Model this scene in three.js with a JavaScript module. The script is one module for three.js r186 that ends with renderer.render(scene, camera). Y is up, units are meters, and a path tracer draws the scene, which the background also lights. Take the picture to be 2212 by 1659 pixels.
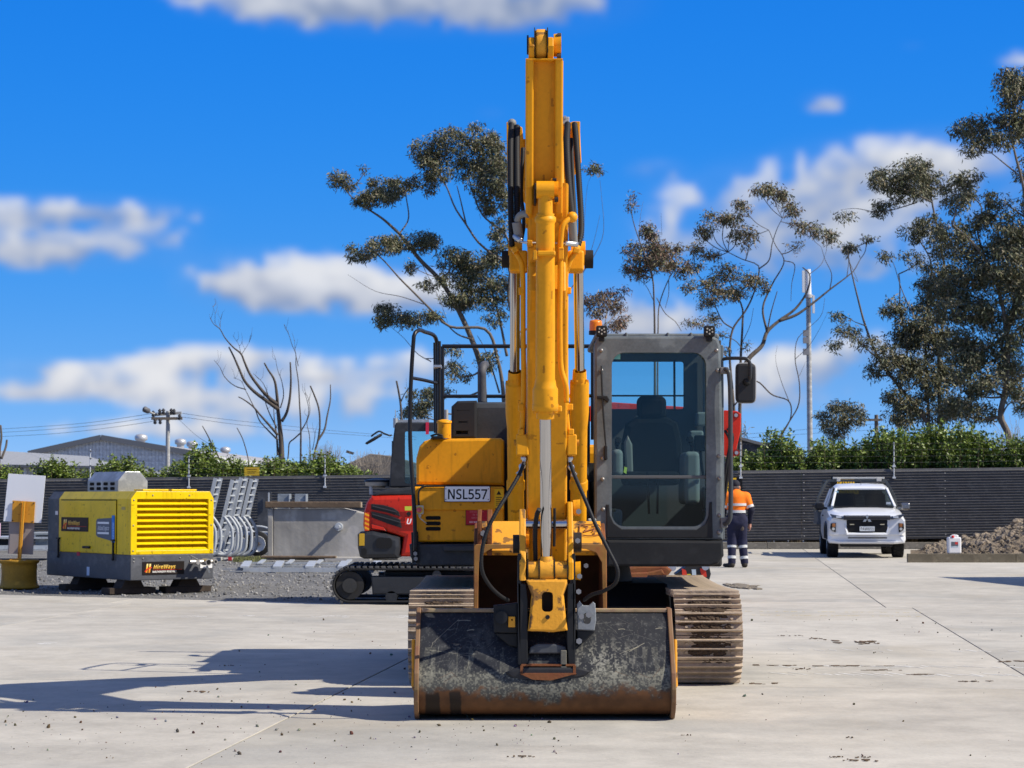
import * as THREE from 'three';
import { RoundedBoxGeometry } from 'three/addons/geometries/RoundedBoxGeometry.js';
import { mergeGeometries, mergeVertices } from 'three/addons/utils/BufferGeometryUtils.js';
import { MarchingCubes } from 'three/addons/objects/MarchingCubes.js';

// ---------- camera, sky, sun, exposure ----------
const V3 = THREE.Vector3;
const scene = new THREE.Scene();
const FOCAL = 4470, CX = 1106, CY = 829.5, EYE = 1.4, PITCH = Math.atan(246.5 / FOCAL);
const camera = new THREE.PerspectiveCamera(2 * Math.atan(829.5 / FOCAL) * 180 / Math.PI, 4 / 3, 0.1, 3000);
camera.position.set(0, EYE, 0);
camera.focus = 14.5; camera.userData.fStop = 9;   // a long phone lens: the distance is a touch soft
camera.lookAt(0, EYE + Math.tan(PITCH), -1);

const renderer = new THREE.WebGLRenderer({ antialias: true });
renderer.toneMapping = THREE.LinearToneMapping;
renderer.toneMappingExposure = 1.22;
renderer.shadowMap.enabled = true;

const SUN_DIR = new V3(1, 0.98, 0.3).normalize();
const sun = new THREE.DirectionalLight(new THREE.Color(1, 0.93, 0.8), 5);
sun.position.copy(SUN_DIR).multiplyScalar(80).add(new V3(0, 0, -30));
sun.target.position.set(0, 0, -30);
sun.castShadow = true;
sun.shadow.radius = 1;
sun.shadow.mapSize.set(4096, 4096);
Object.assign(sun.shadow.camera, { left: -50, right: 50, top: 50, bottom: -50, near: 1, far: 200 });
sun.name = 'sun';
scene.add(sun, sun.target);
sun.target.name = 'sun_target';

// ---------- numbers ----------
let seed = 12345;
function rnd() { seed = (seed + 0x6d2b79f5) | 0; let t = Math.imul(seed ^ (seed >>> 15), 1 | seed); t = (t + Math.imul(t ^ (t >>> 7), 61 | t)) ^ t; return ((t ^ (t >>> 14)) >>> 0) / 4294967296; }
const rr = (a, b) => a + (b - a) * rnd();
const gauss = () => (rnd() + rnd() + rnd() + rnd() - 2) * 0.9;
const clamp = (x, a = 0, b = 1) => Math.min(b, Math.max(a, x));
const mix = (a, b, t) => a + (b - a) * t;
const ss = (a, b, x) => { const t = clamp((x - a) / (b - a)); return t * t * (3 - 2 * t); };
function hash(x, y, s) { let h = (x * 374761393 + y * 668265263 + s * 1442695041) | 0; h = Math.imul(h ^ (h >>> 13), 1274126177); return ((h ^ (h >>> 16)) >>> 0) / 4294967296; }
function vn(x, y, per, s = 0) {   // value noise that repeats every per cells
  const ix = Math.floor(x), iy = Math.floor(y), fx = x - ix, fy = y - iy, u = fx * fx * (3 - 2 * fx), v = fy * fy * (3 - 2 * fy);
  const m = (a) => ((a % per) + per) % per, x0 = m(ix), x1 = m(ix + 1), y0 = m(iy), y1 = m(iy + 1);
  return mix(mix(hash(x0, y0, s), hash(x1, y0, s), u), mix(hash(x0, y1, s), hash(x1, y1, s), u), v);
}
function fbm(u, v, per, oct, s = 0) { let a = 0.5, t = 0, n = 0, p = per; for (let i = 0; i < oct; i++) { t += a * vn(u * p, v * p, p, s + i * 17); n += a; a *= 0.5; p *= 2; } return t / n; }

// ---------- the sky: a computed picture of air and clouds ----------
{
  const W = 2048, Hh = 1024, data = new Float32Array(W * Hh * 4), deg = 180 / Math.PI;
  // clouds given by azimuth and elevation in degrees: [az, el, half width, half height, strength]
  const A = (px) => Math.atan((px - CX) / FOCAL) * deg, E = (py) => Math.atan((CY - py) / FOCAL) * deg + PITCH * deg;
  const el = (x, y, rx, ry, k) => [A(x), E(y), rx * 0.0128, ry * 0.0128, k];
  const blobs = [
    el(600, -5, 200, 60, 0.9), el(760, 10, 160, 55, 0.8), el(930, 0, 340, 80, 1.25), el(1200, 8, 140, 66, 1.0), el(1080, 40, 60, 45, 0.6),
    el(110, 552, 230, 45, 1.25), el(80, 485, 270, 40, 0.85), el(230, 470, 170, 26, 0.6), el(330, 520, 90, 30, 0.45),
    el(520, 620, 120, 55, 1.0), el(660, 620, 170, 58, 1.1), el(820, 640, 160, 50, 0.8), el(930, 640, 130, 40, 0.6),
    el(200, 830, 190, 30, 0.6), el(420, 790, 140, 36, 0.6), el(60, 855, 110, 22, 0.5), el(600, 800, 160, 45, 0.6), el(780, 860, 170, 50, 0.65), el(900, 800, 120, 50, 0.65),
    el(700, 815, 45, 12, 0.7), el(540, 770, 55, 15, 0.7), el(560, 900, 260, 30, 0.45), el(300, 930, 320, 22, 0.4),
    el(1410, 370, 55, 22, 0.75), el(1060, 248, 40, 18, 0.35), el(1785, 232, 55, 24, 0.6), el(1980, 120, 30, 8, 0.3),
    el(1750, 440, 260, 85, 0.95), el(1960, 370, 190, 60, 0.95), el(2120, 420, 170, 90, 0.7), el(1620, 520, 230, 90, 0.7), el(1850, 560, 220, 70, 0.75),
    el(1320, 680, 150, 70, 0.75), el(1450, 700, 150, 50, 0.6), el(1900, 760, 160, 40, 0.6), el(1560, 860, 160, 40, 0.6), el(100, 800, 160, 20, 0.4), el(330, 850, 200, 32, 0.5), el(640, 940, 300, 18, 0.35), el(1000, 900, 150, 40, 0.5), el(480, 870, 160, 32, 0.5), el(1770, 800, 170, 60, 0.95), el(1660, 860, 140, 40, 0.5), el(2212, 160, 60, 20, 0.4),
  ];
  const s = new THREE.Vector3(SUN_DIR.x, SUN_DIR.y, SUN_DIR.z);
  for (let j = 0; j < Hh; j++) {
    const up = ((j + 0.5) / Hh - 0.5) * Math.PI, y = Math.sin(up), e = up * deg;
    const h = Math.max(0, e);
    for (let i = 0; i < W; i++) {
      const round = ((i + 0.5) / W - 0.5) * 2 * Math.PI, x = Math.cos(round) * Math.cos(up), z = Math.sin(round) * Math.cos(up);
      const az = Math.atan2(x, -z) * deg;
      const k = 1 - Math.exp(-h / 7), k2 = 1 - Math.exp(-h / 26);
      const kr = 1 - Math.exp(-h / 3.4); let r = mix(0.42, 0.008, Math.pow(kr, 0.8)), g = mix(0.66, 0.175, Math.pow(k, 0.7)), b = mix(0.97, 0.78, k * 0.8);
      const dz = (1 - 0.58 * ss(8, 50, h)) / 1.22; r *= dz; g *= dz; b *= dz;
      const cs = Math.max(0, x * s.x + y * s.y + z * s.z), glow = Math.pow(cs, 40) * 0.3 + Math.pow(cs, 6) * 0.05;
      r += glow; g += glow; b += glow;
      if (h > 0) {
        let c = 0;
        const n = fbm(az / 360 + 0.5, e / 360 + 0.5, 48, 6, 3), n2 = fbm(az / 360 + 0.5, e / 360 * 1.7 + 0.5, 160, 4, 31);
        const inView = Math.abs(az) < 40 && e < 30;
        let d = 0, low = 0;
        if (inView) for (const [a0, e0, ra, re, kk] of blobs) {
          const da = (az - a0) / ra, de = (e - e0) / re, q = da * da + de * de * (de < 0 ? 1.7 : 1);
          if (q < 3) { const w = kk * Math.exp(-q * 1.1); d += w; low += w * clamp(0.5 - de * 0.6); }
        }
        const wide = Math.max(ss(15, 24, Math.abs(az)), ss(15, 24, e));   // beyond the frame the same broken cloud goes on
        const gen = ss(0.5, 0.66, fbm(az / 360 + 0.3, Math.sqrt(e / 90) * 0.5, 14, 5, 77)) * 0.9;
        const shade = d > 0 ? clamp(low / d) : 0.5;
        const n3 = fbm(az / 360 + 0.5, e / 360 * 1.5 + 0.5, 220, 3, 57);
        const n4 = fbm(az / 360 + 0.5, e / 360 * 1.3 + 0.5, 520, 2, 91), bil = 1 - Math.abs(2 * n3 - 1), bil2 = 1 - Math.abs(2 * n4 - 1), soft = ss(0.02, 0.4, d);
        const lump = d * 1.0 + ((n - 0.5) * 1.1 + (n2 - 0.5) * 1.4 + (bil - 0.72) * 1.1 + (bil2 - 0.7) * 0.75) * soft;
        c = ss(0.34, 0.74, lump) * mix(0.5, 0.96, ss(0.45, 1.3, lump)) + 0.16 * ss(0.05, 0.5, d) * n;
        c = Math.max(c * (1 - wide), gen * wide);
        const edge = ss(0.25, 0.75, n2 * 0.5 + n * 0.5);
        const t = clamp(0.15 + shade * 1.0 - (bil - 0.7) * 0.9 - (bil2 - 0.7) * 0.5 - (edge - 0.5) * 0.6), q = 1 / 1.22;
        r = mix(r, mix(0.74, 0.25, t) * q, c); g = mix(g, mix(0.77, 0.33, t) * q, c); b = mix(b, mix(0.84, 0.52, t) * q, c);
      }
      if (e < 0) { const f = ss(0, -6, e); r = mix(r, 0.2, f); g = mix(g, 0.2, f); b = mix(b, 0.19, f); }
      const o = (j * W + i) * 4; data[o] = r; data[o + 1] = g; data[o + 2] = b; data[o + 3] = 1;
    }
  }
  const t = new THREE.DataTexture(data, W, Hh, THREE.RGBAFormat, THREE.FloatType);
  t.mapping = THREE.EquirectangularReflectionMapping; t.magFilter = THREE.LinearFilter; t.minFilter = THREE.LinearFilter; t.needsUpdate = true;
  scene.background = t; scene.environment = t;
}

// ---------- helpers ----------
// a point of the place: where the line of sight through column px, row py of the survey picture is d metres in front of the camera
function P(px, py, d) {
  const u = (px - CX) / FOCAL, v = (CY - py) / FOCAL, t = d / (Math.cos(PITCH) - v * Math.sin(PITCH));
  return new V3(u * t, EYE + t * (v * Math.cos(PITCH) + Math.sin(PITCH)), -d);
}
const taken = new Map(), bases = new WeakMap();
function numbered(n) { const k = taken.get(n) ?? 0; taken.set(n, k + 1); return k ? n + '_' + String(k).padStart(3, '0') : n; }
function thing(name, label, category, base = [0, 0, 0], group, turn = 0, local = false) {
  const o = new THREE.Group(); o.name = numbered(name); o.position.set(...base); o.rotation.y = turn; scene.add(o);
  o.userData = { label, category }; if (group) o.userData.group = group;
  bases.set(o, local ? [0, 0, 0] : base);
  return o;
}
const setting = (name) => { const o = new THREE.Group(); o.name = name; o.userData = { kind: 'structure' }; scene.add(o); bases.set(o, [0, 0, 0]); return o; };
function plain(g, color) {
  let q = g.index ? g.toNonIndexed() : g.clone();
  for (const k of Object.keys(q.attributes)) if (k !== 'position' && k !== 'normal' && !(color && k === 'color')) q.deleteAttribute(k);
  q.morphAttributes = {};
  if (!q.attributes.normal) q.computeVertexNormals();
  q.clearGroups();
  return q;
}
function metreUV(g) {   // texture coordinates in metres, laid on from the axis each face looks along
  const p = g.attributes.position, n = p.count, uv = new Float32Array(n * 2), a = new V3(), b = new V3(), c = new V3(), m = new V3();
  for (let i = 0; i < n; i += 3) {
    a.fromBufferAttribute(p, i); b.fromBufferAttribute(p, i + 1); c.fromBufferAttribute(p, i + 2);
    m.subVectors(b, a).cross(c.clone().sub(a));
    const x = Math.abs(m.x), y = Math.abs(m.y), z = Math.abs(m.z);
    [a, b, c].forEach((q, k) => {
      const o = (i + k) * 2;
      if (z >= x && z >= y) { uv[o] = q.x; uv[o + 1] = q.y; } else if (x >= y) { uv[o] = q.z + 0.37; uv[o + 1] = q.y; } else { uv[o] = q.x; uv[o + 1] = q.z + 0.61; }
    });
  }
  g.setAttribute('uv', new THREE.BufferAttribute(uv, 2));
  return g;
}
function part(name, geoms, material, parent, { keep = false, label, color = false, kind } = {}) {
  let g;
  if (keep) g = Array.isArray(geoms) ? mergeGeometries(geoms) : geoms;
  else { const list = [].concat(geoms).map((q) => plain(q, color)); g = metreUV(list.length > 1 ? mergeGeometries(list) : list[0]); }
  const b = bases.get(parent) ?? [0, 0, 0];
  if (b[0] || b[1] || b[2]) g.translate(-b[0], -b[1], -b[2]);
  const m = new THREE.Mesh(g, material); m.name = name; m.castShadow = m.receiveShadow = true;
  if (label) m.userData.label = label;
  if (kind) m.userData.kind = kind;
  bases.set(m, b); parent.add(m);
  return m;
}
function copyPart(src, parent) { const m = new THREE.Mesh(src.geometry, src.material); m.name = src.name; m.castShadow = m.receiveShadow = true; bases.set(m, bases.get(parent)); parent.add(m); return m; }
function copyThing(o, pos, turn, label) {
  const c = o.clone(); c.name = numbered(o.name.replace(/_\d{3}$/, '')); c.position.set(...pos); if (turn !== undefined) c.rotation.y = turn;
  c.userData = { ...o.userData }; if (label) c.userData.label = label; scene.add(c); return c;
}
function each(name, geoms, material, parent, o) { return geoms.map((g) => part(name, g, material, parent, o)); }
// shapes, in metres
function box(w, h, l, x, y, z, r = 0) {
  const g = r > 0 ? new RoundedBoxGeometry(w, h, l, 2, Math.min(r, w / 2.02, h / 2.02, l / 2.02)) : new THREE.BoxGeometry(w, h, l);
  return g.translate(x, y, z);
}
function bar(a, b, w, h, r = 0) {   // a box section from a to b
  const l = a.distanceTo(b), g = r > 0 ? new RoundedBoxGeometry(w, h, l, 1, r) : new THREE.BoxGeometry(w, h, l), m = new THREE.Matrix4();
  const dir = b.clone().sub(a).normalize(), up = Math.abs(dir.y) > 0.95 ? new V3(1, 0, 0) : new V3(0, 1, 0);
  m.lookAt(b, a, up).setPosition(a.clone().add(b).multiplyScalar(0.5));
  return g.applyMatrix4(m);
}
function cyl(a, b, r0, r1 = r0, n = 20, open = false) {
  const l = a.distanceTo(b), g = new THREE.CylinderGeometry(r1, r0, l, n, 1, open), q = new THREE.Quaternion().setFromUnitVectors(new V3(0, 1, 0), b.clone().sub(a).normalize());
  return g.applyQuaternion(q).translate(...a.clone().add(b).multiplyScalar(0.5).toArray());
}
function lathe(a, b, prof, n = 24) {   // prof: [share of the way from a to b, radius]
  const l = a.distanceTo(b), g = new THREE.LatheGeometry(prof.map(([t, r]) => new THREE.Vector2(Math.max(r, 0.0001), t * l)), n), q = new THREE.Quaternion().setFromUnitVectors(new V3(0, 1, 0), b.clone().sub(a).normalize());
  return g.applyQuaternion(q).translate(a.x, a.y, a.z);
}
const sph = (c, r, n = 12) => new THREE.SphereGeometry(r, n, Math.max(6, n * 0.7 | 0)).translate(c.x, c.y, c.z);
function tube(pts, r, segs, radial = 8, closed = false) {   // r: a number or a function of 0..1
  const curve = new THREE.CatmullRomCurve3(pts, closed, 'centripetal'), n = segs ?? Math.max(4, pts.length * 5), fr = curve.computeFrenetFrames(n, closed), pos = [], idx = [], rad = typeof r === 'function' ? r : () => r;
  for (let i = 0; i <= n; i++) {
    const c = curve.getPointAt(i / n), R = rad(i / n);
    for (let j = 0; j < radial; j++) { const a = j / radial * Math.PI * 2, x = Math.cos(a) * R, y = Math.sin(a) * R; pos.push(c.x + fr.normals[i].x * x + fr.binormals[i].x * y, c.y + fr.normals[i].y * x + fr.binormals[i].y * y, c.z + fr.normals[i].z * x + fr.binormals[i].z * y); }
  }
  for (let i = 0; i < n; i++) for (let j = 0; j < radial; j++) { const a = i * radial + j, b = i * radial + (j + 1) % radial; idx.push(a, b, a + radial, b, b + radial, a + radial); }
  if (!closed) for (const [o, f] of [[0, 1], [n * radial, 0]]) for (let j = 1; j < radial - 1; j++) f ? idx.push(o, o + j + 1, o + j) : idx.push(o, o + j, o + j + 1);
  const g = new THREE.BufferGeometry(); g.setAttribute('position', new THREE.Float32BufferAttribute(pos, 3)); g.setIndex(idx); g.computeVertexNormals(); return g;
}
const rpts = (x0, y0, x1, y1, r, n = 5) => {   // corners of a rounded rectangle
  const o = [], q = [[x1 - r, y1 - r, 0], [x0 + r, y1 - r, 90], [x0 + r, y0 + r, 180], [x1 - r, y0 + r, 270]];
  for (const [x, y, a] of q) for (let i = 0; i <= n; i++) { const t = (a + 90 * i / n) * Math.PI / 180; o.push([x + Math.cos(t) * r, y + Math.sin(t) * r]); }
  return o;
};
const shapeOf = (pts, holes = []) => { const s = new THREE.Shape(pts.map(([x, y]) => new THREE.Vector2(x, y))); for (const h of holes) s.holes.push(new THREE.Path(h.map(([x, y]) => new THREE.Vector2(x, y)))); return s; };
function extr(pts, depth, bevel = 0, holes = []) {   // a plate in the xy plane with its front at z = 0 and its back at z = -depth
  const b = Math.min(bevel, depth * 0.45), s = shapeOf(pts, holes);
  const g = new THREE.ExtrudeGeometry(s, { depth: depth - 2 * b, bevelEnabled: b > 0, bevelThickness: b, bevelSize: b, bevelOffset: -b, bevelSegments: 2, curveSegments: 8 });
  return g.translate(0, 0, b - depth);
}
const xy = (l, d) => l.map(([x, y]) => { const p = P(x, y, d); return [p.x, p.y]; });
const plate = (pts, d, depth, bevel = 0, holes = []) => extr(xy(pts, d), depth, bevel, holes.map((h) => xy(h, d))).translate(0, 0, -d);   // a plate that faces the camera
const rect = (x0, y0, x1, y1, d, depth, r = 0) => { const a = P(x0, y1, d), b = P(x1, y0, d); return box(b.x - a.x, b.y - a.y, depth, (a.x + b.x) / 2, (a.y + b.y) / 2, -d - depth / 2, r); };
function side(pts, x0, x1, bevel = 0, holes = []) {   // pts: [metres from the camera, height]; a plate that faces sideways, from x0 to x1
  const f = (l) => l.map(([d, h]) => [-d, h]);
  return extr(f(pts), x1 - x0, bevel, holes.map(f)).rotateY(-Math.PI / 2).translate(x0, 0, 0);
}
function loft(rows, closed = true, caps = true) {   // rows: arrays of equally many points
  const n = rows[0].length, pos = [], idx = [];
  for (const r of rows) for (const p of r) pos.push(p[0], p[1], p[2]);
  const m = closed ? n : n - 1;
  for (let i = 0; i < rows.length - 1; i++) for (let j = 0; j < m; j++) { const a = i * n + j, b = i * n + (j + 1) % n; idx.push(a, a + n, b, b, a + n, b + n); }
  if (caps && closed) for (const [o, f] of [[0, 0], [(rows.length - 1) * n, 1]]) { for (let j = 1; j < n - 1; j++) f ? idx.push(o, o + j + 1, o + j) : idx.push(o, o + j, o + j + 1); }
  const g = new THREE.BufferGeometry(); g.setAttribute('position', new THREE.Float32BufferAttribute(pos, 3)); g.setIndex(idx); return g;
}
function creased(g, angle = 0.6) {   // smooth normals except over hard edges
  const q = g.index ? g.toNonIndexed() : g, p = q.attributes.position, n = p.count, fn = [], map = new Map(), a = new V3(), b = new V3(), c = new V3();
  for (let i = 0; i < n; i += 3) { a.fromBufferAttribute(p, i); b.fromBufferAttribute(p, i + 1); c.fromBufferAttribute(p, i + 2); const f = b.clone().sub(a).cross(c.clone().sub(a)); fn.push(f); for (const v of [a, b, c]) { const k = `${Math.round(v.x * 2e3)},${Math.round(v.y * 2e3)},${Math.round(v.z * 2e3)}`; (map.get(k) ?? map.set(k, []).get(k)).push(f); } }
  const out = new Float32Array(n * 3), lim = Math.cos(angle);
  for (let i = 0; i < n; i++) { a.fromBufferAttribute(p, i); const f = fn[i / 3 | 0], fl = f.length() || 1, s = new V3(); for (const k of map.get(`${Math.round(a.x * 2e3)},${Math.round(a.y * 2e3)},${Math.round(a.z * 2e3)}`)) if (k.dot(f) > lim * fl * k.length()) s.add(k); s.normalize(); if (!s.lengthSq()) s.set(0, 1, 0); s.toArray(out, i * 3); }
  q.setAttribute('normal', new THREE.BufferAttribute(out, 3)); return q;
}
const mergeG = (l) => { const q = l.map((g) => plain(g)); return mergeGeometries(q); };

// ---------- textures and materials ----------
const toS = (x) => Math.round(255 * (x <= 0.0031308 ? 12.92 * x : 1.055 * Math.pow(x, 1 / 2.4) - 0.055));
function tex(n, metres, fn, linear = false, m = n) {
  const d = new Uint8Array(n * m * 4);
  for (let j = 0; j < m; j++) for (let i = 0; i < n; i++) { const c = fn((i + 0.5) / n, (j + 0.5) / m), o = (j * n + i) * 4; for (let k = 0; k < 3; k++) { const x = clamp(Array.isArray(c) ? c[k] : c); d[o + k] = linear ? Math.round(x * 255) : toS(x); } d[o + 3] = 255; }
  const t = new THREE.DataTexture(d, n, m); t.wrapS = t.wrapT = THREE.RepeatWrapping; t.magFilter = THREE.LinearFilter; t.minFilter = THREE.LinearMipmapLinearFilter; t.generateMipmaps = true;
  if (metres) t.repeat.set(1 / metres, 1 / metres);
  if (!linear) t.colorSpace = THREE.SRGBColorSpace; t.needsUpdate = true; return t;
}
const C = (r, g, b) => new THREE.Color().setRGB(r, g, b);
const M = (r, g, b, rough = 0.6, o = {}) => new THREE.MeshPhysicalMaterial({ color: C(r, g, b), roughness: rough, metalness: 0, specularIntensity: o.metalness ? 1 : 0.55, ...o });
// wear: scuffs, chips and dust on painted steel, as a factor on the paint colour
const scratch = [];
for (let i = 0; i < 60; i++) scratch.push([rnd(), rnd(), gauss() * 0.5, rr(0.01, 0.06), rr(0.001, 0.0025)]);
const wearTex = tex(512, 1.2, (u, v) => {
  let k = 0.88 + 0.24 * (fbm(u, v, 4, 5, 5) - 0.5) + 0.1 * (fbm(u, v, 64, 2, 9) - 0.5) - 0.16 * ss(0.55, 0.8, fbm(u, v * 0.12, 40, 4, 15));
  const chip = fbm(u, v, 24, 4, 21); let r = k, g = k, b = k;
  if (chip > 0.74) { const f = ss(0.74, 0.8, chip) * 0.75; r = mix(r, 0.35, f); g = mix(g, 0.3, f); b = mix(b, 0.5, f); }
  const dust = ss(0.5, 0.8, fbm(u, v, 6, 5, 44)) * 0.12; r = mix(r, 0.95, dust); g = mix(g, 1, dust); b = mix(b, 1.0, dust);
  return [r, g, b];
});
const dullTex = tex(512, 0.9, (u, v) => { const k = 0.72 + 0.4 * (fbm(u, v, 5, 6, 61) - 0.5) + 0.2 * (fbm(u, v, 70, 2, 8) - 0.5); const d = ss(0.52, 0.8, fbm(u, v, 9, 4, 12)) * 0.35; return [k + d, k + d * 0.95, k + d * 0.85]; });
const fineBump = tex(256, 0.25, (u, v) => fbm(u, v, 16, 4, 90), true);
const lumpBump = tex(256, 1.0, (u, v) => fbm(u, v, 5, 6, 91), true);
const paint = (r, g, b, rough = 0.42) => M(r, g, b, rough, { map: wearTex, bumpMap: lumpBump, bumpScale: 0.0012 });
const dull = (r, g, b, rough = 0.75) => M(r, g, b, rough, { map: dullTex, bumpMap: fineBump, bumpScale: 0.0006 });
const yellow = paint(0.85, 0.36, 0.006, 0.5), yellowOld = M(0.8, 0.36, 0.03, 0.6, { map: tex(512, 0.7, (u, v) => {
  const k = 0.92 + 0.2 * (fbm(u, v, 5, 5, 70) - 0.5), c = fbm(u, v, 7, 6, 71), f = ss(0.56, 0.62, c), f2 = ss(0.68, 0.72, c);
  return [mix(mix(k, 0.32, f), 0.06, f2), mix(mix(k, 0.34, f), 0.1, f2), mix(mix(k, 1.0, f), 0.9, f2)];
}), bumpMap: fineBump, bumpScale: 0.0015 });
const greasy = M(0.8, 0.36, 0.03, 0.5, { map: tex(512, 0.5, (u, v) => {
  const c = fbm(u, v, 6, 6, 171), f = ss(0.47, 0.6, c), k = 0.95;
  return [mix(k, 0.03, f), mix(k, 0.05, f), mix(k, 0.8, f)];
}) });
const steelGrey = dull(0.17, 0.19, 0.2, 0.55), cabGrey = M(0.14, 0.155, 0.165, 0.5, { map: dullTex, bumpMap: fineBump, bumpScale: 0.0004 }), blackPaint = M(0.015, 0.016, 0.018, 0.5, { map: dullTex }), blackRubber = dull(0.022, 0.022, 0.023, 0.8);
const chrome = M(0.5, 0.5, 0.51, 0.09, { metalness: 1 }), zinc = M(0.55, 0.56, 0.57, 0.4, { metalness: 1 }), galv = M(0.5, 0.53, 0.56, 0.5, { map: dullTex, metalness: 0.35 }), zincPaint = M(0.46, 0.49, 0.52, 0.4, { map: wearTex });
const rust = M(0.2, 0.075, 0.03, 0.85, { map: tex(512, 0.6, (u, v) => { const k = 0.5 + 0.9 * fbm(u, v, 6, 6, 33); return [k, k * (0.75 + 0.4 * fbm(u, v, 12, 3, 2)), k * 0.9]; }), bumpMap: fineBump, bumpScale: 0.002 });
const glassM = (r, g, b) => new THREE.MeshPhysicalMaterial({ color: C(r, g, b), roughness: 0.02, metalness: 0, transmission: 1, thickness: 0, ior: 1.5, specularIntensity: 0.5 });
const cabGlass = glassM(0.84, 0.93, 0.93), carGlass = glassM(0.25, 0.3, 0.31);
const mud = M(0.14, 0.095, 0.06, 0.95, { map: tex(256, 0.3, (u, v) => 0.55 + 0.8 * (fbm(u, v, 5, 5, 141) - 0.15)), bumpMap: fineBump, bumpScale: 0.01 });
// flat print: lettering and logos on a thin sheet
function print(w, h, px, draw, rough = 0.5) {
  const c = document.createElement('canvas'); c.width = px; c.height = Math.round(px * h / w); const x = c.getContext('2d'); draw(x, c.width, c.height);
  const t = new THREE.CanvasTexture(c); t.colorSpace = THREE.SRGBColorSpace; t.magFilter = THREE.LinearFilter;
  return M(1, 1, 1, rough, { map: t });
}
function sheet(w, h, t, pos, turn = 0) {   // a thin board whose face looks along +z before it is turned; the print covers its face
  const g = new THREE.BoxGeometry(w, h, t); const uv = g.attributes.uv;
  for (let i = 0; i < 16; i++) uv.setXY(i, 0.003, 0.003);
  for (let i = 20; i < 24; i++) uv.setXY(i, 0.003, 0.003);
  return g.rotateY(turn).translate(...pos);
}
// ---------- the setting ----------
const gravelMat = M(1, 1, 1, 0.95, { map: tex(1024, 5, (u, v) => {
  const k = 0.15 + 0.09 * (fbm(u, v, 6, 5, 1) - 0.5) + 0.26 * (fbm(u, v, 220, 2, 2) - 0.5) + 0.07 * (fbm(u, v, 60, 3, 4) - 0.5), w = ss(0.55, 0.75, fbm(u, v, 4, 5, 7)) * 0.05, sp = hash(u * 1024 | 0, v * 1024 | 0, 4) > 0.985 ? 0.12 : 0;
  return [k + w + sp, k * 0.98 + w * 0.9 + sp, k * 0.94 + w * 0.75 + sp];
}), bumpMap: tex(512, 1.3, (u, v) => fbm(u, v, 60, 3, 14), true), bumpScale: 0.012 });
{
  const g = new THREE.PlaneGeometry(3000, 3000, 1, 1).rotateX(-Math.PI / 2).translate(0, -0.012, -600);
  const o = part('ground', g, gravelMat, setting('gravel_ground'));
  o.name = 'gravel';
}
// concrete yard in cast panels with open joints between them
const concreteMats = [0, 1, 2].map((k) => {
  const t = tex(k ? 1024 : 1536, 11, (u, v) => {
    const big = fbm(u, v, 3, 5, 200 + k), mid = fbm(u, v, 11, 5, 210 + k), trowel = fbm(u, v * 9 % 1, 5, 4, 220 + k) * 0.5 + fbm(u * 1, v, 34, 3, 225 + k) * 0.5, fine = vn(u * 512, v * 512, 512, 5 + k) - 0.5;
    const mot = fbm(u, v, 70, 4, 290 + k); let s = 0.425 + 0.15 * (big - 0.5) + 0.1 * (mid - 0.5) + 0.11 * (trowel - 0.5) + 0.11 * (mot - 0.5) + 0.05 * fine;
    let r = s * 1.045, g = s * 0.975, b = s * 0.84;
    const st = ss(0.55, 0.75, fbm(u, v, 6, 6, 240 + k)) * 0.34; r = mix(r, 0.34, st); g = mix(g, 0.295, st); b = mix(b, 0.215, st);
    const gr = ss(0.54, 0.7, fbm(u, v, 9, 6, 260 + k)) * 0.28; r = mix(r, 0.27, gr); g = mix(g, 0.275, gr); b = mix(b, 0.26, gr);
    const lt = ss(0.62, 0.75, fbm(u, v, 14, 5, 280 + k)) * 0.3; r = mix(r, 0.55, lt); g = mix(g, 0.52, lt); b = mix(b, 0.45, lt);
    const pit = vn(u * 700, v * 700, 700, 9 + k) > 0.93 ? 0.86 : 1;
    return [r * pit, g * pit, b * pit];
  });
  return M(0.98, 0.98, 0.98, 0.82, { map: t, bumpMap: fineBump, bumpScale: 0.0012 });
});
const yard = setting('concrete_yard');
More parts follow.
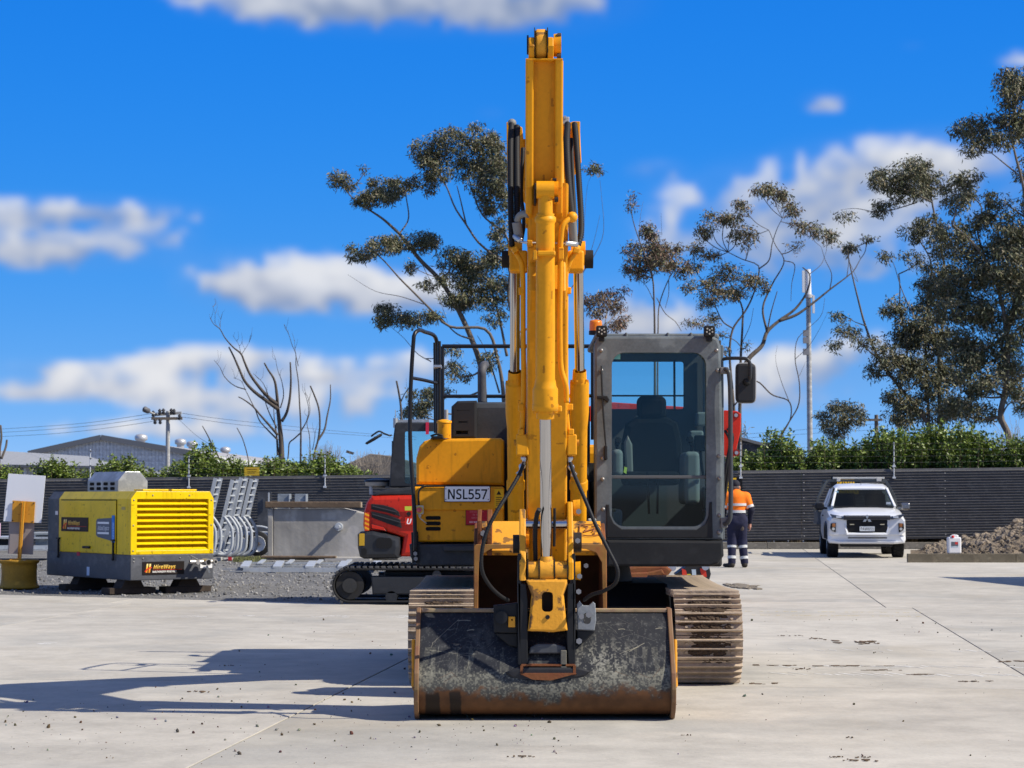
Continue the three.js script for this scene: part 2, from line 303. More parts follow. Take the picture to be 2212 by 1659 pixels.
{
  const ca = Math.cos(0.105), sa = Math.sin(0.105), O = [5.12, 26.6];
  const wd = ([a, b]) => [O[0] + a * ca + b * sa, O[1] - a * sa + b * ca];   // panel grid to [x, metres from the camera]
  const clip = (poly, f) => { const out = []; for (let i = 0; i < poly.length; i++) { const p = poly[i], q = poly[(i + 1) % poly.length], a = f(p), b = f(q); if (a >= 0) out.push(p); if (a * b < 0) { const t = a / (a - b); out.push([mix(p[0], q[0], t), mix(p[1], q[1], t)]); } } return out; };
  const slab = (poly, k) => {
    if (poly.length < 3) return;
    const g = extr(poly.map(([x, d]) => [x, d]), 0.1, 0.004).rotateX(-Math.PI / 2);   // lies down: the second coordinate runs away from the camera
    const o = part('concrete_panel', g, concreteMats[k % 3], yard);
    const uv = o.geometry.attributes.uv, du = hash(k, 3, 1) * 11, dv = hash(k, 5, 2) * 11;
    for (let i = 0; i < uv.count; i++) uv.setXY(i, uv.getX(i) + du, uv.getY(i) + dv);
  };
  const gap = 0.006, rows = [[-40, -22.4, 0], [-22.4, -11.4, 0], [-11.4, -0.0, 0], [0, 1.35, -0.33], [1.35, 13, -0.33], [13, 31, -0.33]];
  let k = 0;
  const seal = M(0.03, 0.028, 0.026, 0.9), strip = (a, b) => { const p = wd(a), q = wd(b); return bar(new V3(p[0], -0.012, -p[1]), new V3(q[0], -0.012, -q[1]), 0.011, 0.01); };
  for (let i = -1; i <= 1; i++) { part('joint_sealant', strip([i * 5.12, -22.3], [i * 5.12, -0.02]), seal, yard); if (i > -1) part('joint_sealant', strip([i * 5.12 - 0.33, 0.02], [i * 5.12 - 0.33, 30]), seal, yard); }
  part('joint_sealant', strip([-10, -11.4], [6, -11.4]), seal, yard); part('joint_sealant', strip([-6, 0], [6, 0]), seal, yard); part('joint_sealant', strip([-4, 1.35], [6, 1.35]), seal, yard);
  rows.forEach(([b0, b1, sh], ri) => {
    for (let i = -5; i < 5; i++) {
      const a0 = i * 5.12 + sh + gap, a1 = (i + 1) * 5.12 + sh - gap, jb = ri === 3 || ri === 2 ? 0.012 : gap;
      let poly = [[a0, b0 + jb], [a1, b0 + jb], [a1, b1 - jb], [a0, b1 - jb]].map(wd);
      poly = clip(poly, ([x, d]) => 57.2 - d);
      if (b1 > 0) {
        // on the left the concrete ends along a slanting line where the gravel begins
        slab(clip(clip(poly, ([x]) => 0.3 - x), ([x, d]) => 26.45 - 0.5 * x - d), k++);
        slab(clip(poly, ([x]) => x - 0.3), k++);
      } else slab(poly, k++);
    }
  });
}
// loose stones and crumbs of soil on the concrete
{
  const base = new THREE.IcosahedronGeometry(1, 0), p = base.attributes.position;
  for (let i = 0; i < p.count; i++) { const k = 0.75 + 0.4 * hash(Math.round(p.getX(i) * 50), Math.round(p.getY(i) * 50 + p.getZ(i) * 90), 2); p.setXYZ(i, p.getX(i) * k, p.getY(i) * k * 0.8, p.getZ(i) * k); }
  base.computeVertexNormals();
  const N = 620, im = new THREE.InstancedMesh(base, M(1, 1, 1, 0.95), N), m = new THREE.Matrix4(), q = new THREE.Quaternion();
  for (let i = 0; i < N; i++) {
    const left = rnd() < 0.5, d = left ? rr(10.6, 13.2) + Math.abs(gauss()) * 3 : rr(11, 24), x = left ? rr(-3.4, 0.4) : rr(-2.5, 6), r = (0.003 + 0.012 * Math.pow(rnd(), 5)) * (d > 17 ? 1.3 : 1);
    q.setFromEuler(new THREE.Euler(rr(0, 6), rr(0, 6), rr(0, 6)));
    m.compose(new V3(x, r * 0.5, -d), q, new V3(r * rr(0.8, 1.6), r * rr(0.7, 1.1), r)); im.setMatrixAt(i, m);
    const c = rnd() < 0.6 ? [0.09, 0.065, 0.045] : [0.2, 0.19, 0.18]; im.setColorAt(i, C(...c.map((v) => v * rr(0.7, 1.3))));
  }
  im.name = 'loose_stones'; im.userData = { kind: 'stuff', label: 'small stones and soil crumbs scattered over the concrete', category: 'stones' }; im.castShadow = im.receiveShadow = true; scene.add(im);
}
// smears of dried mud: thin, uneven crusts on the concrete
{
  const blob = (x, d, w, l, n, h) => {
    const pts = []; for (let i = 0; i < n; i++) { const a = i / n * Math.PI * 2, k = rr(0.45, 1.1); pts.push([x + Math.cos(a) * w * k, d + Math.sin(a) * l * k]); }
    return extr(pts, h, h * 0.4).rotateX(-Math.PI / 2).translate(0, h + 0.003, 0);
  };
  const g = [], at = (px, py) => { const d = 6258 / (py - 1076); return [(px - CX) / FOCAL * d, d]; };
  for (const [px, py, w, l] of [[1010, 1478, 0.05, 0.02], [490, 1376 + 60, 0.03, 0.02], [1845, 1384, 0.16, 0.13], [1885, 1388, 0.1, 0.08], [1760, 1378, 0.06, 0.05], [1700, 1372, 0.08, 0.04], [1830, 1437, 0.2, 0.02], [1920, 1446, 0.16, 0.02], [1690, 1436, 0.14, 0.025], [1730, 1443, 0.05, 0.04], [1980, 1455, 0.12, 0.02], [2100, 1470, 0.1, 0.03], [2190, 1427, 0.12, 0.06], [1650, 1475, 0.1, 0.02], [1845, 1638, 0.07, 0.03], [1860, 1632, 0.03, 0.02], [1800, 1632, 0.03, 0.015], [1480, 1585, 0.02, 0.01], [440, 1492, 0.05, 0.06], [1120, 1630, 0.05, 0.02], [1830, 1590, 0.02, 0.02]]) {
    const [x, d] = at(px, py);
    for (let i = 0; i < 9; i++) g.push(blob(x + gauss() * w * 1.6, d + gauss() * l * 1.6, w * rr(0.06, 0.4), l * rr(0.2, 0.6), 9, rr(0.002, 0.008)));
  }
  const o = part('mud', g, mud, setting('mud_smears')); o.name = 'mud';
  // a low ring of wet slurry beside the machine
  const s = setting('slurry_patch'), gs = [];
  for (let i = 0; i < 90; i++) gs.push(blob(...((a) => [a[0] + gauss() * 0.2, a[1] + gauss() * 0.8])(at(1600, 1266)), rr(0.02, 0.1), rr(0.05, 0.25), 10, rr(0.004, 0.02)));
  part('slurry', gs, M(0.2, 0.17, 0.13, 0.9, { bumpMap: lumpBump, bumpScale: 0.02 }), s);
}
// worn paint on the concrete: two faint yellow lines and chalky track prints
{
  const at = (px, py) => { const d = 6258 / (py - 1076); return [(px - CX) / FOCAL * d, d]; };
  const strip = (a, b, w) => { const [x0, d0] = at(...a), [x1, d1] = at(...b), g = []; const n = 46; for (let i = 0; i < n; i++) { if (rnd() < 0.45) continue; const t = i / n, u = t + rr(0.3, 0.95) / n, x = mix(x0, x1, t), d = mix(d0, d1, t); g.push(box((x1 - x0) * (u - t), 0.001, w * rr(0.5, 1), x + (x1 - x0) * (u - t) / 2, 0.0015, -d + rr(-0.1, 0.1) * w)); } return g; };
  const o = setting('line_marking');
  part('yellow_paint', [...strip([1606, 1319], [1990, 1322], 0.06), ...strip([1606, 1327], [2000, 1330], 0.06)], M(0.6, 0.5, 0.26, 0.8), o);
  const w = setting('track_prints'), g = [];
  for (const [y0, y1, x0, x1, n] of [[1437, 1438, 1670, 2212, 34], [1453, 1456, 1680, 2212, 30], [1400, 1406, 1620, 2212, 20]]) for (let i = 0; i < n; i++) { if (rnd() < 0.25) continue; const [x, d] = at(mix(x0, x1, i / n) + rr(-3, 3), mix(y0, y1, i / n) + rr(-1.5, 1.5)); g.push(box(rr(0.012, 0.03), 0.001, rr(0.1, 0.28), 0, 0, 0).rotateY(rr(0.2, 0.7)).translate(x, 0.0012, -d)); }
  for (const [px, py] of [[195, 1330], [545, 1330], [700, 1330], [735, 1330], [870, 1330], [850, 1332], [420, 1331], [100, 1388]]) for (let i = 0; i < 5; i++) { const [x, d] = at(px + rr(-20, 20), py + rr(-2, 2)); g.push(box(rr(0.06, 0.14), 0.001, rr(0.02, 0.06), x, 0.0012, -d)); }
  part('chalk_mark', g, M(0.6, 0.59, 0.56, 0.9), w);
}

// pebbles on the gravel apron
{
  const base = new THREE.IcosahedronGeometry(1, 0), N = 5200, im = new THREE.InstancedMesh(base, M(1, 1, 1, 0.95), N), m = new THREE.Matrix4(), q = new THREE.Quaternion();
  for (let i = 0; i < N; i++) {
    const d = rr(27.6, 46), x = rr(-0.25, 0.01) * d, r = 0.008 + 0.022 * Math.pow(rnd(), 3); q.setFromEuler(new THREE.Euler(rr(0, 6), rr(0, 6), rr(0, 6)));
    const onPad = d < 26.9 - 0.5 * x + 0.2; m.compose(new V3(x, onPad ? -0.5 : -0.012 + r * 0.3, -d), q, new V3(r * rr(0.8, 1.5), r * 0.7, r)); im.setMatrixAt(i, m); const s = rr(0.1, 0.34); im.setColorAt(i, C(s, s * 0.97, s * 0.92));
  }
  im.name = 'gravel_pebbles'; im.userData = { kind: 'stuff', label: 'loose pebbles on the gravel apron', category: 'gravel' }; im.castShadow = im.receiveShadow = true; scene.add(im);
}
// ---------- fence, hedge, far buildings, poles ----------
const FD = 58, fenceTop = (x) => mix(1.88, 2.21, (x + 14.35) / 28.7);   // the fence top climbs gently to the right
const fenceMat = M(0.17, 0.166, 0.168, 0.7, { map: dullTex }), fenceScrew = M(0.6, 0.6, 0.6, 0.4);
{
  const f = thing('corrugated_fence', 'long black corrugated iron fence running across the back of the yard', 'fence', [0, 0, -FD]);
  const sheetG = (x0, x1, y0, y1) => {   // one sheet: deep ledges, profile shaped to stripe it with sun and shade
    const n = Math.round((y1 - y0) / 0.0765), rows = [];
    for (let i = 0; i <= n * 5; i++) { const k = i % 5, t = Math.floor(i / 5) + [0, 0.68, 0.7, 0.73, 1][k], w = [0, 0, 0.06, 0.06, 0][k]; rows.push([[x0, y0 + t * 0.0765 + fenceTop(x0), w], [x1, y0 + t * 0.0765 + fenceTop(x1), w]].map(([x, y, z]) => [x, y, z - FD])); }
    return creased(loft(rows, false, false), 0.35);
  };
  const xs = [-20.5, -15.2, -10.2, -5.1, -0.2, 2.4, 6.3, 8.1, 12.05, 16.4, 20];
  for (let i = 0; i < xs.length - 1; i++) for (const [a, b] of [[-1.91, -1.22], [-1.225, -0.535], [-0.54, 0]]) {
    const o = part('iron_sheet', sheetG(xs[i] + 0.004, xs[i + 1] + (i % 2 ? 0.03 : -0.004), a, b).translate(0, 0, i % 2 ? 0.004 : 0), fenceMat, f);
    if (a === -1.91 && xs[i] > 5) { const sg = []; for (let k = 0; k < 9; k++) sg.push(sph(new V3(xs[i] + 0.06, fenceTop(xs[i]) - 1.8 + k * 0.214, -FD + 0.062), 0.012, 6)); each('screw', sg, fenceScrew, o); }
  }
  part('capping', [[-20.5, -0.2], [-0.2, 20]].map(([a, b]) => bar(new V3(a, fenceTop(a) + 0.02, -FD - 0.01), new V3(b, fenceTop(b) + 0.02, -FD - 0.01), 0.06, 0.06)), fenceMat, f);
  for (let i = -5; i <= 5; i++) part('post', box(0.1, 2.2, 0.1, i * 3.6, 1.0 + i * 0.04, -FD - 0.08), fenceMat, f);
  const edging = M(0.3, 0.27, 0.22, 0.9, { map: dullTex });
  const k = thing('concrete_edging', 'low weathered edging along the foot of the black fence', 'edging', [10, 0, -FD]);
  for (const [a, b] of [[4.5, 7.1], [7.11, 9.4], [9.41, 12], [12.01, 15], [15.01, 20]]) part('edging_block', box(b - a, 0.17, 0.12, (a + b) / 2, 0.085, -FD + 0.12, 0.01), edging, k);
  // thin wire posts bolted to the top of the fence
  const posts = [[195, 970, 1062], [408, 985, 1055], [702, 985, 1054], [1600, 955, 1034], [1931, 955, 1034]], wm = M(0.6, 0.62, 0.64, 0.5, { metalness: 0.3 });
  const wireM = M(0.2, 0.2, 0.2, 0.5, { metalness: 0.4 }), names = ['behind the compressor at far left', 'above the compressor louvres', 'left of the red excavator', 'right of the cab mirror', 'above the white utility vehicle'];
  posts.forEach(([x, y0, y1], i) => { const a = P(x, y1, FD - 0.06), b = P(x, y0, FD - 0.06), o = thing('wire_post', 'thin pale wire post on the black fence, ' + names[i], 'post', [a.x, 0, a.z], 'wire posts on the fence'); part('rod', cyl(a, b, 0.017, 0.014, 8), wm, o); part('bracket', box(0.09, 0.05, 0.05, a.x, a.y + 0.03, a.z + 0.02), wm, o); part('bracket', box(0.09, 0.05, 0.05, a.x, a.y + 0.35, a.z + 0.02), wm, o); for (let k = 0; k < 4; k++) part('insulator', box(0.05, 0.03, 0.05, a.x, mix(b.y, a.y, 0.05 + k * 0.17), a.z + 0.03), M(0.1, 0.1, 0.1, 0.5), o); });
  for (let k = 0; k < 4; k++) { const t = 0.05 + k * 0.17, l = thing('fence_wire', ['topmost', 'second', 'third', 'lowest'][k] + ' thin wire strung above the black fence', 'wire', [0, 2.2, -FD], 'wires above the fence'); part('strand', [[0, 1], [1, 2], [2, 3], [3, 4]].map(([i, j]) => cyl(P(posts[i][0], mix(posts[i][1], posts[i][2], t), FD - 0.02), P(posts[j][0], mix(posts[j][1], posts[j][2], t), FD - 0.02), 0.0018, 0.0018, 4)), wireM, l); const e = P(1931, mix(955, 1034, t), FD - 0.02), q = P(2260, mix(950, 1030, t), FD - 0.02); part('strand', cyl(e, q, 0.0018, 0.0018, 4), wireM, l); }
  // PILOT VEHICLE boards on the fence
  const pv = print(0.8, 0.52, 400, (x, w, h) => { x.fillStyle = '#0c0c0c'; x.fillRect(0, 0, w, h); x.fillStyle = '#e8b820'; x.fillRect(w * 0.2, h * 0.06, w * 0.6, h * 0.4); x.fillRect(w * 0.06, h * 0.52, w * 0.88, h * 0.4); x.fillStyle = '#111'; x.textAlign = 'center'; x.textBaseline = 'middle'; x.font = `bold ${h * 0.33}px sans-serif`; x.fillText('PILOT', w / 2, h * 0.27, w * 0.56); x.fillText('VEHICLE', w / 2, h * 0.73, w * 0.82); });
  for (const [px, l] of [[1572, 'behind the worker in orange'], [1827, 'behind the white vehicle roof']]) { const p = P(px, 1050, FD - 0.05), o = thing('parking_sign', 'black and yellow PILOT VEHICLE board on the fence ' + l, 'sign', [p.x, p.y - 0.26, p.z], 'pilot vehicle signs'); part('board', sheet(0.8, 0.52, 0.01, [p.x, p.y, p.z + 0.015]), pv, o, { keep: true }); each('screw', [-0.36, 0.36].map((q) => sph(new V3(p.x + q, p.y + 0.22, p.z + 0.022), 0.008, 6)), fenceScrew, o); }
  const yp = P(544, 1018, FD + 0.02), ys = thing('warning_sign', 'small yellow warning sign above the fence behind the ladder frames', 'sign', [yp.x, yp.y, yp.z]);
  part('board', sheet(0.42, 0.24, 0.01, [yp.x, yp.y, yp.z]), print(0.42, 0.24, 128, (x, w, h) => { x.fillStyle = '#c8a428'; x.fillRect(0, 0, w, h); x.fillStyle = '#6b5416'; x.fillRect(w * 0.15, h * 0.25, w * 0.7, h * 0.1); x.fillRect(w * 0.2, h * 0.5, w * 0.6, h * 0.08); x.fillRect(w * 0.2, h * 0.68, w * 0.5, h * 0.08); }), ys, { keep: true });
  part('bracket', box(0.03, 0.3, 0.02, yp.x, yp.y - 0.12, yp.z - 0.02), wm, ys);
}
// hedge shrubs: each with a stem and many small broad leaves
const leafMat = (rough = 0.55) => new THREE.MeshPhysicalMaterial({ color: 0xffffff, vertexColors: true, roughness: rough, transmission: 0.12, thickness: 0, side: THREE.DoubleSide });
function leaves(list) {   // list of [centre, along, across, length, width, colour]: one folded leaf each
  const n = list.length, pos = new Float32Array(n * 12), col = new Float32Array(n * 12), nor = new Float32Array(n * 12), idx = new Uint32Array(n * 6), t = new V3(), m = new V3();
  list.forEach(([c, a, b, l, w, k], i) => {
    m.crossVectors(a, b).normalize();
    const put = (j, x, y, z) => { t.copy(c).addScaledVector(a, x).addScaledVector(b, y).addScaledVector(m, z); t.toArray(pos, i * 12 + j * 3); m.toArray(nor, i * 12 + j * 3); col[i * 12 + j * 3] = k[0]; col[i * 12 + j * 3 + 1] = k[1]; col[i * 12 + j * 3 + 2] = k[2]; };
    put(0, 0, 0, 0); put(1, l * 0.45, w * 0.5, w * 0.12); put(2, l, 0, -l * 0.08); put(3, l * 0.45, -w * 0.5, w * 0.12);
    idx.set([0, 2, 1, 0, 3, 2].map((q) => q + i * 4), i * 6);
  });
  const g = new THREE.BufferGeometry(); g.setAttribute('position', new THREE.BufferAttribute(pos, 3)); g.setAttribute('normal', new THREE.BufferAttribute(nor, 3)); g.setAttribute('color', new THREE.BufferAttribute(col, 3)); g.setIndex(new THREE.BufferAttribute(idx, 1));
  return g;
}
const unit = () => { const z = rr(-1, 1), a = rr(0, 6.283), r = Math.sqrt(1 - z * z); return new V3(r * Math.cos(a), r * Math.sin(a), z); };
{
  const lm = leafMat(0.5), bark = M(0.12, 0.09, 0.06, 0.9);
  const variants = [];
  for (let v = 0; v < 5; v++) {
    const list = [], stems = [], H = 3.0, shoots = [];
    for (let i = 0; i < 44; i++) { const x = gauss() * 0.46, z = gauss() * 0.36; shoots.push([x, z, H * (1.1 - 0.22 * Math.abs(gauss()) - 0.12 * Math.hypot(x, z)) * rr(0.84, 1.0)]); }
    for (const [x, z, h] of shoots) {
      stems.push(tube([new V3(x * 0.3, 0, z * 0.3), new V3(x * 0.8, h * 0.5, z * 0.8), new V3(x, h, z)], (t) => mix(0.018, 0.004, t), 5, 4));
      const n = 135;
      for (let k = 0; k < n; k++) {
        const t = mix(0.45, 1.0, Math.pow(k / n, 1.15)), y = h * t, sp = 0.23 * (1.08 - t * 0.75), bx = mix(x * 0.3, x, t), bz = mix(z * 0.3, z, t);
        const c = new V3(bx + gauss() * sp, y + gauss() * 0.06, bz + gauss() * sp), a = unit(); a.y = a.y * 0.6 + 0.45; a.x += (c.x - bx) * 2; a.z += (c.z - bz) * 2; a.normalize();
        const b = unit().cross(a).normalize(), young = t > 0.86 ? 1.7 : 1, s = rr(0.6, 1.35) * young;
        list.push([c, a, b, rr(0.07, 0.12), rr(0.04, 0.062), [0.068 * s * (young > 1 ? 1.3 : 1), 0.125 * s, 0.013 * s]]);
      }
    }
    variants.push({ crown: leaves(list), stem: mergeG(stems) });
  }
  let n = 0;
  const shrub = (px, topY, d, side) => {
    const p = P(px, topY, d), h = p.y, o = thing('hedge_shrub', side ? 'bright green broadleaf hedge shrub behind the fence right of the cab' : 'bright green broadleaf hedge shrub behind the fence on the left half', 'shrub', [p.x, 0, p.z], side ? 'hedge shrubs right of the cab' : 'hedge shrubs on the left half', rr(0, 6.28), true);
    const v = variants[n++ % 5]; o.scale.set(rr(1.0, 1.25), h / 2.95, rr(1.0, 1.2));
    part('crown', v.crown, lm, o, { keep: true }); part('stem', v.stem, bark, o, { keep: true });
  };
  // the same few leaf meshes are shared between the shrubs
  const right = [[1600, 985], [1632, 975], [1660, 985], [1690, 935], [1720, 970], [1750, 972], [1782, 955], [1812, 968], [1840, 950], [1872, 962], [1900, 932], [1930, 928], [1962, 940], [1990, 930], [2020, 922], [2052, 938], [2085, 925], [2115, 935], [2150, 948], [2180, 955], [2212, 950], [2245, 945]];
  for (const [x, y] of right) { shrub(x + rr(-4, 4), y, 59.6 + rr(-0.2, 0.5), 1); if (rnd() < 0.6) shrub(x + 16, y + rr(6, 18), 60.4, 1); }
  const left = [[8, 1000], [30, 1005], [112, 985], [128, 982], [160, 998], [195, 1010], [235, 985], [258, 975], [285, 988], [340, 998], [372, 1000], [405, 985], [434, 948], [455, 985], [476, 975], [505, 982], [530, 985], [555, 1000], [580, 985], [605, 980], [630, 988], [660, 990], [690, 972], [715, 982], [745, 992], [770, 1002]];
  for (const [x, y] of left) { shrub(x, y + 14, 59.6 + rr(-0.2, 0.5), 0); if (x > 560 && rnd() < 0.4) shrub(x + 12, y + rr(18, 28), 60.4, 0); }
}
// the long shed on the left, in ribbed sheet
{
  const wallM = M(0.86, 0.86, 0.86, 0.5, { map: dullTex }), roofM = M(0.5, 0.49, 0.48, 0.6, { map: dullTex }), trim = M(0.12, 0.13, 0.15, 0.6);
  const d = 180, a = P(80, 976, d), pk = P(220, 945, d), b = P(412, 978, d), L = 100, dx = 3.3;
  const o = thing('long_shed', 'long grey ribbed steel shed with a shallow gable roof beyond the hedge', 'shed', [pk.x, 0, -d]);
  const n = 44;
  for (let i = 0; i < n; i++) { const x0 = mix(a.x, b.x, i / n), x1 = mix(a.x, b.x, (i + 0.72) / n), top = (x) => (x < pk.x ? mix(a.y, pk.y, (x - a.x) / (pk.x - a.x)) : mix(pk.y, b.y, (x - pk.x) / (b.x - pk.x))) - 0.1; part('wall_panel', extr([[x0, 1.9], [x1, 1.9], [x1, top(x1)], [x0, top(x0)]], 0.12).translate(0, 0, -d), wallM, o); }
  part('wall', extr([[a.x, 0], [b.x, 0], [b.x, b.y - 0.12], [pk.x, pk.y - 0.12], [a.x, a.y - 0.12]], 0.15).translate(0, 0, -d - 0.06), wallM, o);
  part('base_wall', box(b.x - a.x + 0.1, 1.9, 0.12, (a.x + b.x) / 2, 0.95, -d + 0.06), M(0.6, 0.6, 0.58, 0.8), o);
  const roofSide = (e, f) => { const g = loft([[[e.x, e.y, -d + 0.4], [e.x + dx, e.y, -d - L]], [[f.x, f.y, -d + 0.4], [f.x + dx, f.y, -d - L]]].map((r) => [...r, ...r.map(([x, y, z]) => [x, y - 0.15, z]).reverse()]), true, true); g.computeVertexNormals(); return g; };
  const ov = (p, q, k) => p.clone().addScaledVector(p.clone().sub(q).normalize(), k);
  const rf = part('roof', [roofSide(ov(a, pk, 0.6), pk), roofSide(pk, ov(b, pk, 0.6))].map((g) => creased(g, 0.4)), roofM, o);
  part('barge_board', [bar(ov(a, pk, 0.7).setZ(-d + 0.45), pk.clone().setZ(-d + 0.45), 0.08, 0.45), bar(pk.clone().setZ(-d + 0.45), ov(b, pk, 0.7).setZ(-d + 0.45), 0.08, 0.45)], trim, rf);
  part('side_wall', box(0.2, b.y, L, b.x + 1.6, b.y / 2 - 0.2, -d - L / 2).rotateY(0), wallM, o);
  [[305, 946, 0.22], [390, 955, 0.45], [415, 960, 0.5], [487, 972, 0.7]].forEach(([px, py, t]) => { const q = P(px, py, d + L * t), r = 0.62; part('roof_vent', [lathe(new V3(q.x, q.y - 1.0, q.z), new V3(q.x, q.y + 0.42, q.z), [[0, 0.4], [0.5, 0.4], [0.55, 0.58], [0.65, r], [0.82, r], [0.93, 0.45], [1, 0]], 14)], M(0.5, 0.5, 0.5, 0.4, { metalness: 0.4 }), o); });
}
// the low pale house at the left edge
{
  const d = 120, o = thing('low_house', 'low pale house with a grey metal roof at the left edge', 'house', [-30, 0, -d]), wm = M(0.66, 0.66, 0.63, 0.8), rm = M(0.4, 0.41, 0.42, 0.6, { map: dullTex });
  const a = P(-60, 1002, d), b = P(250, 1002, d), c = P(54, 1000, d);
  part('wall', box(b.x - c.x, 3.3, 0.2, (b.x + c.x) / 2, 1.65, -d), wm, o);
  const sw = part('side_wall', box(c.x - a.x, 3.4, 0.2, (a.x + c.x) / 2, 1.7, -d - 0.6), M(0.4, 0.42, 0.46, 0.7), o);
  for (let i = 0; i < 7; i++) part('cladding_rib', box(0.09, 3.3, 0.1, mix(a.x, c.x, 0.35 + i * 0.09), 1.65, -d - 0.45), wm, sw);
  const ridge = P(0, 968, d + 8), r2 = P(120, 985, d + 8);
  const g = loft([[[a.x, 3.35, -d + 0.7], [b.x + 0.6, 3.2, -d + 0.7], [b.x + 0.6, 3.05, -d + 0.7], [a.x, 3.2, -d + 0.7]], [[a.x - 3, ridge.y, -d - 8], [r2.x + 2, ridge.y - 0.5, -d - 8], [r2.x + 2, ridge.y - 0.65, -d - 8], [a.x - 3, ridge.y - 0.15, -d - 8]]]);
  part('roof', creased(g, 0.4), rm, o);
  part('gutter', [bar(new V3(a.x, 3.3, -d + 0.76), new V3(b.x + 0.6, 3.15, -d + 0.76), 0.14, 0.14)], M(0.1, 0.11, 0.13, 0.5), o);
  part('downpipe', cyl(new V3(c.x + 0.1, 0, -d + 0.35), new V3(c.x + 0.1, 3.2, -d + 0.35), 0.1, 0.1, 8), wm, o);
  const w0 = P(70, 1009, d - 0.12), w1 = P(88, 1028, d - 0.12), w = part('window', [box(w1.x - w0.x + 0.2, 0.12, 0.1, (w0.x + w1.x) / 2, w0.y, w0.z), box(0.08, w0.y - w1.y, 0.1, w0.x, (w0.y + w1.y) / 2, w0.z), box(0.08, w0.y - w1.y, 0.1, w1.x, (w0.y + w1.y) / 2, w0.z), box(0.08, w0.y - w1.y, 0.1, (w0.x + w1.x) / 2, (w0.y + w1.y) / 2, w0.z)], wm, o);
  part('pane', box(w1.x - w0.x, w0.y - w1.y, 0.03, (w0.x + w1.x) / 2, (w0.y + w1.y) / 2, w0.z), M(0.12, 0.15, 0.19, 0.1), w);
}
// a weathered roof among dry bushes behind the red excavator, and one right of the cab
{
  const rm = M(0.24, 0.21, 0.18, 0.9, { map: dullTex });
  const hip = (name, label, cat, pts, d, depth, m) => { const o = thing(name, label, cat, [P(pts[0][0], 1076, d).x, 0, -d]); const q = pts.map(([x, y]) => P(x, y, d)); part('roof', extr([...q.map((p) => [p.x, p.y]), [q[q.length - 1].x, 0.5], [q[0].x, 0.5]], depth, 0.05).translate(0, 0, -d), m, o); return o; };
  const o = hip('brown_house', 'brown weathered house roof beyond the fence, left of the red excavator cab', 'house', [[735, 1008], [800, 980], [850, 985], [900, 1000]], 95, 9, rm);
  const c = P(748, 975, 94), c2 = P(764, 980, 94); part('chimney', bar(c, c2, 0.12, 0.12), M(0.1, 0.09, 0.08, 0.9), o);
  const q = hip('dark_house', 'dark low house roof showing over the hedge right of the cab', 'house', [[1590, 946], [1616, 948], [1668, 966], [1720, 985]], 88, 8, M(0.09, 0.09, 0.1, 0.8, { map: dullTex }));
  part('ridge_cap', bar(P(1592, 945, 87.9), P(1668, 965, 87.9), 0.14, 0.12), M(0.16, 0.16, 0.17, 0.7), q);
}
